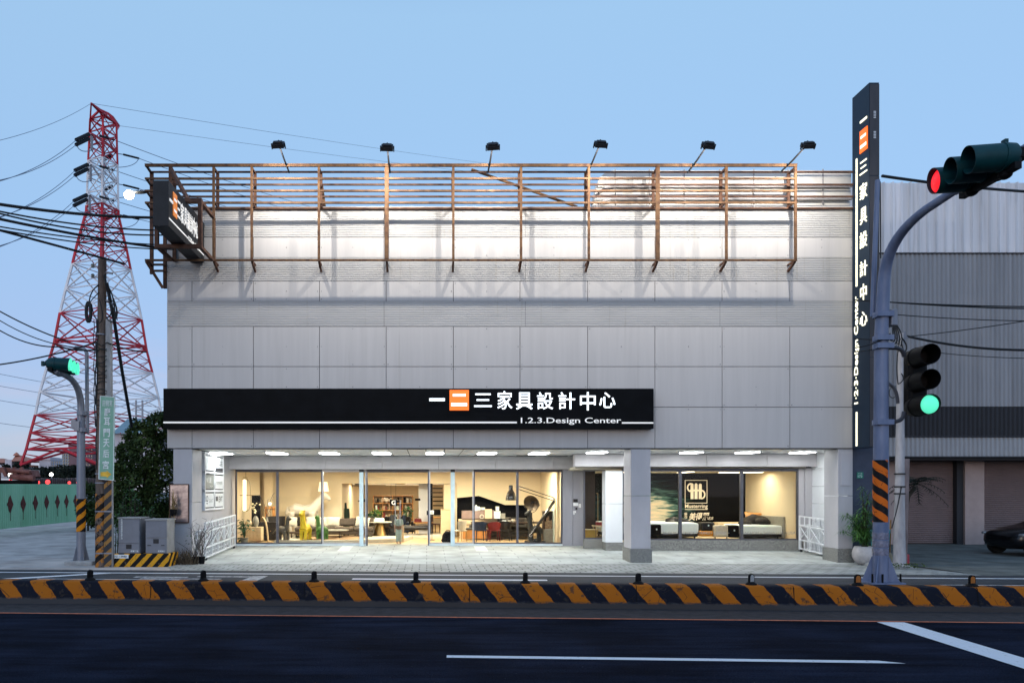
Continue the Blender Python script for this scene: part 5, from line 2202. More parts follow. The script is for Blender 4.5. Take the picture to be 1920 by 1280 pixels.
b.build('post', mat('post_old', (.20, .16, .16), .9, 0, .3, 5, sc3=(1, 1, .3), bump=.3), c2, world=True, bevel=.015)
b = MB()
b.tube([W(1690, 900, 21.45), W(1692, 940, 21.4), W(1690, 990, 21.45)], .015, 6)
b.build('loose_wire', M_['cable'], c2, world=True)
ki = thing('kerb_island', 'low weedy kerb stone at the foot of the leaning pole', 'kerb', (XX(1686, 20.9), 20.9, 0))
b = MB()
b.box((XX(1655, 20.7), 20.55, -.02), (XX(1706, 20.7), 21.9, .10))
b.build('kerb_stone', M_['concrete'], ki, world=True, bevel=.03)
b = MB()
leaf_cluster(b, (XX(1690, 20.6), 20.6, .1), (.8, .25, .06), 260, .07, .3, -.2)
b.build('moss', M_['leaf_dark'], ki, world=True)
rb = thing('red_can', 'small red can standing by the leaning concrete pole', 'can', (XX(1698, 22.1), 22.1, .003))
b = MB()
b.lathe([(.10, 0), (.10, .27), (.09, .29), (.05, .30)], n=14)
b.build('can_body', M_['red_paint'], rb, smooth=True)
b = MB()
b.tube(arc((-.08, 0, .29), (.08, 0, .29), (0, 0, .40), 6), .008, 5)
b.build('can_handle', M_['dark_metal'], rb)
bi = thing('plastic_bin', 'tall pale blue plastic bin half hidden by the traffic light pole', 'bin', (XX(1650, 22.0), 22.0, .003))
b = MB()
b.lathe([(.24, 0), (.29, .95), (.31, .95), (.31, 1.02), (.27, 1.02), (.26, .94)], n=4, M=Matrix.Rotation(R(45), 3, 'Z') @ Matrix.Diagonal((1.15, .9, 1)).to_3x3())
b.build('bin_body', M_['bin_blue'], bi, bevel=.01)
b = MB()
b.box((-.3, -.05, 1.021), (.3, .05, 1.05))
b.build('bin_handle', M_['bin_blue'], bi)
bo = thing('broom', 'wooden handled broom standing in the pale blue bin', 'broom', (XX(1668, 22.0), 22.0, .003))
b = MB()
b.tube([(0, 0, .1), (.05, .02, 1.35)], .018, 8)
b.build('broom_handle', M_['wood_orange'], bo)
b = MB()
b.lathe([(.03, .35), (.06, .28), (.10, .05), (.09, .0)], n=10, M=Matrix.Diagonal((1.3, .5, 1)).to_3x3())
b.build('bristles', M_['wood_pale'], bo)

# bamboo like plant in a round white pot
PPy = 21.75
pp_ = thing('potted_bamboo', 'feathery green plant in a round white pot below the navy sign', 'potted plant', (XX(1621, PPy), PPy, .006))
b = MB()
b.lathe([(.14, 0), (.24, .06), (.325, .22), (.34, .36), (.30, .50), (.26, .56), (.24, .56), (.25, .48)], n=28)
b.build('pot', M_['pot_white'], pp_, smooth='all')
b = MB()
s = MB()
for k in range(30):
    a = random.uniform(0, 6.28)
    reach = random.uniform(.05, .75)
    H = random.uniform(.9, 1.75) if k > 4 else random.uniform(1.9, 2.5)
    if k <= 4:
        reach = random.uniform(.1, .35)
    e = Vector((math.cos(a) * reach - .05, math.sin(a) * reach * .45 - .1, H))
    pts = arc((random.uniform(-.1, .1), random.uniform(-.1, .1), .45), e, (e.x * .25, e.y * .25, H * .85), 7)
    s.tube(pts, [.012] * 5 + [.008, .006, .004], 5)
    for p in pts[3:]:
        for j in range(15 if k > 4 else 9):
            aa = random.uniform(0, 6.28)
            d = Vector((math.cos(aa), math.sin(aa) * .7, random.uniform(-.8, .35))).normalized()
            sd_ = d.cross(Vector((0, 0, 1))).normalized()
            L = random.uniform(.14, .28)
            q = p + Vector((random.uniform(-.06, .06), random.uniform(-.06, .06), random.uniform(-.06, .06)))
            b.add([q, q + d * L * .45 + sd_ * .011, q + d * L + Vector((0, 0, -.04)), q + d * L * .45 - sd_ * .011], [(0, 1, 2, 3)])
b.build('foliage', M_['leaf_mid'], pp_)
s.build('stem', M_['bark'], pp_)

# small palm by the shutter
pm = thing('small_palm', 'dark drooping palm beside the leaning concrete pole', 'palm', (XX(1697, 24.5), 24.5, 0))
b = MB()
pts = [W(1694, 1040, 24.5), W(1695, 960, 24.5), W(1703, 930, 24.5), W(1716, 912, 24.4)]
pts[0].z = -.02
b.tube(pts, [.10, .085, .07, .06], 10)
b.build('trunk', M_['bark'], pm, world=True, smooth=True)
b = MB()
o = W(1718, 908, 24.4)
for k in range(30):
    a = random.uniform(0, 6.28)
    e = random.uniform(-.3, 1.1)
    L = random.uniform(.7, 1.15)
    d = Vector((math.cos(a) * math.cos(e), math.sin(a) * math.cos(e), math.sin(e)))
    rib = [o + d * L * t - Vector((0, 0, .55 * L * t * t)) for t in [i / 9 for i in range(10)]]
    b.tube(rib, .008, 4)
    for i in range(2, 10):
        for sgn in (-1, 1):
            t = (rib[i] - rib[i - 1]).normalized()
            s_ = (t.cross(Vector((0, 0, 1))).normalized() * sgn + t * .6 - Vector((0, 0, .35))).normalized()
            l = .28 * (1 - abs(i - 5) / 8)
            w_ = t * .016
            b.add([rib[i] - w_, rib[i] + w_, rib[i] + s_ * l], [(0, 1, 2)])
b.build('frond', M_['wood_far'], pm, world=True)

# parked dark car, nose to the left
cr = thing('parked_car', 'black car parked before the roller shutter of the ribbed building', 'car', (XX(1848, 25.2) + 2.62, 25.2, 0))
secs = [  # x from the nose, half width low, half width mid, z sill, z belt, z top, half width at the top
    (0.00, .62, .66, .36, .62, .66, .55), (.10, .76, .80, .24, .70, .78, .66), (.35, .84, .88, .20, .78, .90, .76), (.85, .86, .90, .19, .85, 1.0, .80), (1.25, .86, .90, .19, .90, 1.06, .80),
    (1.75, .86, .90, .19, .94, 1.32, .66), (2.15, .86, .90, .19, .95, 1.44, .60), (2.9, .86, .90, .19, .97, 1.46, .60), (3.6, .86, .90, .19, 1.0, 1.36, .60), (4.1, .84, .88, .24, 1.0, 1.12, .68), (4.4, .78, .80, .34, .92, .98, .66)]
b = MB()
rings = []
for x, wl, wm, zs, zb, zt, wt_ in secs:
    half = [(wl, zs), (wm, (zs + zb) * .5), (wm, zb), (wt_ + (wm - wt_) * .35, zb + (zt - zb) * .6), (wt_, zt - .02), (wt_ * .5, zt)]
    rings.append([(x - 2.2, -y, z) for y, z in half] + [(x - 2.2, y, z) for y, z in reversed(half)])
n = len(rings[0])
vs = [v for r_ in rings for v in r_]
fs = []
for i in range(len(rings) - 1):
    for k in range(n - 1):
        a = i * n + k
        fs.append((a, a + n, a + n + 1, a + 1))
    fs.append((i * n + n - 1, i * n + 2 * n - 1, (i + 1) * n, i * n))
fs += [tuple(range(n)), tuple(range(len(vs) - 1, len(vs) - n - 1, -1))]
b.add(vs, fs)
b.build('car_body', M_['car_black'], cr, smooth=True, sub=1)
for x in (.62 - 2.2, 3.45 - 2.2):
    for sy in (-1, 1):
        b = MB()
        My = Matrix.Rotation(R(90), 3, 'X')
        b.lathe([(.21, -.10), (.32, -.095), (.345, -.06), (.345, .06), (.32, .095), (.21, .10)], (x, sy * .80, .345), 28, My)
        w_ = b.build('wheel', M_['rubber'], cr, smooth=True)
        b = MB()
        for k in range(10):
            a = 2 * math.pi * k / 10
            b.bar((x + .05 * math.cos(a), sy * .905, .345 + .05 * math.sin(a)), (x + .22 * math.cos(a), sy * .905, .345 + .22 * math.sin(a)), .025, .02)
        b.lathe([(.215, -.004), (.235, -.004), (.235, .02), (.215, .02), (.215, -.004)], (x, sy * .90, .345), 28, My, False)
        b.lathe([(.06, -.02), (.06, .02)], (x, sy * .905, .345), 14, My)
        b.build('rim', M_['rim'], w_)
b = MB()
for sy in (-1, 1):
    b.rbox((-1.93, sy * .80, .74), (.34, .16, .09), Matrix.Rotation(R(sy * -14), 3, 'Z'))
build_each(b, 'headlight', mat('lamp_lens', (.25, .26, .28), .15, .2), cr, bevel=.03)
b = MB()
for sy in (-1, 1):
    b.add([(-.35, sy * .805, 1.05), (.95, sy * .80, 1.07), (.85, sy * .67, 1.38), (-.02, sy * .67, 1.36)], [(0, 1, 2, 3)])
build_each(b, 'side_window', M_['dark_glass'], cr)
b = MB()
b.rbox((-.35, -.98, 1.03), (.14, .16, .11), Matrix.Identity(3))
b.rbox((-.35, .98, 1.03), (.14, .16, .11), Matrix.Identity(3))
build_each(b, 'mirror', M_['car_black'], cr, bevel=.03)

# ================================================================== left distance
hf = thing('green_hoarding', 'pale green corrugated hoarding with a row of rusty diamonds', 'fence', (-24.5, 45, 0))
# the ground of the lot rises slightly along the hoarding
q0, q1 = Vector((XX(-60, 34), 34, 0)), Vector((XX(152, 46.5), 46.5, 0))
def hz_(t):
    Y = q0.y + (q1.y - q0.y) * t
    X = q0.x + (q1.x - q0.x) * t
    x = VX + X * F / Y
    yb = 994 - (x + 60) * .1
    return X, Y, ZZ(yb, Y), ZZ(907, Y)
vs, fs = [], []
NS = 240
dv = (q1 - q0).normalized()
nn = Vector((dv.y, -dv.x, 0))
for i in range(NS + 1):
    X, Y, z0, z1 = hz_(i / NS)
    d = (0, 0, .05, .05)[i % 4]
    vs += [(X + nn.x * d, Y + nn.y * d, z0 - .1), (X + nn.x * d, Y + nn.y * d, z1)]
for i in range(NS):
    fs.append((2 * i, 2 * i + 2, 2 * i + 3, 2 * i + 1))
b = MB()
b.add(vs, fs)
b.build('corrugated_sheet', M_['hoarding'], hf, world=True)


def on_hoard(x, y, d=.07):
    # point on the hoarding seen at a pixel
    lo, hi = 0.0, 1.0
    for _ in range(40):
        m = (lo + hi) / 2
        X, Y, _a, _b = hz_(m)
        if VX + X * F / Y < x:
            lo = m
        else:
            hi = m
    X, Y, _a, _b = hz_(lo)
    return Vector((X + nn.x * d, Y + nn.y * d, ZZ(y, Y)))


for x, yt, yb_ in ((17, 928, 962), (41.5, 929, 959.5), (64.5, 927.5, 957.5), (85.5, 927.5, 955), (106, 927.5, 953.5), (123, 927, 952.5), (140, 927, 950.5)):
    b = MB()
    hw = (5.6, 5, 4.8, 4.5, 4.2, 3.8, 3.8)[[17, 41.5, 64.5, 85.5, 106, 123, 140].index(x)]
    ym = (yt + yb_) / 2
    pts = [on_hoard(x, yt), on_hoard(x + hw, ym), on_hoard(x, yb_), on_hoard(x - hw, ym)]
    bk = [p - nn * .03 for p in pts]
    b.add(pts + bk, [(3, 2, 1, 0), (0, 1, 5, 4), (1, 2, 6, 5), (2, 3, 7, 6), (3, 0, 4, 7)])
    b.tube([on_hoard(x, yb_), on_hoard(x, yb_ + 14)], .012, 4)
    b.build('diamond', M_['rust_diamond'], hf, world=True)

ds = thing('dark_shrub', 'dark shrub filling the gap at the far end of the green hoarding', 'shrub', (XX(176, 41), 41, .1))
b = MB()
for x, y, r_ in ((160, 955, 16), (172, 935, 18), (180, 960, 20), (200, 945, 24), (168, 972, 14), (190, 975, 18), (212, 965, 20), (165, 915, 10), (205, 915, 16)):
    leaf_cluster(b, W(x, y, 41), (r_ * 41 / F, .5, r_ * 41 / F), 330, .22, .2, .3)
b.build('foliage', M_['leaf_dark'], ds, world=True)
b = MB()
for x in (165, 180, 200):
    b.tube([(XX(x, 41), 41, -.05), W(x, 950, 41)], [.06, .03], 6)
build_each(b, 'stem', M_['bark'], ds, world=True)
# rusty machine boom behind the hoarding
rm = thing('rusty_boom', 'rusty red crane boom lying behind the green hoarding', 'machine', W(35, 885, 60))
b = MB()
b.prism([(XX(x, 60), ZZ(y, 60)) for x, y in ((-40, 884), (-40, 874), (10, 876), (58, 881), (62, 893), (45, 890), (10, 886))], (0, 60, 0), (1, 0, 0), (0, 0, 1), -1.2)
b.build('boom', M_['rust_machine'], rm, world=True)
b = MB()
for x, y in ((4, 892), (26, 897), (40, 899)):
    b.bar(W(x, 876, 59.8), W(x + 8, y, 59.8), .25)
b.box(W(-30, 912, 60), W(2, 886, 61.5))
b.tube([W(20, 893, 59.6), W(64, 896, 59.6)], .25, 8)
b.tube([W(20, 881, 59.6), W(56, 885, 59.6)], .15, 8)
b.build('hydraulic_ram', M_['rust_machine'], rm, world=True)
b = MB()
b.box(W(58, 892, 60.2), W(71, 881, 61.6))
b.build('counterweight', mat('old_white', (.36, .30, .27), .8, 0, .3, 2), rm, world=True)
b = MB()
b.box(W(-60, 960, 61.0), W(72, 900, 62.0))
b.build('machine_base', M_['black_matt'], rm, world=True)
for i, (x, y) in enumerate(((19.5, 902.5), (89.5, 903), (72, 904), (130, 904.5), (146, 904.5))):
    X = W(x, y, 64.0)
    f = thing('warning_lamp', ['large red warning lamp on a post beside the rusty boom', 'bright red warning lamp on the far concrete wall', 'small dim red lamp right of the rusty boom', 'red warning lamp near the striped traffic light pole, left one', 'red warning lamp just left of the traffic light pole'][i],
              'lamp', X, 0, 'red lamps along the far concrete wall')
    q = MB()
    q.ball((0, 0, 0), .20 if i < 2 else .13, 10, 6)
    q.build('bulb', M_['red_dot'], f)
    q = MB()
    q.tube([(0, 0, -.2), (0, 0, -3.0)], .05, 6)
    q.build('stake', M_['galv'], f)
fl = thing('work_light', 'white work light glowing under the rusty boom', 'lamp', W(20, 890, 63))
q = MB()
q.ball((0, 0, 0), .2, 10, 6)
q.build('bulb', M_['white_dot'], fl)
q = MB()
q.tube([(0, 0, -.2), (0, 0, -3.4)], .05, 6)
q.build('stake', M_['galv'], fl)
fl = thing('distant_lamp', 'white street lamp glowing before the far trees', 'lamp', W(96, 889, 90))
q = MB()
q.ball((0, 0, 0), .22, 10, 6)
q.build('bulb', M_['white_dot'], fl)
q = MB()
q.tube([(0, .1, 0), (0, .15, -4.5)], .06, 6)
q.build('pole', M_['galv'], fl)

vw = thing('concrete_wall', 'long stained concrete wall beyond the green hoarding', 'wall', W(110, 902, 66))
b = MB()
x = 60
while x < 182:
    b.box(W(x + .3, 918, 66), W(x + 7.7, 896 + random.uniform(-.6, .6), 66.5))
    x += 8
b.build('wall_panels', M_['viaduct'], vw, world=True)
b = MB()
x = 60
while x < 182:
    b.box(W(x - .3, 916, 65.8), W(x + .4, 897, 65.95))
    x += 4
b.build('wall_rib', mat('rib_dark', (.09, .06, .06), .9), vw, world=True)

# far wood
fw = MB()
for x in range(60, 330, 7):
    Y = random.uniform(95, 125)
    top = random.uniform(871, 882) if x > 105 else random.uniform(874, 884)
    c = W(x, (top + 905) / 2, Y)
    r_ = (905 - top) / 2 * Y / F
    leaf_cluster(fw, c, (r_ * 1.1, r_, r_), 420, .55, .2, .2, 1.6)
tag(fw.build('far_wood', M_['wood_far']), 'dark belt of trees in front of the far houses', 'wood', kind='stuff')
for i, (x, y, rr_) in enumerate(((33, 872, 8), (48, 873, 6), (12, 874, 5))):
    f = thing('far_tree', ['round green tree before the taller orange roofed house', 'small tree just left of the pylon foot', 'small tree before the leftmost orange roofed house'][i], 'tree', W(x, 884, 150), 0, 'trees among the far houses')
    q = MB()
    leaf_cluster(q, W(x, y, 150), (rr_ * .11, .8, rr_ * .075), 300, .4, .2, .2, 1.5)
    q.build('crown', M_['wood_far'], f, world=True)
    q = MB()
    q.tube([W(x, 890, 150), W(x, y, 150)], .2, 6)
    q.build('trunk', M_['bark'], f, world=True)

for i, (x0, x1, yt, yr, Y) in enumerate(((-8, 13, 867, 859, 190), (22, 46, 864, 853, 185))):
    hs = thing('orange_roof_house', ['pale house with an orange roof at the far left edge', 'taller pale house with an orange roof and side wings'][i], 'house', W((x0 + x1) / 2, 890, Y), 0, 'orange roofed houses on the far left')
    b = MB()
    b.box(W(x0, 895, Y), W(x1, yt, Y + 9))
    b.box(W(x1 - 2, 895, Y - 1), W(x1 + 12, yt + 10, Y + 6))
    if i:
        b.box(W(x0 - 9, 895, Y - 1), W(x0 + 2, yt + 9, Y + 6))
    w_ = b.build('wall', M_['house_white'], hs, world=True)
    b = MB()
    p = [W(x0 - 1, yt, Y - 1), W(x1 + 1, yt, Y - 1)]
    a = W((x0 * .7 + x1 * .3), yr, Y + 4)
    c = W((x0 * .3 + x1 * .7), yr, Y + 4)
    bk = [Vector((p[0].x, Y + 10, p[0].z)), Vector((p[1].x, Y + 10, p[1].z))]
    b.add([p[0], p[1], bk[1], bk[0], a, c], [(0, 1, 5, 4), (1, 2, 5), (2, 3, 4, 5), (3, 0, 4)])
    b.box(W(x1 - 2.5, yt + 10, Y - 1.3), W(x1 + 12.5, yt + 8.2, Y + 6))
    if i:
        b.lathe([(.05, .9), (.5, .55), (.8, .1), (.85, 0)], W(31, yr + 1, Y + 3), 10)
    b.build('roof', M_['roof_orange'], hs, world=True)
    b = MB()
    for k in range(4):
        xx = x0 + 3 + k * (x1 - x0 - 5) / 3
        for yy in (yt + 5, yt + 13):
            b.box(W(xx, yy + 3.5, Y - .15), W(xx + 1.8, yy, Y - .02))
    build_each(b, 'window', mat('window_dark', (.10, .09, .11), .4), hs, world=True)

for i, (x0, x1, yt, Y, m, lb) in enumerate(((128, 174, 839, 170, 'block_brick', 'reddish apartment block behind the traffic light pole'), (116, 178, 848, 178, 'block_grey', 'grey apartment block with many windows behind the pylon foot'),
                                            (95, 117, 862, 190, 'house_white', 'pinkish low block left of the grey apartment block'))):
    bl = thing('apartment_block', lb, 'building', W((x0 + x1) / 2, 890, Y), 0, 'apartment blocks in the far distance')
    if i == 0:
        x0 = 146
    b = MB()
    b.box(W(x0, 897, Y), W(x1, yt, Y + 12))
    b.build('wall', M_[m], bl, world=True)
    b = MB()
    b.box(W(x0 + 4, yt - .01, Y + 3), W(x0 + 11, yt - 4, Y + 7))
    b.box(W(x0 - .5, yt, Y - .3), W(x1 + .5, yt - 1, Y + 12.3))
    b.build('roof', M_[m], bl, world=True)
    b = MB()
    yy = yt + 3
    while yy < 890:
        xx = x0 + 2
        while xx < x1 - 3:
            b.box(W(xx, yy + 3, Y - .2), W(xx + 2.4, yy, Y - .02))
            xx += 4.6
        yy += 5.6
    build_each(b, 'window', M_['dark_glass'], bl, world=True)

bh = thing('metal_roof_shed', 'grey shed with a sloping blue grey metal roof behind the dark tree', 'shed', W(250, 830, 50))
b = MB()
Yh = 50
b.add([W(212, 905, Yh), W(300, 905, Yh), W(300, 815, Yh), W(212, 812, Yh), W(212, 905, Yh) + Vector((0, 8, 0)), W(300, 905, Yh) + Vector((0, 8, 0)), W(300, 815, Yh) + Vector((0, 8, 0)), W(212, 812, Yh) + Vector((0, 8, 0))],
      [(0, 1, 2, 3), (1, 5, 6, 2), (5, 4, 7, 6), (4, 0, 3, 7)])
b.build('wall', M_['house_white'], bh, world=True)
b = MB()
e0, e1 = W(208, 813, Yh - .4), W(285, 811, Yh - .4)
t0, t1 = W(238, 786, Yh + 4), W(290, 784, Yh + 4)
vs, fs = [], []
for i in range(31):
    t = i / 30
    d = Vector((0, 0, .06 if i % 2 else 0))
    vs += [e0.lerp(e1, t) + d, t0.lerp(t1, t) + d]
for i in range(30):
    fs.append((2 * i, 2 * i + 2, 2 * i + 3, 2 * i + 1))
b.add(vs, fs)
b.build('roof', M_['metal_roof'], bh, world=True)
b = MB()
for x in (255, 267):
    b.bar(W(x, 792, Yh + 2), W(x, 750, Yh + 2), .10)
for y in (768, 778, 760):
    b.bar(W(254, y, Yh + 2), W(269, y + 1, Yh + 2), .08)
b.build('roof_ladder', M_['galv'], bh, world=True)

# ------------------------------------------------------------------ the red and white pylon
TD = 100.0
tw = thing('transmission_tower', 'tall red and white lattice pylon rising behind the utility pole', 'pylon', (XX(190, TD), TD, 0))
K = TD / F
TCX = XX(191, TD)
PH = R(22.6)
prof = [(873, 121), (845, 113), (815, 107), (782, 100), (740, 93.5), (693, 83), (650, 73), (593, 64.5), (548, 56), (500, 46), (462, 39), (428, 31.5), (400, 25.5), (366, 24.5), (335, 24), (305, 23.2), (278, 22.3), (252, 21.5), (228, 20.8)]


def corner(y, k):
    for (ya, ra), (yb, rb_) in zip(prof[:-1], prof[1:]):
        if ya >= y >= yb:
            r_ = ra + (rb_ - ra) * (ya - y) / (ya - yb)
            break
    else:
        r_ = prof[-1][1]
    r_ = r_ * K / math.cos(PH)
    a = PH + k * math.pi / 2 + R(180)
    shift = (y - 540) * -.009
    return Vector((TCX + shift * K + r_ * math.cos(a), TD + r_ * math.sin(a), ZZ(y, TD)))


sections = [(873, 782, 'tower_red'), (782, 693, 'tower_white'), (693, 593, 'tower_red'), (593, 500, 'tower_white'), (500, 390, 'tower_red'), (390, 305, 'tower_white'), (305, 228, 'tower_red')]
for ya, yb, m in sections:
    b = MB()
    lw = .27 if ya > 480 else .21
    bw = .095
    ys = [ya] + [p[0] for p in prof if yb < p[0] < ya] + [yb]
    # finer panels higher up
    for k in range(4):
        for u, v in zip(ys[:-1], ys[1:]):
            b.bar(corner(u, k), corner(v, k), lw)
            A, B_, C, D = corner(u, k), corner(u, (k + 1) % 4), corner(v, (k + 1) % 4), corner(v, k)
            if u == 873:
                mdp = (C + D) / 2
                b.bar(A, mdp, .26)
                b.bar(B_, mdp, .26)
                b.bar(A.lerp(mdp, .5), A.lerp(D, .7), bw)
                b.bar(B_.lerp(mdp, .5), B_.lerp(C, .7), bw)
                b.bar(D, C, .24)
            else:
                b.bar(A, C, bw + (.045 if u > 500 else 0))
                b.bar(B_, D, bw + (.045 if u > 500 else 0))
                b.bar(D, C, bw + .03)
                ctr = (A + B_ + C + D) / 4
                if u > 400:
                    b.bar(A.lerp(D, .5), A.lerp(ctr, .5) + (D - A) * .0, .08)
                    b.bar(B_.lerp(C, .5), B_.lerp(ctr, .5), .08)
                    b.bar(A.lerp(D, .5), D.lerp(ctr, .5), .08)
                    b.bar(B_.lerp(C, .5), C.lerp(ctr, .5), .08)
    # inner horizontal cross
    b.bar(corner(yb, 0), corner(yb, 2), bw)
    b.bar(corner(yb, 1), corner(yb, 3), bw)
    if ya in (873, 693):
        ym_ = (ya + yb) / 2
        for k in range(4):
            b.bar(corner(ym_, k), corner(ym_, (k + 1) % 4), .2)
        b.bar(corner(ym_, 0), corner(ym_, 2), .2)
        b.bar(corner(ym_, 1), corner(ym_, 3), .2)
    b.build('lattice_section', M_[m], tw, world=True)
b = MB()                                                # head with its two earth wire horns
H0 = [corner(228, k) for k in range(4)]
ymid = W(0, 210, TD).z
tips = [W(171, 194, TD - 4), W(223.5, 236, TD + 5)]
tops = [W(188, 206, TD - 1), W(203, 213, TD), W(212, 220, TD + 1)]
for p in H0:
    b.bar(p, tops[1] if p.x > TCX else tops[0], .22)
for a, c in ((tips[0], tops[0]), (tops[0], tops[1]), (tops[1], tops[2]), (tops[2], tips[1])):
    b.bar(a, c, .2)
for p in H0:
    b.bar(p, tips[0] if (p - tips[0]).length < (p - tips[1]).length else tips[1], .18)
b.bar(corner(252, 0), tips[0], .18)
b.bar(corner(240, 2), tips[1], .18)
for k in range(4):
    b.bar(corner(252, k), corner(228, (k + 1) % 4), .12)
    b.bar(corner(228, k), corner(228, (k + 1) % 4), .16)
b.build('tower_head', M_['tower_red'], tw, world=True)
arm_pts = []
for y, m in ((254, 'tower_red'), (311, 'tower_white'), (368, 'tower_white')):
    b = MB()
    tipl = W(173 - (y - 254) * .03, y - 2, TD - 5)
    tipr = W(218 + (y - 254) * .02, y + 34, TD + 6)
    for tip, ks in ((tipl, (0, 3, 1)), (tipr, (2, 1, 3))):
        for k in ks[:2]:
            b.bar(corner(y, k), tip, .16)
            b.bar(corner(y + 18, k), tip, .16)
    build_each(b, 'cross_arm', M_[m], tw, world=True)
    arm_pts.append((tipl, tipr))


def sag(p, q, s, n=14):
    p, q = Vector(p), Vector(q)
    return [p.lerp(q, i / n) - Vector((0, 0, 4 * s * (i / n) * (1 - i / n))) for i in range(n + 1)]


dirL = Vector((-60, -62, 0))
for i, (tl_, tr_) in enumerate(arm_pts):
    b = MB()
    y = (254, 311, 368)[i]
    a0 = W(166 - i * 2, y + 2, TD - 6)
    a1 = W(143 - i * 2, y + 13, TD - 9)
    for d in (-.3, .3):
        b.tube([a0 + Vector((0, 0, d)), a1 + Vector((0, 0, d))], .24, 8)
    b.tube([tl_, a0], .06, 5)
    b.build('insulator_string', M_['insulator'], tw, world=True)
    b = MB()
    b.tube([W(172 - i * 2, y + 2, TD - 5), W(172 - i * 2, y + 28, TD - 5)], .16, 6)
    b.build('insulator_string', mat('ins_pale', (.25, .24, .26), .5), tw, world=True)
    b = MB()
    r0, r1 = W(188, y + 1, TD - 4), W(213, y + 8, TD + 2)
    b.tube([r0, r1], .16, 8)
    b.build('insulator_string', M_['insulator'], tw, world=True)
    b = MB()
    r0, r1 = W(232, y + 36, TD + 8), W(260, y + 43, TD + 12)
    b.tube([r0, r1], .15, 8)
    b.tube([tr_, r0], .06, 5)
    b.build('insulator_string', M_['insulator'], tw, world=True)
    b = MB()
    r0, r1 = W(193, y + 46, TD + 3), W(209, y + 38, TD + 5)
    b.tube([r0, r1], .28, 8)
    b.build('insulator_string', M_['insulator'], tw, world=True)
    b = MB()
    b.tube(arc(a1, W(172 - i * 2, y + 28, TD - 5), W(146, y + 36, TD - 8), 8), .05, 5)
    b.tube(arc(W(260, y + 43, TD + 12), W(218, y + 60, TD + 5), W(255, y + 60, TD + 8), 8), .05, 5)
    b.build('jumper', M_['cable_thin'], tw, world=True)


def wire(label, pts, r, m='cable', group='overhead cables', name='overhead_cable'):
    b = MB()
    b.tube(pts, r, 6)
    o = b.build(name, M_[m], None)
    return tag(o, label, 'cable', group)


HV = 'high voltage lines of the pylon'
nm = ('top', 'middle', 'bottom')
for i in range(3):
    y = (254, 311, 368)[i]
    for j, d in enumerate((-.3, .3)):
        a1 = W(143 - i * 2, y + 13, TD - 9) + Vector((0, 0, d))
        e = W(-30, (343, 414, 468)[i] + j * 4, 62)
        wire('thin high voltage line, %s pair on the left of the pylon, %s wire' % (nm[i], 'upper' if d > 0 else 'lower'), sag(a1, e, .8), .035, 'cable_thin', HV, 'power_line')
    p = W(213, y + 8, TD + 2)
    wire('thin high voltage line, %s one running right from the near side of the pylon' % nm[i], sag(p, W(640, 402 + i * 40, TD + 80), .8), .045, 'cable_thin', HV, 'power_line')
    p = W(260, y + 43, TD + 12)
    wire('thin high voltage line, %s one running right from the far arm of the pylon' % nm[i], sag(p, W(600, 410 + i * 35, TD + 85), .5), .045, 'cable_thin', HV, 'power_line')
wire('faint earth wire running left from the tip of the pylon', sag(tips[0], W(-30, 270, 62), .6), .025, 'cable_thin', HV, 'power_line')
wire('faint earth wire running right from the tip of the pylon', sag(tips[0], W(1220, 338, TD + 190), 1.5), .025, 'cable_thin', HV, 'power_line')
wire('faint earth wire running right from the lower horn of the pylon', sag(tips[1], W(1220, 350, TD + 190), 1.5), .025, 'cable_thin', HV, 'power_line')
for i, (x0, y0, x1, y1) in enumerate(((-20, 697, 330, 750), (-20, 720, 330, 765), (-20, 747, 330, 790), (-20, 790, 240, 812))):
    wire('pale distant wire in the low sky at the left, %s of four' % ('highest', 'second', 'third', 'lowest')[i], sag(W(x0, y0, 120), W(x1, y1, 150), .5), .04, 'cable_thin', 'distant wires in the low sky', 'power_line')

FGc = 'black cables running to the projecting sign'
for i, (a, c, r, s, lb) in enumerate((((-40, 377), (330, 408), .040, .12, 'thick black cable, topmost of those crossing the pylon'),
                                      ((-40, 388), (326, 432), .022, .15, 'thin black cable just under the topmost thick one'),
                                      ((-40, 390), (335, 440), .022, .22, 'thin black cable, second under the topmost thick one'),
                                      ((-40, 402), (294, 464), .036, .05, 'thick black cable meeting the foot of the sign cage'),
                                      ((-40, 418), (326, 460), .018, .1, 'thin black cable below the thick one to the sign cage'),
                                      ((-40, 423), (326, 468), .018, .12, 'thin black cable, lowest of those reaching the sign cage'),
                                      ((-40, 421), (234, 495), .032, .0, 'thick black cable passing over the top of the utility pole'))):
    Y1 = 21.9 if i != 6 else 21.0
    wire(lb, sag(W(*a, 17.5), W(*c, Y1), s), r, 'cable', FGc)
for i, (a, c, s, r, lb) in enumerate((((-40, 560), (128, 640), .1, .022, 'black cable sagging down to the left traffic light mast, highest'), ((-40, 574), (150, 652), .25, .016, 'thin black cable just below the highest one at the left mast'),
                                      ((-40, 592), (112, 650), .25, .02, 'black cable in the middle of those at the left mast'), ((-40, 688), (186, 640), .1, .022, 'black cable rising from the left edge to the utility pole'),
                                      ((112, 650), (184, 655), .06, .025, 'short black cable between the left mast and the utility pole'), ((200, 642), (275, 660), .05, .02, 'short black cable from the utility pole to behind the pylon leg'))):
    wire(lb, sag(W(*a, 21), W(*c, 21.4), s), r, 'cable', 'cables at the left mast')
wire('thick black cable slanting down right from the utility pole into the dark tree', [W(200, 530, 21), W(214, 600, 21.4), W(228, 690, 22.2), W(247, 800, 24.5)], .05, 'cable', 'cables at the left mast')
RC = 'black cables before the ribbed building'
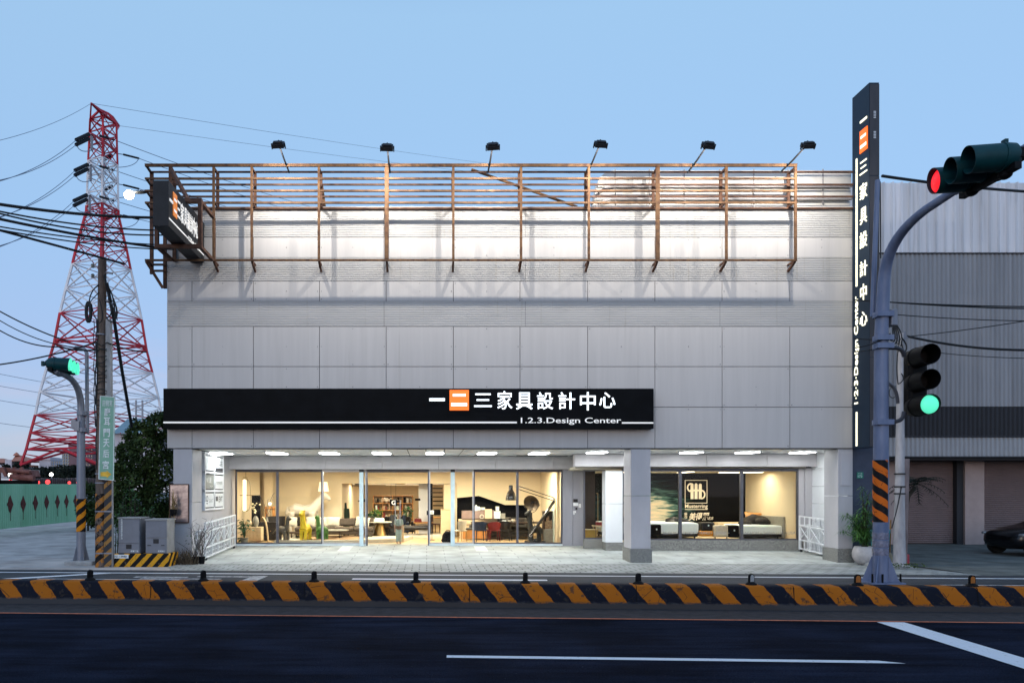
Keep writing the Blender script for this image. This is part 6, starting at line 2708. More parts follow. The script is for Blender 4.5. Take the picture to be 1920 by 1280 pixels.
for i, (a, c, s, r, lb, Y0, Y1) in enumerate((((1654, 330), (1980, 362), .05, .028, 'black cable passing under the red signal', 14.2, 16),
                                              ((1600, 562), (1980, 575), .05, .018, 'black cable across the ribbed wall, topmost pair, upper', 20, 19),
                                              ((1640, 564), (1980, 579), .05, .018, 'black cable across the ribbed wall, topmost pair, lower', 20, 19),
                                              ((1672, 589), (1980, 602), .05, .014, 'thin black cable across the ribbed wall under the topmost pair', 21, 20),
                                              ((1600, 634), (1700, 631), .06, .018, 'short black cable behind the blue grey pole at the bracket', 21.5, 21.3),
                                              ((1700, 631), (1980, 592), .04, .014, 'thin cable rising to the right from the concrete pole bracket', 21.3, 20),
                                              ((1700, 630), (1980, 655), .15, .035, 'thickest black cable falling to the right from the concrete pole bracket', 21.3, 20),
                                              ((1758, 661), (1980, 672), .05, .012, 'thin black cable level with the top of the black signal', 22, 21),
                                              ((1600, 660), (1690, 640), .05, .014, 'short thin cable from the navy sign to the concrete pole', 21.5, 21.3))):
    wire(lb, sag(W(*a, Y0), W(*c, Y1), s), r, 'cable', RC)

# street lamp burning behind the shop
sl = thing('street_lamp', 'brightly glowing street lamp beside the pylon', 'street lamp', W(330, 922, 52))
sl.location.z = 0
b = MB()
b.tube([Vector((XX(330, 52), 52, 0)), W(330, 400, 52)] + arc(W(330, 380, 52), W(262, 358, 51), W(330, 352, 52), 8), [.14, .1] + [.06] * 9, 10)
b.build('pole', M_['galv'], sl, world=True, smooth=True)
b = MB()
c = W(247, 364, 50.6)
b.ball(c + Vector((.5, 0, .12)), (.6, .22, .09), 14, 8)
b.build('lamp_head', M_['cable'], sl, world=True, smooth=True)
b = MB()
b.ball(W(242, 365.5, 50.4), (.34, .26, .30), 16, 10)
b.build('lamp_glass', M_['street_glow'], sl, world=True, smooth=True)
# ================================================================== furniture seen through the glass
def fxy(px, Y):
    return XX(px, Y), Y


def organic(name, m, parent, voxel, shapes, world=False):
    """one continuous body: tubes and balls fused by a voxel remesh"""
    b = MB()
    for s_ in shapes:
        if s_[0] == 't':
            b.tube(s_[1], s_[2], 10)
        else:
            b.ball(s_[1], s_[2], 12, 8)
    o = b.build(name, m, parent, world=world)
    r_ = o.modifiers.new('fuse', 'REMESH')
    r_.mode = 'VOXEL'
    r_.voxel_size = voxel
    r_.use_smooth_shade = True
    s2 = o.modifiers.new('soften', 'SMOOTH')
    s2.iterations = 4
    s2.factor = .5
    return o


PZ = FL + .142                        # top of the display platform


def quadruped(label, cat, name, loc, rz, L, H, hz, headL, m, ears=True, tail=True, neck_r=.07, body_r=.15, horns=False, kind='giraffe'):
    f = thing(name, label, cat, loc, rz)
    sh = []
    bz = H * .36
    sh.append(('t', [(-L * .5, 0, bz), (-L * .2, 0, bz + .03), (L * .2, 0, bz + .02), (L * .45, 0, bz + .05)], [body_r * .8, body_r * 1.05, body_r, body_r * .8]))
    for sx in (-L * .38, L * .36):
        for sy in (-body_r * .55, body_r * .55):
            sh.append(('t', [(sx, sy, bz), (sx, sy, bz * .5), (sx, sy, 0)], [body_r * .5, body_r * .42, body_r * .45]))
    nt_ = (L * .52, 0, H * .9)
    sh.append(('t', [(L * .36, 0, bz + .02), (L * .46, 0, H * .62), nt_], [body_r * .8, neck_r * 1.15, neck_r]))
    sh.append(('t', [(L * .46, 0, H * .92), (L * .62, 0, H * .88), (L * .52 + headL, 0, H * .83)], [neck_r * 1.1, neck_r * 1.0, neck_r * .75]))
    if horns:
        for sy in (-1, 1):
            sh.append(('t', [(L * .48, sy * .03, H * .92), (L * .44, sy * .075, H * 1.0)], [.025, .018]))
            sh.append(('t', [(L * .45, sy * .05, H * .93), (L * .42, sy * .13, H * .97)], [.022, .012]))
    if tail:
        sh.append(('t', [(-L * .45, 0, bz + .05), (-L * .75, 0, bz * .9), (-L * 1.0, 0, bz * .62)] if kind == 'dino' else [(-L * .48, 0, bz + .05), (-L * .62, 0, bz * .7)], [body_r * .6, body_r * .35, .03][:3 if kind == 'dino' else 2]))
    organic('figure', m, f, .018, sh)
    return f


f = quadruped('yellow giraffe stool standing on the platform in the left window', 'figure', 'giraffe_figure', (XX(573, 28.1), 28.1, PZ), R(-112), .42, 1.17, 0, .18, M_['giraffe_yellow'], neck_r=.095, body_r=.17, horns=True)
f = quadruped('grey long necked dinosaur stool beside the yellow giraffe', 'figure', 'dinosaur_figure', (XX(530, 28.1), 28.1, PZ), R(-25), .48, .95, 0, .14, M_['dino_grey'], neck_r=.07, body_r=.16, kind='dino')
f = quadruped('green long necked animal stool half behind the window bar', 'figure', 'dinosaur_figure', (XX(604, 28.2), 28.2, PZ), R(150), .42, .98, 0, .10, M_['giraffe_green'], neck_r=.075, body_r=.15)
f = quadruped('dark slate giraffe stool under the bronze reflector lamp', 'figure', 'giraffe_figure', (XX(1003, 29.0), 29.0, FL), R(200), .50, 1.32, 0, .18, M_['giraffe_slate'], neck_r=.085, body_r=.15, horns=True)

# life size white horse with a lamp shade on its head
HYy = 31.5
hl = thing('horse_lamp', 'life size white horse figure carrying a lamp shade behind the brown sofa', 'lamp', (XX(572, HYy), HYy, FL))
s_ = F / HYy


def hp(x, y, dy=0.0):
    return (XX(x, HYy) - XX(572, HYy), dy, ZZ(y, HYy) - FL)


sh = [('t', [hp(545, 957), hp(553, 954), hp(570, 957), hp(584, 956), hp(592, 954)], [.20, .28, .26, .29, .24]),
      ('t', [hp(588, 953), hp(597, 941), hp(604, 932), hp(608, 927)], [.27, .20, .15, .13]),
      ('t', [hp(606, 927), hp(613, 931), hp(619, 937)], [.135, .12, .075]),
      ('t', [hp(541, 950), hp(538, 962), hp(543, 975)], [.07, .11, .05])]
for x, dy, kx in ((548, -.16, 545), (550, .16, 553), (586, -.16, 588), (590, .16, 586)):
    sh.append(('t', [hp(x, 960, dy), hp(kx, 985, dy), hp(x, 1006, dy), (hp(x, 1, dy)[0], dy, .03)], [.17, .09, .06, .07]))
for dy in (-.06, .06):
    sh.append(('t', [hp(606, 926, dy), hp(605.5, 921, dy * 1.3)], [.04, .015]))
organic('horse_body', M_['horse_white'], hl, .03, sh)
b = MB()
z0, z1 = hp(0, 921)[2], hp(0, 903)[2]
b.lathe([(.24, z0), (.17, z1), (.165, z1), (.235, z0)], (hp(606.5, 0)[0], 0, 0), 22, None, False)
b.build('lamp_shade', glow('shade_glow', (1.0, .86, .62), .9), hl)
b = MB()
b.tube([(hp(606.5, 0)[0], 0, hp(0, 926)[2]), (hp(606.5, 0)[0], 0, z1)], .02, 8)
b.build('lamp_stem', M_['brass'], hl)


def cushion_box(b, lo, hi, puff=.03):
    b.box(lo, hi)


def sofa(label, X0, X1, Y, z0, m, depth=.95, back=True, arms=True, h_seat=.40, h_back=.78, seats=3, name='sofa'):
    f = thing(name, label, 'sofa', ((X0 + X1) / 2, Y, z0))
    w = X1 - X0
    b = MB()
    b.box((-w / 2, -depth / 2, .10), (w / 2, depth / 2, .24))
    b.build('base', m, f, bevel=.02)
    ws = (w - (.3 if arms else 0)) / seats
    for k in range(seats):
        b = MB()
        x0 = -w / 2 + (.15 if arms else 0) + k * ws
        b.box((x0 + .01, -depth / 2 - .02, .245), (x0 + ws - .01, depth / 2 - .2, h_seat))
        b.build('seat_cushion', m, f, bevel=.05)
        if back:
            b = MB()
            b.rbox((x0 + ws / 2, depth / 2 - .16, (h_seat + h_back) / 2 + .02), (ws - .02, .2, h_back - h_seat), Matrix.Rotation(R(-10), 3, 'X'))
            b.build('back_cushion', m, f, bevel=.06)
    if arms:
        for s in (-1, 1):
            b = MB()
            b.box((s * w / 2 - s * .001, -depth / 2, .245), (s * (w / 2 - .145), depth / 2, h_seat + .18))
            b.build('armrest', m, f, bevel=.04)
    for sx in (-1, 1):
        for sy in (-1, 1):
            b = MB()
            b.tube([(sx * (w / 2 - .08), sy * (depth / 2 - .08), 0), (sx * (w / 2 - .08), sy * (depth / 2 - .08), .10)], .02, 8)
            b.build('leg', M_['dark_metal'], f)
    return f


def pillow(label, c, w, h, m, rx=-20, rz=0, ry=0, t=.16):
    f = thing('pillow', label, 'pillow', c)
    b = MB()
    n = 8
    vs, fs = [], []
    Mx = Matrix.Rotation(R(rz), 3, 'Z') @ Matrix.Rotation(R(rx), 3, 'X') @ Matrix.Rotation(R(ry), 3, 'Y')
    for sgn in (-1, 1):
        for i in range(n + 1):
            for j in range(n + 1):
                u, v = i / n * 2 - 1, j / n * 2 - 1
                p = (max(0, 1 - u * u) * max(0, 1 - v * v)) ** .38
                q = 1 - .06 * (1 - abs(u * v))
                vs.append(Mx @ Vector((u * w / 2 * q, sgn * t / 2 * p, v * h / 2 * q + h / 2)))
    k = (n + 1) ** 2
    for s in (0, 1):
        for i in range(n):
            for j in range(n):
                a = s * k + i * (n + 1) + j
                q = (a, a + 1, a + n + 2, a + n + 1)
                fs.append(q if s == 0 else q[::-1])
    b.add(vs, fs)
    b.build('cover', m, f, smooth='all')
    return f


sofa('long brown sofa in front of the white horse', XX(556, 30.3), XX(701, 30.3), 30.3, PZ, M_['sofa_brown'], 1.05, seats=4, arms=False, h_back=.72)
for x, y, w, rz, m, lb in ((581, 990, .42, -8, 'cushion_cream', 'white pillow between the dinosaur stool and the yellow giraffe'), (547, 990, .46, 20, 'cushion_cream', 'cream pillow at the left end of the brown sofa'),
                           (602, 989, .50, 5, 'cushion_cream', 'white pillow just right of the yellow giraffe'), (624, 985, .55, 0, 'cushion_cream', 'cream pillow below the head of the white horse'), (678, 985, .62, -14, 'cushion_cream', 'white pillow near the right end of the brown sofa by the pale post'),
                           (563, 986, .40, 0, 'sofa_dark', 'dark brown pillow behind the dinosaur stool')):
    Y = 30.15 if m != 'sofa_dark' else 30.4
    pillow(lb, (XX(x, Y), Y, PZ + .41), w, .42, M_[m], -16, rz, random.uniform(-8, 8))
# armchair with a high curved back
ac = thing('armchair', 'dark high backed armchair at the left end of the sofa', 'armchair', (XX(521, 29.9), 29.9, PZ - .0), R(35))
ac.scale = (.85, .85, .85)
b = MB()
pts = [(.42 * math.cos(R(a)), .38 * math.sin(R(a))) for a in range(20, 165, 12)]
vs, fs = [], []
for x, y in pts:
    for r_, z in ((1, .25), (1.12, .7), (1.2, 1.0), (1.02, 1.0), (.92, .7), (.8, .25)):
        vs.append((x * r_, y * r_, z))
for i in range(len(pts) - 1):
    for k in range(6):
        a, c = i * 6 + k, i * 6 + (k + 1) % 6
        fs.append((a, c, c + 6, a + 6))
fs += [(5, 4, 3, 2, 1, 0), tuple(len(vs) - 6 + k for k in range(6))]
b.add(vs, fs)
b.build('backrest', M_['sofa_dark'], ac, smooth=True)
b = MB()
b.lathe([(.30, .24), (.38, .28), (.38, .42), (.30, .46)], n=18)
b.build('seat', M_['sofa_dark'], ac, smooth=True)
for k in range(4):
    b = MB()
    a = R(45 + 90 * k)
    b.tube([(.3 * math.cos(a), .3 * math.sin(a), 0), (.25 * math.cos(a), .25 * math.sin(a), .25)], .02, 8)
    b.build('leg', M_['wood_dark'], ac)


def table(label, X, Y, z0, w, d, h, m, round_=False, t=.04, legm=None, cat='table', name='table', legs=4, cone=False):
    f = thing(name, label, cat, (X, Y, z0))
    b = MB()
    if round_:
        b.lathe([(w / 2 - .01, h - t), (w / 2, h - t / 2), (w / 2 - .01, h)], n=28)
    else:
        b.box((-w / 2, -d / 2, h - t), (w / 2, d / 2, h))
    b.build('tabletop', m, f)
    if cone:
        b = MB()
        b.lathe([(.34, 0), (.12, h - t - .001)], n=20)
        b.build('pedestal', legm or m, f, smooth=True)
        return f
    for k in range(legs):
        a = 2 * math.pi * (k + .5) / legs
        if round_:
            p = (w * .32 * math.cos(a), w * .32 * math.sin(a))
        else:
            p = ((w / 2 - .05) * (1 if k in (0, 3) else -1), (d / 2 - .05) * (1 if k < 2 else -1))
        b = MB()
        b.tube([(p[0], p[1], 0), (p[0], p[1], h - t)], .022, 8)
        b.build('leg', legm or m, f)
    return f


table('low round stone topped coffee table before the brown sofa', XX(630, 29.1), 29.1, PZ, 1.05, 1.0, .34, M_['ceramic'], True, .04, M_['wood_dark'], legs=3, name='coffee_table')
table('lower dark coffee table behind the dinosaur stool', XX(560, 29.3), 29.3, PZ, .9, .8, .24, M_['wood_dark'], True, .05, M_['wood_dark'], legs=3, name='coffee_table')
table('thin tray side table over the sofa by the cream pillow', XX(640, 30.9), 30.9, PZ, 1.3, .4, .62, M_['wood_pale'], False, .03, M_['dark_metal'], name='side_table')
rg = MB()
rg.lathe([(1.25, 0), (1.28, .01), (1.25, .02)], (XX(625, 29.1), 29.2, PZ + .001), 36)
tag(rg.build('rug', mat('rug', (.30, .19, .10), .95, 0, .3, 30)), 'round brown rug under the coffee tables', 'rug')

# left end of the window
dw = thing('display_cabinet', 'pale low drawer cabinet at the left end of the window', 'cabinet', (XX(478, 29), 29, FL))
b = MB()
b.box((-.42, -.22, .05), (.30, .22, .60))
b.build('cabinet_body', M_['beige'], dw, bevel=.01)
for r_ in range(2):
    for c_ in range(2):
        b = MB()
        b.box((-.40 + c_ * .35, -.24, .09 + r_ * .26), (-.07 + c_ * .35, -.221, .32 + r_ * .26))
        b.build('drawer', M_['wood_pale'], dw)
bp_ = thing('standing_screen', 'tall black screen standing behind the flower vase', 'screen', (XX(480, 29.7), 29.7, FL))
b = MB()
b.box((-.18, -.02, 0), (.18, .02, ZZ(928, 29.7) - FL))
b.build('panel_board', M_['black_matt'], bp_)
b = MB()
b.box((-.3, -.12, -.0), (.3, -.03, .04))
b.build('panel_foot', M_['dark_metal'], bp_)
vs_ = thing('vase', 'grey ribbed vase of white flowers on the drawer cabinet', 'vase', (XX(479.5, 28.95), 28.95, FL + .602))
b = MB()
b.lathe([(.06, 0), (.11, .08), (.13, .22), (.10, .36), (.055, .42), (.06, .44), (.045, .44)], n=20)
b.build('vase_body', M_['ceramic'], vs_, smooth=True)
b = MB()
for k in range(9):
    a = random.uniform(0, 6.28)
    b.tube(arc((0, 0, .4), (math.cos(a) * random.uniform(.08, .24), math.sin(a) * .1, random.uniform(.6, .98)), (0, 0, .65), 5), .006, 4)
b.build('stems', M_['bark'], vs_)
b = MB()
for k in range(11):
    b.ball((random.uniform(-.2, .2), random.uniform(-.08, .08), random.uniform(.55, 1.0)), random.uniform(.025, .05), 8, 6)
b.build('blossom', M_['flower'], vs_)
tv = thing('twig_vase', 'slim vase with tall bare blossom twigs beside the black panel', 'vase', (XX(500, 29.6), 29.6, FL))
b = MB()
b.lathe([(.08, 0), (.12, .3), (.09, .7), (.05, .95), (.06, .98)], n=16)
b.build('vase_body', M_['ceramic'], tv, smooth=True)
b = MB()
for k, (x, z) in enumerate(((-.28, 1.85), (.3, 1.95), (.05, 1.7), (-.1, 1.45), (.22, 1.4))):
    b.tube(arc((0, 0, .9), (x, 0, z), (x * .2, 0, z * .8), 7), .010, 5)
    for j in range(4):
        q = Vector((x, 0, z)) * (.75 + .08 * j)
        b.tube([(q.x, 0, q.z), (q.x + random.uniform(-.1, .1), 0, q.z + random.uniform(.03, .12))], .006, 4)
b.build('twigs', M_['twig'], tv)
gl = thing('tube_lamp', 'tall glowing glass tube lamp with brass plates and dark rings at the left', 'lamp', (XX(458.5, 28.6), 28.6, FL))
LZ = lambda y: ZZ(y, 28.6) - FL
b = MB()
b.tube([(0, 0, LZ(957)), (0, 0, LZ(899))], .06, 14)
b.build('glass_tube', M_['warm_tube'], gl, smooth=True)
b = MB()
for y, w in ((895, .1), (898.5, .12), (928, .30), (957.5, .1)):
    b.box((-w * .6, -.03, LZ(y) - .012), (w * 1.2, .03, LZ(y) + .012))
b.build('brass_plate', M_['brass'], gl)
b = MB()
for s in (1,):
    b.tube([(.05, 0, LZ(898))] + arc((.10, 0, LZ(899)), (.24, 0, LZ(928)), (.25, 0, LZ(899)), 6) + [(.24, 0, LZ(928))], .006, 5)
    b.tube([(.24, 0, LZ(928))] + arc((.24, 0, LZ(930)), (.10, 0, LZ(957)), (.25, 0, LZ(957)), 6), .006, 5)
b.tube([(.05, 0, LZ(895)), (.05, 0, CZ - FL)], .006, 5)
b.build('lamp_wire', M_['dark_metal'], gl)
po = thing('pouf', 'round peach coloured pouf beside the grey vase', 'pouf', (XX(467, 28.9), 28.9, FL + .602))
b = MB()
b.ball((0, 0, .13), (.14, .14, .13), 16, 10)
b.build('cover', M_['beige'], po, smooth='all')
of = thing('wooden_easel', 'orange wooden frame leaning behind the dark armchair', 'frame', (XX(507, 30.4), 30.4, FL))
b = MB()
tl2 = Matrix.Rotation(R(-10), 3, 'X') @ Matrix.Rotation(R(-6), 3, 'Y')
b.rbox((-.16, 0, .9), (.13, .04, 1.0), tl2)
b.rbox((.16, 0, .9), (.13, .04, 1.0), tl2)
b.rbox((0, 0, .45), (.36, .04, .1), tl2)
b.rbox((0, .0, 1.33), (.4, .04, .1), tl2)
b.build('frame_boards', M_['wood_orange'], of)
b = MB()
b.tube([(.12, .1, 0), (0, .12, 1.3)], .02, 6)
b.build('strut', M_['wood_pale'], of)
bl_ = thing('ball_lamp', 'small glowing ball lamp above the orange wooden frame', 'lamp', (XX(506, 30.9), 30.9, FL))
b = MB()
b.ball((0, 0, ZZ(944, 30.9) - FL), .07, 12, 8)
b.build('bulb', M_['warm_tube'], bl_, smooth='all')
b = MB()
b.tube([(0, .1, 0), (0, .1, ZZ(941, 30.9) - FL), (0, 0, ZZ(942, 30.9) - FL)], .012, 6)
b.lathe([(.12, 0), (.12, .02)], (0, .1, 0), 14)
b.build('stand', M_['brass'], bl_)
cw = thing('bent_wood_stand', 'pale bent wooden stand before the dark armchair', 'stand', (XX(497, 28.6), 28.6, FL))
b = MB()
b.tube(arc((-.12, 0, 1.0), (.12, 0, .03), (.08, 0, .95), 10), .035, 8)
b.tube([(.12, 0, .035), (.30, 0, .035)], .03, 8)
b.build('bent_rail', M_['wood_pale'], cw, smooth=True)
dc = thing('dark_chest', 'dark brown chest behind the bent wooden stand', 'chest', (XX(504, 29.5), 29.5, FL))
b = MB()
b.box((-.36, -.2, .04), (.34, .2, .78))
b.build('chest_body', M_['sofa_dark'], dc, bevel=.015)
b = MB()
b.ball((.12, -.215, .42), .018, 8, 6)
b.build('knob', M_['brass'], dc)
lp = thing('leafy_houseplant', 'bushy dark green house plant inside the left corner of the window', 'potted plant', (XX(458, 27.75), 27.75, FL))
b = MB()
b.lathe([(.12, 0), (.17, .22), (.18, .24), (.15, .24)], n=18)
b.build('pot', M_['ceramic'], lp, smooth=True)
b = MB()
st = MB()
for k in range(46):
    a = random.uniform(0, 6.28)
    e = Vector((math.cos(a) * random.uniform(.05, .34), math.sin(a) * random.uniform(.05, .25), random.uniform(.18, .98)))
    st.tube(arc((0, 0, .2), e, (e.x * .3, e.y * .3, e.z), 4), .006, 4)
    d = Vector((math.cos(a), math.sin(a), random.uniform(-.9, .1))).normalized()
    s2 = d.cross(Vector((0, 0, 1))).normalized()
    L = random.uniform(.12, .22)
    nrm_ = Vector((0, 0, .02))
    b.add([e, e + d * L * .35 + s2 * L * .38, e + d * L, e + d * L * .35 - s2 * L * .38, e + d * L * .45 - nrm_], [(0, 1, 4), (1, 2, 4), (2, 3, 4), (3, 0, 4)])
b.build('foliage', M_['leaf_plant'], lp)
st.build('stem', M_['leaf_plant'], lp)


# ---- middle of the shop
def chair(label, X, Y, z0, rz, m, shell=True, arm=False, name='chair', h=.80, legm=None):
    f = thing(name, label, 'chair', (X, Y, z0), R(rz))
    b = MB()
    b.box((-.23, -.22, .42), (.23, .22, .47))
    b.build('seat', m, f, bevel=.02)
    b = MB()
    n = 10
    vs, fs = [], []
    a0 = 12 if arm else 40
    for i in range(n + 1):
        a = R(a0 + (180 - 2 * a0) * i / n)
        top = h - (.12 * abs(i / n * 2 - 1) ** 2 if arm else .03 * abs(i / n * 2 - 1) ** 2)
        for r_, z in ((.235, .46), (.27, (h + .46) / 2), (.285, top), (.255, top), (.24, (h + .46) / 2), (.205, .46)):
            vs.append((r_ * math.cos(a), r_ * math.sin(a), z))
    for i in range(n):
        for k in range(6):
            p, q = i * 6 + k, i * 6 + (k + 1) % 6
            fs.append((p, q, q + 6, p + 6))
    fs += [(5, 4, 3, 2, 1, 0), tuple(len(vs) - 6 + k for k in range(6))]
    b.add(vs, fs)
    b.build('backrest', m, f, smooth=True)
    for sx in (-1, 1):
        for sy in (-1, 1):
            b = MB()
            b.tube([(sx * .19, sy * .18, .42), (sx * .21, sy * .20, 0)], [.024, .017], 8)
            b.build('leg', legm or m, f)
    return f


chair('dark blue shell chair at the dining table', XX(900, 29.4), 29.4, FL, -168, M_['chair_blue'], arm=True, h=.80)
chair('dark red leather chair at the dining table', XX(926, 29.4), 29.4, FL, -172, M_['chair_red'], arm=True, h=.80)
chair('black shell chair right of the red chair', XX(948, 29.7), 29.7, FL, 160, M_['leather_black'], arm=True, h=.82)
chair('dark brown chair under the staircase', XX(814, 35.2), 35.2, FL, 120, M_['chair_brown'], h=.95)
chair('dark chair at the far table under the staircase', XX(800, 35.8), 35.8, FL, -30, M_['sofa_dark'], h=.85)
chair('beige chair beside the white kitchen display', XX(862, 29.2), 29.2, FL, -150, M_['platform'], h=.85, legm=M_['brass'])
chair('grey brown chair behind the right end of the sofa', XX(660, 33.6), 33.6, FL, 200, M_['mauve'], h=.80)
chair('dark walnut chair before the bookshelf', XX(722, 31.4), 31.4, FL, 170, M_['wood_dark'], h=.76)
table('dark dining table with place settings behind the blue and red chairs', XX(950, 30.5), 30.5, FL, 3.0, .95, .74, M_['wood_dark'], False, .05, M_['wood_dark'], name='dining_table')
table('pale dining table on a dark cone foot by the entrance', XX(712, 30.8), 30.8, FL, 1.05, 1.0, .74, M_['cushion_cream'], True, .04, M_['brass'], name='dining_table', cone=True)
table('small wooden table under the staircase', XX(824, 36.2), 36.2, FL, 1.0, .7, .74, M_['wood_orange'], False, .04, M_['wood_dark'])
table('low orange wooden desk right of the daybed', XX(794, 33.2), 33.2, FL, .9, .6, .62, M_['wood_orange'], False, .04, M_['wood_dark'])
sofa('grey sofa behind the dark dining table', XX(880, 30.9), XX(985, 30.9) + .3, 31.15, FL, M_['sofa_grey'], .9, seats=3, h_back=.86)
pillow('grey bolster pillow left one on the grey sofa', (XX(945, 30.9), 30.95, FL + .62), .6, .32, M_['sofa_grey'], -10, 4, 3)
pillow('long grey pillow on the grey sofa beside the slate giraffe', (XX(966, 30.9), 30.9, FL + .60), .8, .30, M_['sofa_dark'], -14, -6, 2)
bn = thing('bench', 'orange wooden bench behind the blue chair', 'bench', (XX(890, 30.2), 30.2, FL))
b = MB()
b.box((-.5, -.2, .05), (.5, .2, .42))
b.build('bench_box', M_['wood_orange'], bn, bevel=.01)
b = MB()
b.box((-.55, -.22, .421), (.55, .22, .5))
b.build('seat_pad', M_['sofa_grey'], bn, bevel=.02)
cc = thing('counter', 'tall plain beige counter block beside the pale post', 'counter', (XX(839, 32.2), 32.2, FL))
b = MB()
b.box((-.30, -.2, 0), (.30, .2, ZZ(956, 32) - FL))
b.build('counter_block', M_['beige'], cc, bevel=.01)
b = MB()
b.box((-.32, -.22, ZZ(956, 32) - FL + .001), (.32, .22, ZZ(954.5, 32) - FL))
b.build('countertop', M_['wood_pale'], cc)
bb = thing('backpack', 'round black backpack on the floor behind the pale post', 'bag', (XX(840, 28.1), 28.1, FL))
organic('bag_body', M_['black_matt'], bb, .03, [('b', (0, 0, .24), (.24, .16, .25)), ('b', (-.02, 0, .12), (.26, .18, .13))])
b = MB()
b.tube(arc((-.12, .08, .42), (.12, .08, .42), (0, .08, .62), 8), .016, 6)
b.build('strap', M_['black_matt'], bb)
# kitchen style display of pale boxes against the sloping dark opening
kd = thing('kitchen_display', 'mauve counter block under the sloping dark opening', 'counter', (XX(902, 31.2), 31.2, FL))
b = MB()
for x0, x1, y0, y1, m in ((866, 886, 957, 972, 0), (886.3, 899, 957.5, 972, 0), (899.3, 912, 956, 972, 0)):
    b.box((XX(x0, 31.1), 31.0, ZZ(y1, 31.1)), (XX(x1, 31.1), 31.38, ZZ(y0, 31.1)))
b.build('counter_block', M_['mauve'], kd, world=True, bevel=.008)
b = MB()
b.box((XX(860, 31.1), 31.05, ZZ(982, 31.1)), (XX(947, 31.1), 31.36, ZZ(972.5, 31.1)))
b.box((XX(862, 31.1), 31.1, FL), (XX(945, 31.1), 31.36, ZZ(982.5, 31.1)))
b.build('lower_counter', M_['beige'], kd, world=True, bevel=.008)
for x0, x1, y0, y1, m, nm_, lb, ct in ((909, 921.5, 954, 972, 'beige', 'cardboard_box', 'tallest beige box on the counter under the dark opening', 'box'), (926, 937.5, 958, 972, 'cool_white', 'white_box', 'pale blue white box on the counter beside the beige one', 'box'),
                                       (938.3, 946.5, 962, 972, 'ceramic', 'grey_box', 'small grey box at the right end of the counter', 'box'), (921.8, 925.5, 956, 972, 'mauve', 'mauve_box', 'narrow mauve box between the beige and the white box', 'box')):
    f = thing(nm_, lb, ct, (XX((x0 + x1) / 2, 31), 30.95, ZZ(y1, 31.0)))
    b = MB()
    w, h = (x1 - x0) * 31 / F, (y1 - y0) * 31 / F
    b.box((-w / 2, -.14, .012), (w / 2, .12, h - .03))
    b.build('box_body', M_[m], f, bevel=.008)
    b = MB()
    b.box((-w / 2 - .004, -.144, h - .029), (w / 2 + .004, .124, h))
    b.build('lid', M_[m], f)
for x, y, w, h, m, lb in ((893, 956, .16, .26, 'cool_white', 'pale blue paper house ornament on the mauve counter'), (898.5, 955.5, .16, .18, 'cool_white', 'smaller pale paper house ornament on the mauve counter')):
    f = thing('paper_house', lb, 'ornament', (XX(x, 31.1), 31.15, ZZ(y + 1, 31.1)), 0)
    b = MB()
    b.prism([(-w / 2, 0), (w / 2, 0), (w / 2, h * .6), (0, h), (-w / 2, h * .6)], (0, 0, 0), (1, 0, 0), (0, 0, 1), -.1)
    b.build('house_body', M_[m], f)
for x, y, w, h, lb in ((905.5, 956, .17, .13, 'small pale framed card above the beige box'), (932.5, 957.5, .14, .20, 'small glass lantern on the white box')):
    f = thing('lantern', lb, 'lantern', (XX(x, 31.0), 31.0, ZZ(y, 31.0)), 0)
    b = MB()
    for sx in (-1, 1):
        b.box((sx * w / 2 - .012, -.03, 0), (sx * w / 2 + .012, .03, h))
    b.box((-w / 2, -.03, h - .02), (w / 2, .03, h + .01))
    b.box((-w / 2, -.03, 0), (w / 2, .03, .02))
    b.build('lantern_frame', M_['ceramic'], f)
    b = MB()
    b.box((-w / 2 + .013, -.012, .021), (w / 2 - .013, .012, h - .021))
    b.build('lantern_glass', M_['cool_white'], f)
ng = thing('round_ornament', 'round cream ring ornament on the lower counter', 'ornament', (XX(903.5, 30.9), 30.9, ZZ(972.3, 30.9)))
b = MB()
b.lathe([(.06, -.03), (.10, -.03), (.10, .03), (.06, .03), (.06, -.03)], (0, 0, .10), 20, Matrix.Rotation(R(90), 3, 'X'), False)
b.build('ring', M_['cushion_cream'], ng, smooth=True)
b = MB()
b.box((-.05, -.03, 0), (.05, .03, .01))
b.build('foot', M_['cushion_cream'], ng)
for k, (x, w, h, m, lb) in enumerate(((962, .10, .12, 'cushion_cream', 'cream jug on the dark dining table'), (945, .14, .06, 'cool_white', 'white bowl on the dark dining table beside the jug'), (955, .09, .08, 'ceramic', 'small grey cup on the dark dining table'))):
    f = thing(('jug', 'bowl', 'cup')[k], lb, ('jug', 'bowl', 'cup')[k], (XX(x, 30.3), 30.3, FL + .742))
    b = MB()
    b.lathe([(w * .5, 0), (w * .8, h * .5), (w * .62, h), (w * .55, h), (w * .7, h * .5), (w * .4, .012)], n=16)
    b.build('vessel', M_[m], f, smooth=True)
    if k == 0:
        b = MB()
        b.tube(arc((w * .7, 0, h * .8), (w * .75, 0, h * .25), (w * 1.6, 0, h * .5), 6), .012, 5)
        b.build('handle', M_[m], f)

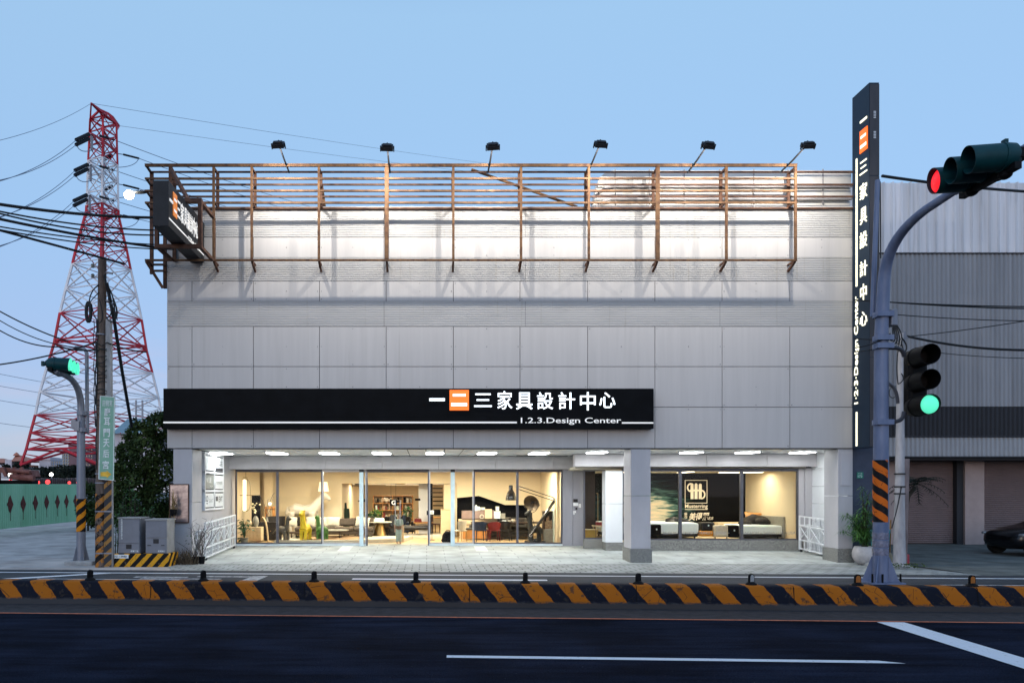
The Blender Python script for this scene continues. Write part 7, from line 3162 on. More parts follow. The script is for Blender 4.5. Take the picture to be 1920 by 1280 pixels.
# black giant desk lamp
JY = 28.6
dl = thing('giant_desk_lamp', 'giant black desk lamp with a jointed arm reaching over the dining table', 'lamp', (XX(1000, JY), JY, FL))
jp = lambda x, y, dy=0: (XX(x, JY) - XX(1000, JY), dy, ZZ(y, JY) - FL)
b = MB()
for dx, dy_ in ((-3, -.05), (3, .05)):
    b.tube([jp(995 + dx * .4, 1004, dy_), jp(1040 + dx * .5, 938, dy_)], .035, 10)
b.tube([jp(996, 1002), jp(1038, 940)], .05, 10)
b.build('lower_arm', M_['black_gloss'], dl)
b = MB()
for y0, y1 in ((911, 932), (917, 938)):
    b.tube([jp(973, y0), jp(1037, y1)], .016, 8)
b.build('upper_arm', M_['black_gloss'], dl)
b = MB()
b.lathe([(.07, -.06), (.07, .06)], jp(1040, 936), 14, Matrix.Rotation(R(90), 3, 'X'))
b.lathe([(.06, -.06), (.06, .06)], jp(995, 1003), 14, Matrix.Rotation(R(90), 3, 'X'))
b.bar(jp(966, 912), jp(975, 914), .04)
b.bar(jp(1036, 931), jp(1044, 938), .05)
b.build('joint', M_['alu'], dl)
b = MB()
c = jp(958, 0)
b.lathe([(.215, ZZ(937.5, JY) - FL), (.205, ZZ(932, JY) - FL), (.16, ZZ(924, JY) - FL), (.095, ZZ(919, JY) - FL), (.085, ZZ(918, JY) - FL), (.085, ZZ(910, JY) - FL), (.06, ZZ(909, JY) - FL)], (c[0], 0, 0), 28)
b.build('lamp_shade', M_['black_gloss'], dl, smooth=True)
b = MB()
b.lathe([(.42, 0), (.42, .04), (.38, .06), (.08, .07), (.06, .16)], (jp(1003, 0)[0], 0, 0), 28)
b.build('lamp_foot', M_['black_gloss'], dl, smooth=True)
# bronze reflector lamp on a tripod
RYy = 29.4
rl = thing('reflector_lamp', 'bronze bowl shaped reflector lamp on a tripod above the slate giraffe', 'lamp', (XX(999, RYy), RYy, FL))
rp = lambda x, y, dy=0: Vector((XX(x, RYy) - XX(999, RYy), dy, ZZ(y, RYy) - FL))
b = MB()
Mx = frame_from((-.45, -.8, -.35))
b.lathe([(.02, -.17), (.16, -.14), (.28, -.06), (.335, .04), (.325, .04), (.27, -.05), (.15, -.125), (.02, -.15)], rp(997, 942), 28, Mx, False)
b.build('bowl', M_['bowl_bronze'], rl, smooth=True)
b = MB()
b.tube([rp(997, 942) + Mx @ Vector((0, 0, -.15)), rp(997, 942) + Mx @ Vector((0, 0, .05))], .035, 10)
for a in range(3):
    t = a * 2.094
    b.tube([rp(997, 942) + Mx @ Vector((.03 * math.cos(t), .03 * math.sin(t), -.1)), rp(997, 942) + Mx @ Vector((.2 * math.cos(t), .2 * math.sin(t), -.02))], .012, 5)
b.build('bulb_holder', M_['dark_metal'], rl)
b = MB()
b.tube(arc(rp(981, 946, -.1), rp(1013, 945, .1), rp(997, 976), 12), .013, 6)
b.tube([rp(997, 961), rp(997, 972)], .02, 8)
for x, dy in ((988, -.2), (1010, -.15), (1000, .4)):
    b.tube([rp(997, 968), Vector((XX(x, RYy) - XX(999, RYy), dy, 0.0))], .014, 6)
b.build('tripod', M_['dark_metal'], rl)
# mint and black display cabinet at the right of the left shop
mc = thing('display_shelf', 'pale mint cabinet with a dark book compartment by the right frame', 'cabinet', (XX(1034, 28.9), 28.9, FL))
mp_ = lambda x, y: (XX(x, 28.9) - XX(1034, 28.9), ZZ(y, 28.9) - FL)
b = MB()
x0, z1 = mp_(1036, 955)
x1, _z = mp_(1050, 0)
b.box((x0, -.2, 0), (x1, .3, z1))
b.build('cabinet_body', M_['mint'], mc, bevel=.01)
b = MB()
xa, za = mp_(1020, 991)
b.box((xa, -.12, 0), (x0 - .004, .3, za - .004))
b.build('lower_cabinet', M_['ceramic'], mc, bevel=.01)
b = MB()
xa, zb_ = mp_(1019, 960)
b.box((xa, .1, za), (x0 - .004, .3, zb_))
b.box((xa, -.12, zb_ + .002), (x0 - .004, .3, zb_ + .05))
b.box((xa, -.12, za), (xa + .03, .098, zb_))
b.build('book_compartment', M_['wood_dark'], mc)
b = MB()
for k in range(5):
    xx = xa + .06 + k * .058
    b.box((xx, -.05, za + .003), (xx + .042, .08, za + random.uniform(.3, .52)))
build_each(b, 'book', M_['book_mix'], mc)

# bookshelf with its load, seen through the door
BY = 38.0
bk = thing('bookshelf', 'long open wooden bookshelf in the depth of the shop', 'bookshelf', (XX(735, BY), BY, FL))
bq = lambda x, y: (XX(x, BY) - XX(735, BY), ZZ(y, BY) - FL)
b = MB()
xs0, xs1 = bq(699, 0)[0], bq(775, 0)[0]
for y in (929, 943, 956, 971, 988):
    z = bq(0, y)[1]
    b.box((xs0, -.16, z - .015), (xs1, .2, z + .015))
b.build('shelf', M_['wood_orange'], bk)
b = MB()
for x in (700, 718, 736.5, 755, 774):
    xx = bq(x, 0)[0]
    b.box((xx - .015, -.155, 0), (xx + .015, .195, bq(0, 929)[1] - .016))
b.build('upright', M_['wood_orange'], bk)
b = MB()
b.box((xs0, .201, .3), (xs1, .22, bq(0, 929)[1]))
b.build('back_panel', M_['shop_wall_dark'], bk)
for row, (y, n_) in enumerate(((943, 16), (956, 18), (971, 18))):
    zb_ = bq(0, y)[1] + .016
    x = xs0 + .1
    k = 0
    while x < xs1 - .12:
        hgt = random.uniform(.16, .30)
        wv = random.uniform(.03, .12)
        if any(abs(x + wv / 2 - bq(q, 0)[0]) < .02 + wv / 2 for q in (700, 718, 736.5, 755, 774)) or random.random() < .25:
            x += .06
            continue
        if row == 0 and bq(714, 0)[0] < x < bq(730, 0)[0]:
            x += .05
            continue
        f = MB()
        if random.random() < .72:
            f.box((-wv / 2, -.08, .001), (wv / 2, .08, hgt))
            nm_, ct, lb = 'book', 'book', 'book standing on the long wooden bookshelf'
            o = f.build(nm_, M_[random.choice(['book_mix', 'black_matt', 'cushion_cream', 'chair_red', 'wood_dark', 'mint'])])
        else:
            f.lathe([(wv * .4, 0.001), (wv * .7, hgt * .4), (wv * .3, hgt * .8), (wv * .4, hgt * .85)], n=12)
            nm_, ct, lb = 'small_vase', 'vase', 'small vase standing on the long wooden bookshelf'
            o = f.build(nm_, M_[random.choice(['ceramic', 'cushion_cream', 'dark_metal', 'giraffe_green', 'brass'])])
        o.location = (bk.location.x + x + wv / 2, BY - .02, FL + zb_)
        tag(o, lb, ct, 'books on the long bookshelf' if ct == 'book' else 'vases on the long bookshelf')
        x += wv + random.uniform(.004, .05)
        k += 1
rh = thing('rhino_figure', 'white rhinoceros figure on the top shelf of the bookshelf', 'figure', (XX(722, BY), BY - .02, FL + bq(0, 943)[1] + .016))
organic('figure', M_['horse_white'], rh, .014, [('t', [(-.16, 0, .17), (0, 0, .20), (.12, 0, .17)], [.09, .11, .09]), ('t', [(.12, 0, .18), (.22, 0, .13), (.27, 0, .09)], [.085, .065, .04]), ('t', [(.26, 0, .11), (.29, 0, .18)], [.02, .006])] +
        [('t', [(x, y, .14), (x, y, 0)], [.045, .035]) for x in (-.13, .1) for y in (-.05, .05)])
gsn = thing('hanging_sign', 'small black square sign with a white letter G hanging before the bookshelf', 'sign', (XX(739, 33), 33, ZZ(950, 33)))
b = MB()
b.box((XX(731, 33), 33, ZZ(947.5, 33)), (XX(744, 33), 33.03, ZZ(936, 33)))
b.build('sign_plate', M_['black_matt'], gsn, world=True)
b = MB()
text(b, 'G', (XX(738, 33), 33 - .001, ZZ(941.7, 33)), UX, UZ, 8.2 * 33 / F, 8.6 * 33 / F, .03, .004)
b.build('letter', M_['sign_dim'], gsn, world=True)
b = MB()
b.tube([(XX(733, 33), 33.01, ZZ(936, 33)), (XX(733, 33), 33.01, 2.62)], .006, 4)
b.tube([(XX(742, 33), 33.01, ZZ(936, 33)), (XX(742, 33), 33.01, 2.62)], .006, 4)
b.build('hanging_wire', M_['dark_metal'], gsn, world=True)
sgn = thing('counter_sign', 'small white card sign with a dark mark before the staircase', 'sign', (XX(810, 30), 30, FL))
b = MB()
b.box((-.075, -.01, ZZ(963.5, 30) - FL), (.075, .01, ZZ(956.5, 30) - FL))
b.build('card', M_['panel_white'], sgn)
b = MB()
b.lathe([(.022, 0), (.034, 0), (.034, .004), (.022, .004), (.022, 0)], (0, -.012, ZZ(960, 30) - FL), 14, Matrix.Rotation(R(90), 3, 'X'), False)
b.build('mark', M_['letter_dark'], sgn)
b = MB()
b.tube([(0, .02, 0), (0, .02, ZZ(960, 30) - FL)], .012, 6)
b.lathe([(.12, 0), (.12, .015)], (0, .02, 0), 14)
b.build('stand', M_['dark_metal'], sgn)
db = thing('daybed', 'black leather daybed lounge on metal feet inside the entrance', 'daybed', (XX(776, 31.8), 31.8, FL + .12))
b = MB()
b.box((-.75, -.35, .22), (.72, .35, .40))
b.build('mattress', M_['leather_black'], db, bevel=.08)
b = MB()
b.tube([(-.6, -.3, .40), (-.6, .3, .40)], .11, 14)
b.build('neck_roll', M_['leather_black'], db, smooth=True)
for sx in (-.6, .6):
    b = MB()
    b.tube([(sx, -.28, .22), (sx, -.28, .01), (sx, .28, .01), (sx, .28, .22)], .018, 8)
    b.build('leg', M_['alu'], db)
b = MB()
b.box((-1.1, -.5, -.119), (1.3, 1.0, -.002))
b.build('platform', M_['platform'], db)
rbag = thing('red_handbag', 'red handbag on the low orange desk', 'bag', (XX(783.5, 33.05), 33.05, FL + .622))
b = MB()
b.prism([(-.17, 0), (.17, 0), (.15, .16), (-.15, .16)], (0, .06, 0), (1, 0, 0), (0, 0, 1), -.14)
b.build('bag_body', M_['chair_red'], rbag, bevel=.015)
b = MB()
b.tube(arc((-.07, 0, .16), (.07, 0, .16), (0, 0, .27), 8), .010, 6)
b.build('handle', M_['chair_red'], rbag)
for k, (x, w, y, Y, lb) in enumerate(((642, .42, 942, 33.4, 'tall dark green tub chair back, left of two beyond the sofa'), (649.5, .30, 953, 33.2, 'shorter dark green tub chair back beyond the sofa'))):
    f = thing('tub_chair', lb, 'chair', (XX(x, Y), Y, FL))
    b = MB()
    z = ZZ(y, Y) - FL
    b.lathe([(w * .42, .4), (w * .5, .5), (w * .52, z * .8), (w * .46, z), (w * .38, z), (w * .42, .6)], n=18)
    b.build('backrest', mat('velvet_green', (.010, .028, .016), .8), f, smooth=True)
    b = MB()
    b.lathe([(w * .5, .32), (w * .55, .40), (w * .5, .45)], n=18)
    b.build('seat', M_['leaf_dark'], f)
    for q in range(4):
        b = MB()
        a = R(45 + 90 * q)
        b.tube([(w * .35 * math.cos(a), w * .35 * math.sin(a), .32), (w * .4 * math.cos(a), w * .4 * math.sin(a), 0)], .018, 6)
        b.build('leg', M_['wood_dark'], f)
fl_ = thing('flower_bouquet', 'red and pink bouquet below the dark green chairs', 'flowers', (XX(640, 32.2), 32.8, FL + .3))
b = MB()
leaf_cluster(b, (0, 0, .35), (.2, .15, .22), 130, .08)
b.build('petals', M_['chair_red'], fl_)
b = MB()
b.lathe([(.08, -.3), (.10, .0), (.07, .2)], n=14)
b.build('vase_body', M_['wood_dark'], fl_)
for k, (x, y, w, lb) in enumerate(((680, 940, .26, 'black cone pendant lamp hanging left of the bookshelf'), (671, 911, .30, 'pale cone pendant lamp near the ceiling behind the pale post'))):
    f = thing('pendant_lamp', lb, 'lamp', (XX(x, 34), 34, ZZ(y, 34)))
    b = MB()
    b.lathe([(w, 0), (.04, .16), (.03, .22), (.025, .16), (w - .02, 0)], n=20, cap=False)
    b.build('lamp_shade', M_[('black_matt', 'cushion_cream')[k]], f, smooth=True)
    b = MB()
    b.tube([(0, 0, .2), (0, 0, 2.62 - ZZ(y, 34))], .008, 5)
    b.build('lamp_wire', M_['dark_metal'], f)
bxg = thing('cake_stand_box', 'pale green box on the pale dining table', 'box', (XX(711, 30.7), 30.7, FL + .742))
b = MB()
b.box((-.22, -.12, 0), (.22, .12, .10))
b.build('box_body', M_['mint'], bxg, bevel=.01)
b = MB()
b.prism([(-.2, .101), (.2, .101), (.19, .15), (-.19, .15)], (0, .1, 0), (1, 0, 0), (0, 0, 1), -.2)
b.build('lid', M_['mint'], bxg)
for k, (x, Y, m, h, w, lb) in enumerate(((694, 34.5, 'leaf_plant', .45, .3, 'leafy plant left of the bookshelf foot'), (764, 36.5, 'leaf_plant', .6, .22, 'dark plant before the right end of the bookshelf'), (705, 36.8, 'leaf_mid', .5, .3, 'yellow green plant before the left end of the bookshelf'))):
    f = thing('houseplant', lb, 'potted plant', (XX(x, Y), Y, FL))
    b = MB()
    b.lathe([(.12, 0), (.17, .5), (.15, .5)], n=14)
    b.build('pot', M_['ceramic'], f)
    b = MB()
    leaf_cluster(b, (0, 0, .5 + h * .7), (w, w, h * .6), 170, .13, .2, .2)
    b.build('foliage', M_[m], f)
for k, (x, Y, m, w, d, h, lb) in enumerate(((757, 34.0, 'chair_blue', .5, .5, .9, 'dark blue armchair right of the person'), (735, 31.6, 'leather_black', .55, .5, .98, 'black high backed armchair behind the person'), (745, 34.5, 'sofa_dark', 1.6, .7, .8, 'long dark sofa in front of the bookshelf'), (690, 33.0, 'sofa_brown', 1.1, .8, .8, 'brown sofa behind the long one, near its right end'))):
    sofa(lb, XX(x, Y) - w / 2, XX(x, Y) + w / 2, Y, FL, M_[m], max(.7, d), seats=1 if w < .8 else 2, h_back=h, h_seat=.42, name='armchair' if w < .8 else 'sofa')
cs = thing('cardboard_display', 'beige display block standing beside the person inside the door', 'display block', (XX(752, 28.9), 28.9, FL))
b = MB()
b.box((-.11, -.12, 0), (.11, .12, .62))
b.build('block_body', M_['beige'], cs, bevel=.01)
b = MB()
b.box((-.12, -.13, .621), (.12, .13, .65))
b.build('top', M_['wood_pale'], cs)

# the person standing inside the door
PH_ = 1.14
pe = thing('person', 'person in a pale top and light trousers standing just inside the glass door', 'person', (XX(747.5, 28.0), 28.0, FL), R(8))
h = PH_
hd_ = h / 7.2


def P_(x, y, z):
    return (x * h, y * h, z * h)


sh = [('t', [P_(0, 0, .50), P_(0, 0, .58), P_(0, -.005, .68), P_(0, 0, .78), P_(0, 0, .83)], [.085 * h, .082 * h, .095 * h, .098 * h, .055 * h]),
      ('t', [P_(0, 0, .80), P_(0, -.005, .87)], [.032 * h, .030 * h]),
      ('b', P_(0, -.008, .93), (.047 * h, .056 * h, .068 * h)), ('b', P_(0, -.02, .905), (.034 * h, .04 * h, .035 * h)), ('t', [P_(0, -.06, .925), P_(0, -.068, .912)], [.010 * h, .011 * h])]
for sx in (-1, 1):
    sh.append(('t', [P_(sx * .045, 0, .50), P_(sx * .05, -.01, .28), P_(sx * .052, .005, .05)], [.062 * h, .046 * h, .028 * h]))
    sh.append(('t', [P_(sx * .052, .02, .02), P_(sx * .056, -.075, .016)], [.026 * h, .022 * h]))
    hy = -.10 if sx > 0 else -.02
    sh.append(('t', [P_(sx * .095, 0, .80), P_(sx * .135, .0, .64), P_(sx * .13, hy, .50)], [.040 * h, .030 * h, .020 * h]))
    hx = sx * .13
    sh.append(('t', [P_(hx, hy, .50), P_(hx, hy - .01, .46)], [.020 * h, .024 * h]))
    for q in range(4):
        sh.append(('t', [P_(hx + (q - 1.5) * .012, hy - .012, .455), P_(hx + (q - 1.5) * .013, hy - .022, .425), P_(hx + (q - 1.5) * .012, hy - .016, (.398, .392, .395, .405)[q])], [.0065 * h, .006 * h, .005 * h]))
    sh.append(('t', [P_(hx - sx * .02, hy - .012, .475), P_(hx - sx * .034, hy - .028, .45)], [.008 * h, .006 * h]))
    sh.append(('b', P_(sx * .048, 0, .925), (.010 * h, .016 * h, .022 * h)))
organic('body', M_['skin'], pe, .0075, sh)


def cloth(name, m, shapes, vox=.012):
    return organic(name, m, pe, vox, shapes)


cloth('top', M_['shirt'], [('t', [P_(0, 0, .60), P_(0, 0, .68), P_(0, 0, .78), P_(0, 0, .835)], [.098 * h, .104 * h, .108 * h, .062 * h])] +
      [('t', [P_(sx * .07, 0, .815), P_(sx * .10, 0, .79), P_(sx * .135, 0, .64)], [.04 * h, .048 * h, .038 * h]) for sx in (-1, 1)])
cloth('jacket_hem', M_['shirt_low'], [('t', [P_(0, 0, .48), P_(0, 0, .61)], [.10 * h, .102 * h])])
cloth('trousers', M_['trousers'], [('t', [P_(sx * .045, 0, .50), P_(sx * .05, -.008, .28), P_(sx * .052, .005, .07)], [.072 * h, .058 * h, .044 * h]) for sx in (-1, 1)])
b = MB()
b.ball(P_(0, .008, .945), (.054 * h, .058 * h, .060 * h), 16, 10)
b.build('hair', M_['hair'], pe, smooth='all')
b = MB()
for sx in (-1, 1):
    b.ball(P_(sx * .019, -.058, .932), .006 * h, 8, 6)
b.build('eye', M_['black_gloss'], pe)
b = MB()
b.box(P_(-.016, -.061, .896), P_(.016, -.054, .900))
b.build('mouth', M_['chair_red'], pe)

# ---- right bay: beds in front of the wave picture
WYp = 30.27
po_m = bpy.data.materials.new('wave_print')
po_m.use_nodes = True
n_, l_ = po_m.node_tree.nodes, po_m.node_tree.links
pb = n_['Principled BSDF']
pb.inputs['Roughness'].default_value = .7
pb.inputs['Specular IOR Level'].default_value = .1
tcn = n_.new('ShaderNodeTexCoord')
mpn = n_.new('ShaderNodeMapping')
mpn.inputs['Rotation'].default_value = (0, R(-32), 0)
mpn.inputs['Scale'].default_value = (1.1, 1, 6.5)
l_.new(tcn.outputs['Object'], mpn.inputs[0])
nz = n_.new('ShaderNodeTexNoise')
nz.inputs['Scale'].default_value = 1.3
nz.inputs['Detail'].default_value = 8
nz.inputs['Distortion'].default_value = .6
l_.new(mpn.outputs[0], nz.inputs[0])
sp_ = n_.new('ShaderNodeSeparateXYZ')
l_.new(tcn.outputs['Object'], sp_.inputs[0])


def mth(op, a, b_=None):
    q = n_.new('ShaderNodeMath')
    q.operation = op
    for i_, v_ in enumerate((a, b_)):
        if v_ is None:
            continue
        if isinstance(v_, (int, float)):
            q.inputs[i_].default_value = v_
        else:
            l_.new(v_, q.inputs[i_])
    return q.outputs[0]


# a printed sunset wave: pale low at the left, dark teal crest, black upper right
dist = mth('SQRT', mth('ADD', mth('POWER', mth('MULTIPLY', sp_.outputs[0], .36), 2), mth('POWER', mth('MULTIPLY', mth('SUBTRACT', sp_.outputs[2], .35), .62), 2)))
val = mth('ADD', dist, mth('MULTIPLY', mth('SUBTRACT', nz.outputs[0], .5), 1.1))
rp_ = n_.new('ShaderNodeValToRGB')
e_ = rp_.color_ramp.elements
e_[0].position, e_[0].color = .12, (.85, .70, .50, 1)
e_[1].position, e_[1].color = 1.0, (.0025, .0025, .0025, 1)
for p_, c_ in ((.32, (.62, .60, .46)), (.46, (.10, .20, .18)), (.62, (.013, .034, .034)), (.8, (.004, .006, .006))):
    q = e_.new(p_)
    q.color = (*c_, 1)
l_.new(val, rp_.inputs[0])
l_.new(rp_.outputs[0], pb.inputs['Base Color'])
pt = thing('wall_picture', 'large dark printed picture of a wave with a cream emblem behind the beds', 'picture', (XX(1205, WYp), WYp, 1.0))
px_ = lambda x: XX(x, WYp)
pz_ = lambda y: ZZ(y, WYp)
b = MB()
b.box((5.35, WYp, .5), (XX(1401, WYp), WYp + .025, 2.98))
b.build('print', po_m, pt, world=True)
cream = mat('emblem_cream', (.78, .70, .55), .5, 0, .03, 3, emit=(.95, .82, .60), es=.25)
b = MB()
x0, x1, z0, z1 = px_(1284), px_(1326), pz_(943), pz_(899.5)
t = .022
D0, D1 = WYp - .012, WYp - .001
b.box((x0, D0, z0), (x1, D1, z0 + t))
b.box((x0, D0, z1 - t), (x1, D1, z1))
b.box((x0, D0, z0 + t), (x0 + t, D1, z1 - t))
b.box((x1 - t, D0, z0 + t), (x1, D1, z1 - t))
b.box((px_(1284), D0, pz_(955)), (px_(1327), D1, pz_(954)))
b.build('emblem_frame', cream, pt, world=True)
b = MB()
# three thick looped strokes
def stroke(pts, w):
    for (xa, ya), (xb, yb_) in zip(pts[:-1], pts[1:]):
        b.bar((px_(xa), D0 + .004, pz_(ya)), (px_(xb), D0 + .004, pz_(yb_)), .006, w)


def blob(pts):
    b.prism([(px_(x), pz_(y)) for x, y in pts], (0, D0, 0), (1, 0, 0), (0, 0, 1), -.01)


for k, xc in enumerate((1297.5, 1305, 1312.8)):
    top = 906.5 if k < 2 else 907
    w = 2.8
    pts = [(xc - w, 935), (xc + w, 935), (xc + w, top + 2)] + [(xc + w * math.cos(R(a)), top + 2 - 3 * math.sin(R(a))) for a in range(15, 180, 15)] + [(xc - w, top + 2)]
    blob(pts)


def ringpart(cx, cy, rx_, ry_, a0, a1, th):
    n = 12
    o_ = [(cx + rx_ * math.cos(R(a0 + (a1 - a0) * i / n)), cy - ry_ * math.sin(R(a0 + (a1 - a0) * i / n))) for i in range(n + 1)]
    i_ = [(cx + (rx_ - th) * math.cos(R(a1 - (a1 - a0) * i / n)), cy - (ry_ - th * 1.2) * math.sin(R(a1 - (a1 - a0) * i / n))) for i in range(n + 1)]
    blob((o_ + i_)[::-1])


ringpart(1295, 913.5, 7.2, 8.6, 70, 285, 2.6)
ringpart(1315.5, 926.5, 7.2, 9, -110, 105, 2.6)
b.f = [f[::-1] for f in b.f]
b.box((px_(1294), D0 + .001, pz_(920.5)), (px_(1316), D1, pz_(917)))
b.build('emblem', cream, pt, world=True)
b = MB()
text(b, 'Musterring', (px_(1305.3), D0, pz_(949.3)), UX, UZ, 42.5 * WYp / F, 9.6 * WYp / F, .016, .006)
text(b, '美得麗', (px_(1310.5), D0, pz_(967.5)), (1, 0, .02), (.22, 0, 1), 37 * WYp / F, 15 * WYp / F, .018, .006)
text(b, '德國', (px_(1285.5), D0, pz_(965.5)), (0, 0, -1), (1, 0, 0), 11 * WYp / F, 5.5 * WYp / F, .006, .006)
text(b, '名床', (px_(1332.5), D0, pz_(971)), (1, 0, 0), (.2, 0, 1), 9 * WYp / F, 6 * WYp / F, .004, .006)
b.build('lettering', cream, pt, world=True)


def bed(label, X0, X1, Y0, Y1, zb, zm, zt, m=None):
    f = thing('bed', label, 'bed', ((X0 + X1) / 2, Y0, .452))
    b = MB()
    b.box((X0 + .03, Y0 + .05, zb), (X1 - .03, Y1, zm - .003))
    b.build('bed_base', M_['sofa_dark'], f, world=True, bevel=.02)
    b = MB()
    b.box((X0, Y0, zm), (X1, Y1, zt))
    b.build('mattress', M_['mattress'], f, world=True, bevel=.07)
    for x in (X0 + .12, X1 - .12):
        for y in (Y0 + .15, Y1 - .15):
            b = MB()
            b.tube([(x, y, .452), (x, y, zb)], .03, 8)
            b.build('leg', M_['wood_dark'], f, world=True)
    return f


bed('white mattress bed at the left of the right shop window', 6.75, XX(1311, 26.9), 26.9, 28.9, .53, ZZ(1000, 26.9), ZZ(980, 26.9))
bed('white mattress bed at the right end beside the headboard', XX(1391, 26.9), XX(1468, 26.9), 26.9, 28.9, .53, ZZ(1001, 26.9), ZZ(985, 26.9))
bz = 26.85


def bayblock(name, label, cat, x0, x1, y0, y1, Y, d, m, extra=None):
    f = thing(name, label, cat, (XX((x0 + x1) / 2, Y), Y, ZZ(y1, Y)))
    b = MB()
    b.box((XX(x0, Y), Y, ZZ(y1, Y)), (XX(x1, Y), Y + d, ZZ(y0, Y)))
    b.build('body', M_[m], f, world=True, bevel=.05)
    b = MB()
    if extra == 'logo':
        b.box((XX((x0 + x1) / 2 - 1.2, Y), Y - .004, ZZ((y0 + y1) / 2 - .5, Y)), (XX((x0 + x1) / 2 + 1.2, Y), Y - .001, ZZ((y0 + y1) / 2 - 3.5, Y)))
        b.build('tag', M_['cool_white'], f, world=True)
    elif extra == 'legs':
        for x in (x0 + 1.5, x1 - 1.5):
            b.tube([(XX(x, Y), Y + .08, ZZ(y1, Y)), (XX(x, Y), Y + .08, .452)], .02, 6)
        b.build('leg', M_['dark_metal'], f, world=True)
    elif extra == 'knob':
        b.ball((XX((x0 + x1) / 2, Y), Y - .01, ZZ((y0 + y1) / 2, Y)), .025, 8, 6)
        b.build('knob', M_['brass'], f, world=True)
    return f


bayblock('bedside_box', 'black bedside box with a small white mark at the foot of the left bed', 'bedside box', 1222, 1240.5, 983, 1004.5, 26.6, .28, 'black_matt', 'logo')
bayblock('bolster_seat', 'cream white bolster seat between the two beds', 'seat', 1341, 1366, 984.5, 1006.5, 26.7, .5, 'cushion_cream', 'legs')
bayblock('bedside_box', 'black bedside box between the cream seat and the right bed', 'bedside box', 1367, 1387, 984.5, 1007, 26.75, .5, 'black_matt', 'logo')
bayblock('orange_box', 'orange drawer box standing between the two beds', 'box', 1312.5, 1340.5, 994.5, 1005, 26.9, .4, 'orange_box', 'knob')
bayblock('black_case', 'black rounded case lying on the orange drawer box', 'case', 1316, 1341, 979, 994.3, 26.95, .5, 'leather_black', 'logo')
for lb, pts, w, Y, m in (('dark throw heaped on the left bed', [(1248, 976.5), (1262, 975), (1278, 977), (1302, 981)], .16, 28.0, 'leather_black'), ('dark throw heaped on the right bed', [(1392, 978), (1412, 973), (1430, 976), (1455, 982)], .22, 28.2, 'sofa_dark')):
    f = thing('bed_throw', lb, 'throw', W(*pts[1], Y))
    b = MB()
    P0 = [Vector(W(x, y, Y)) for x, y in pts]
    organic('cloth', M_[m], f, .03, [('t', P0, [w * .6, w, w * .9, w * .4])] + [('b', p + Vector((random.uniform(-.2, .2), random.uniform(-.4, .3), -.05)), (w * 1.2, w * 1.2, w * .6)) for p in P0], world=True)
f = pillow('orange brown pillow heaped at the head of the right bed', W(1416, 975, 28.7), .75, .36, M_['wood_orange'], -30, 5, 4, .22)
lb_ = thing('low_bench', 'cream upholstered bench behind the black bedside boxes', 'bench', W(1375, 984, 28.8))
b = MB()
b.box(W(1345, 985, 28.6), W(1412, 978, 29.1))
b.build('seat_pad', M_['beige'], lb_, world=True, bevel=.03)
b = MB()
for x in (1348, 1409):
    b.tube([W(x, 985, 28.8), (XX(x, 28.8), 28.8, .452)], .03, 6)
b.build('leg', M_['wood_dark'], lb_, world=True)
hb = thing('headboard', 'pale grey upright headboard at the right end of the right bed', 'headboard', W(1470, 1000, 26.9))
b = MB()
b.box((XX(1467.5, 26.9) + .02, 26.9, .47), (XX(1472.5, 26.9), 28.8, ZZ(968, 26.9)))
b.build('board', M_['ceramic'], hb, world=True, bevel=.03)
b = MB()
b.box((XX(1467.5, 26.9) + .02, 26.95, .452), (XX(1472.5, 26.9), 27.05, .469))
b.build('foot', M_['dark_metal'], hb, world=True)
# glowing polygons standing for reflections on the back wall of the bay
for lb, pts in (('slanting glowing patch standing for a reflection on the cream wall, steep one on the right', [(1446, 920), (1471, 957), (1471, 967), (1444, 928)]), ('slanting glowing patch standing for a reflection on the cream wall, flatter one above the orange pillow', [(1412, 965), (1438, 950), (1438, 956), (1422, 966)])):
    f = thing('reflection_patch', lb, 'painted reflection', W(*pts[0], 31.45))
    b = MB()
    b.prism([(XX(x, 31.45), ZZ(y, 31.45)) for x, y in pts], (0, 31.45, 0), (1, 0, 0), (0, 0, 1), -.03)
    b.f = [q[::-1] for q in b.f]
    b.build('glow_patch', glow('reflection_glow', (1.0, .90, .70), 2.2), f, world=True)
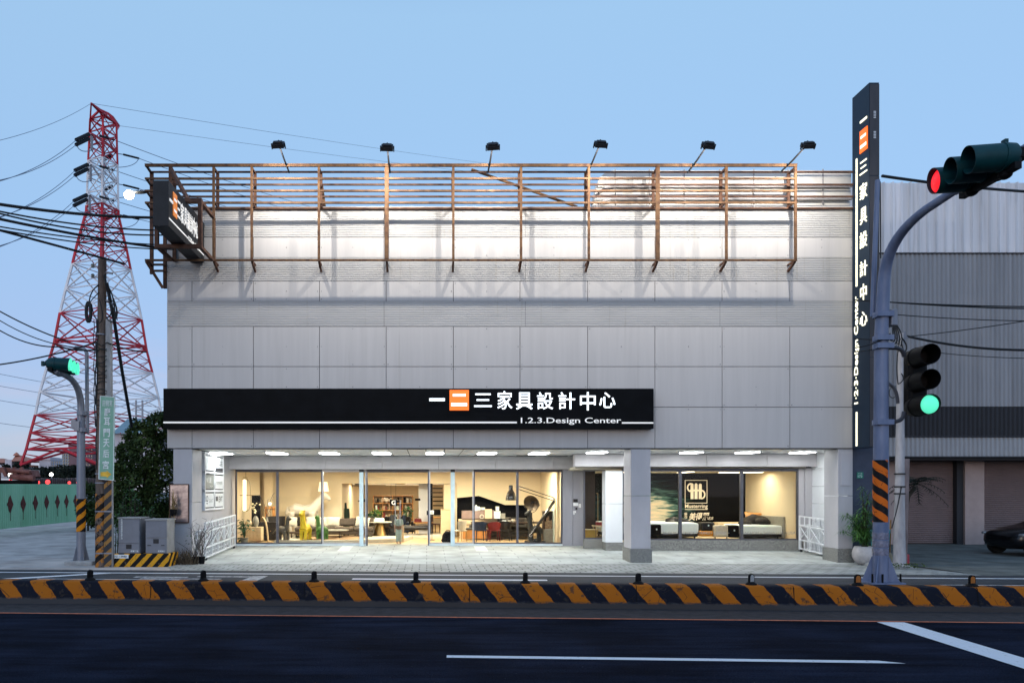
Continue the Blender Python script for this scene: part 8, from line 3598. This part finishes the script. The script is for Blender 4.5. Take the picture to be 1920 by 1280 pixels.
# lettering on the glass
wl = thing('window_lettering', 'small grey row of country names stuck along the bottom of the right window', 'lettering', (XX(1366, RY - .012), RY - .012, ZZ(998, RY)))
for tx, x, w in (('BELGIUM', 1255, 24), ('CANADA', 1291, 22), ('•', 1307, 2), ('FRANCE', 1321, 20), ('•', 1334, 2), ('GERMANY', 1350, 24), ('•', 1366, 2), ('SINGAPORE', 1408, 30), ('•', 1426.5, 2), ('TAIWAN', 1442, 22), ('•', 1456, 2), ('U.K', 1464, 9), ('•', 1473, 2), ('USA', 1484, 15)):
    b = MB()
    text(b, tx, (XX(x, RY), RY - .012, ZZ(998.5, RY)), UX, UZ, w * RY / F, (5.2 if tx != '•' else 2) * RY / F, 0, .002)
    b.build('word', M_['letter_grey'] if tx != '•' else M_['letter_grey'], wl, world=True)

# narrow window left of the white pillar
tb = thing('yellow_tub', 'yellow tub shaped seat low in the narrow window', 'seat', (XX(1108, 26.9), 26.9, .452))
b = MB()
b.prism([(-.28, 0), (.26, 0), (.36, .34), (-.32, .34)], (0, .3, 0), (1, 0, 0), (0, 0, 1), -.5)
b.build('tub_body', M_['tub_yellow'], tb, bevel=.03)
b = MB()
b.box((-.3, -.17, .341), (.34, .28, .36))
b.build('seat_pad', M_['beige'], tb)
st_ = thing('clothes_stand', 'black stand hung with dark clothes in the narrow window', 'stand', (XX(1126, 27.4), 27.4, .452))
b = MB()
for x in (-.1, .1):
    b.tube([(x, 0, 0), (x, 0, 1.7)], .012, 6)
b.tube([(-.16, 0, 1.7), (.2, 0, 1.7)], .014, 6)
b.build('stand_frame', M_['brass'], st_)
organic('hung_coat', M_['black_matt'], st_, .03, [('t', [(.06, 0, 1.72), (.05, 0, 1.3), (.08, 0, .8)], [.06, .12, .10]), ('b', (-.02, 0, 1.74), (.1, .06, .08))])
table('small pale table with a red box in the narrow window', XX(1126, 27.1), 27.1, .452, .55, .5, .5, M_['beige'], False, .04, M_['brass'])
rbx = thing('red_box', 'flat red box on the pale table in the narrow window', 'box', (XX(1124, 27.1), 27.1, .952 + .002))
b = MB()
b.box((-.14, -.1, 0), (.14, .1, .09))
b.build('box_body', M_['chair_red'], rbx, bevel=.008)
b = MB()
b.box((-.145, -.105, .091), (.145, .105, .12))
b.build('lid', M_['chair_red'], rbx)
sw = thing('striped_cushion_stack', 'stack of black and white cushions beside the middle pillar', 'cushions', (XX(1170, 27.2), 27.2, .452))
for k in range(5):
    b = MB()
    b.box((-.2, -.2, .001 + k * .16), (.2, .2, .15 + k * .16))
    b.build('cushion', M_['black_matt' if k % 2 == 0 else 'cushion_cream'], sw, bevel=.04)
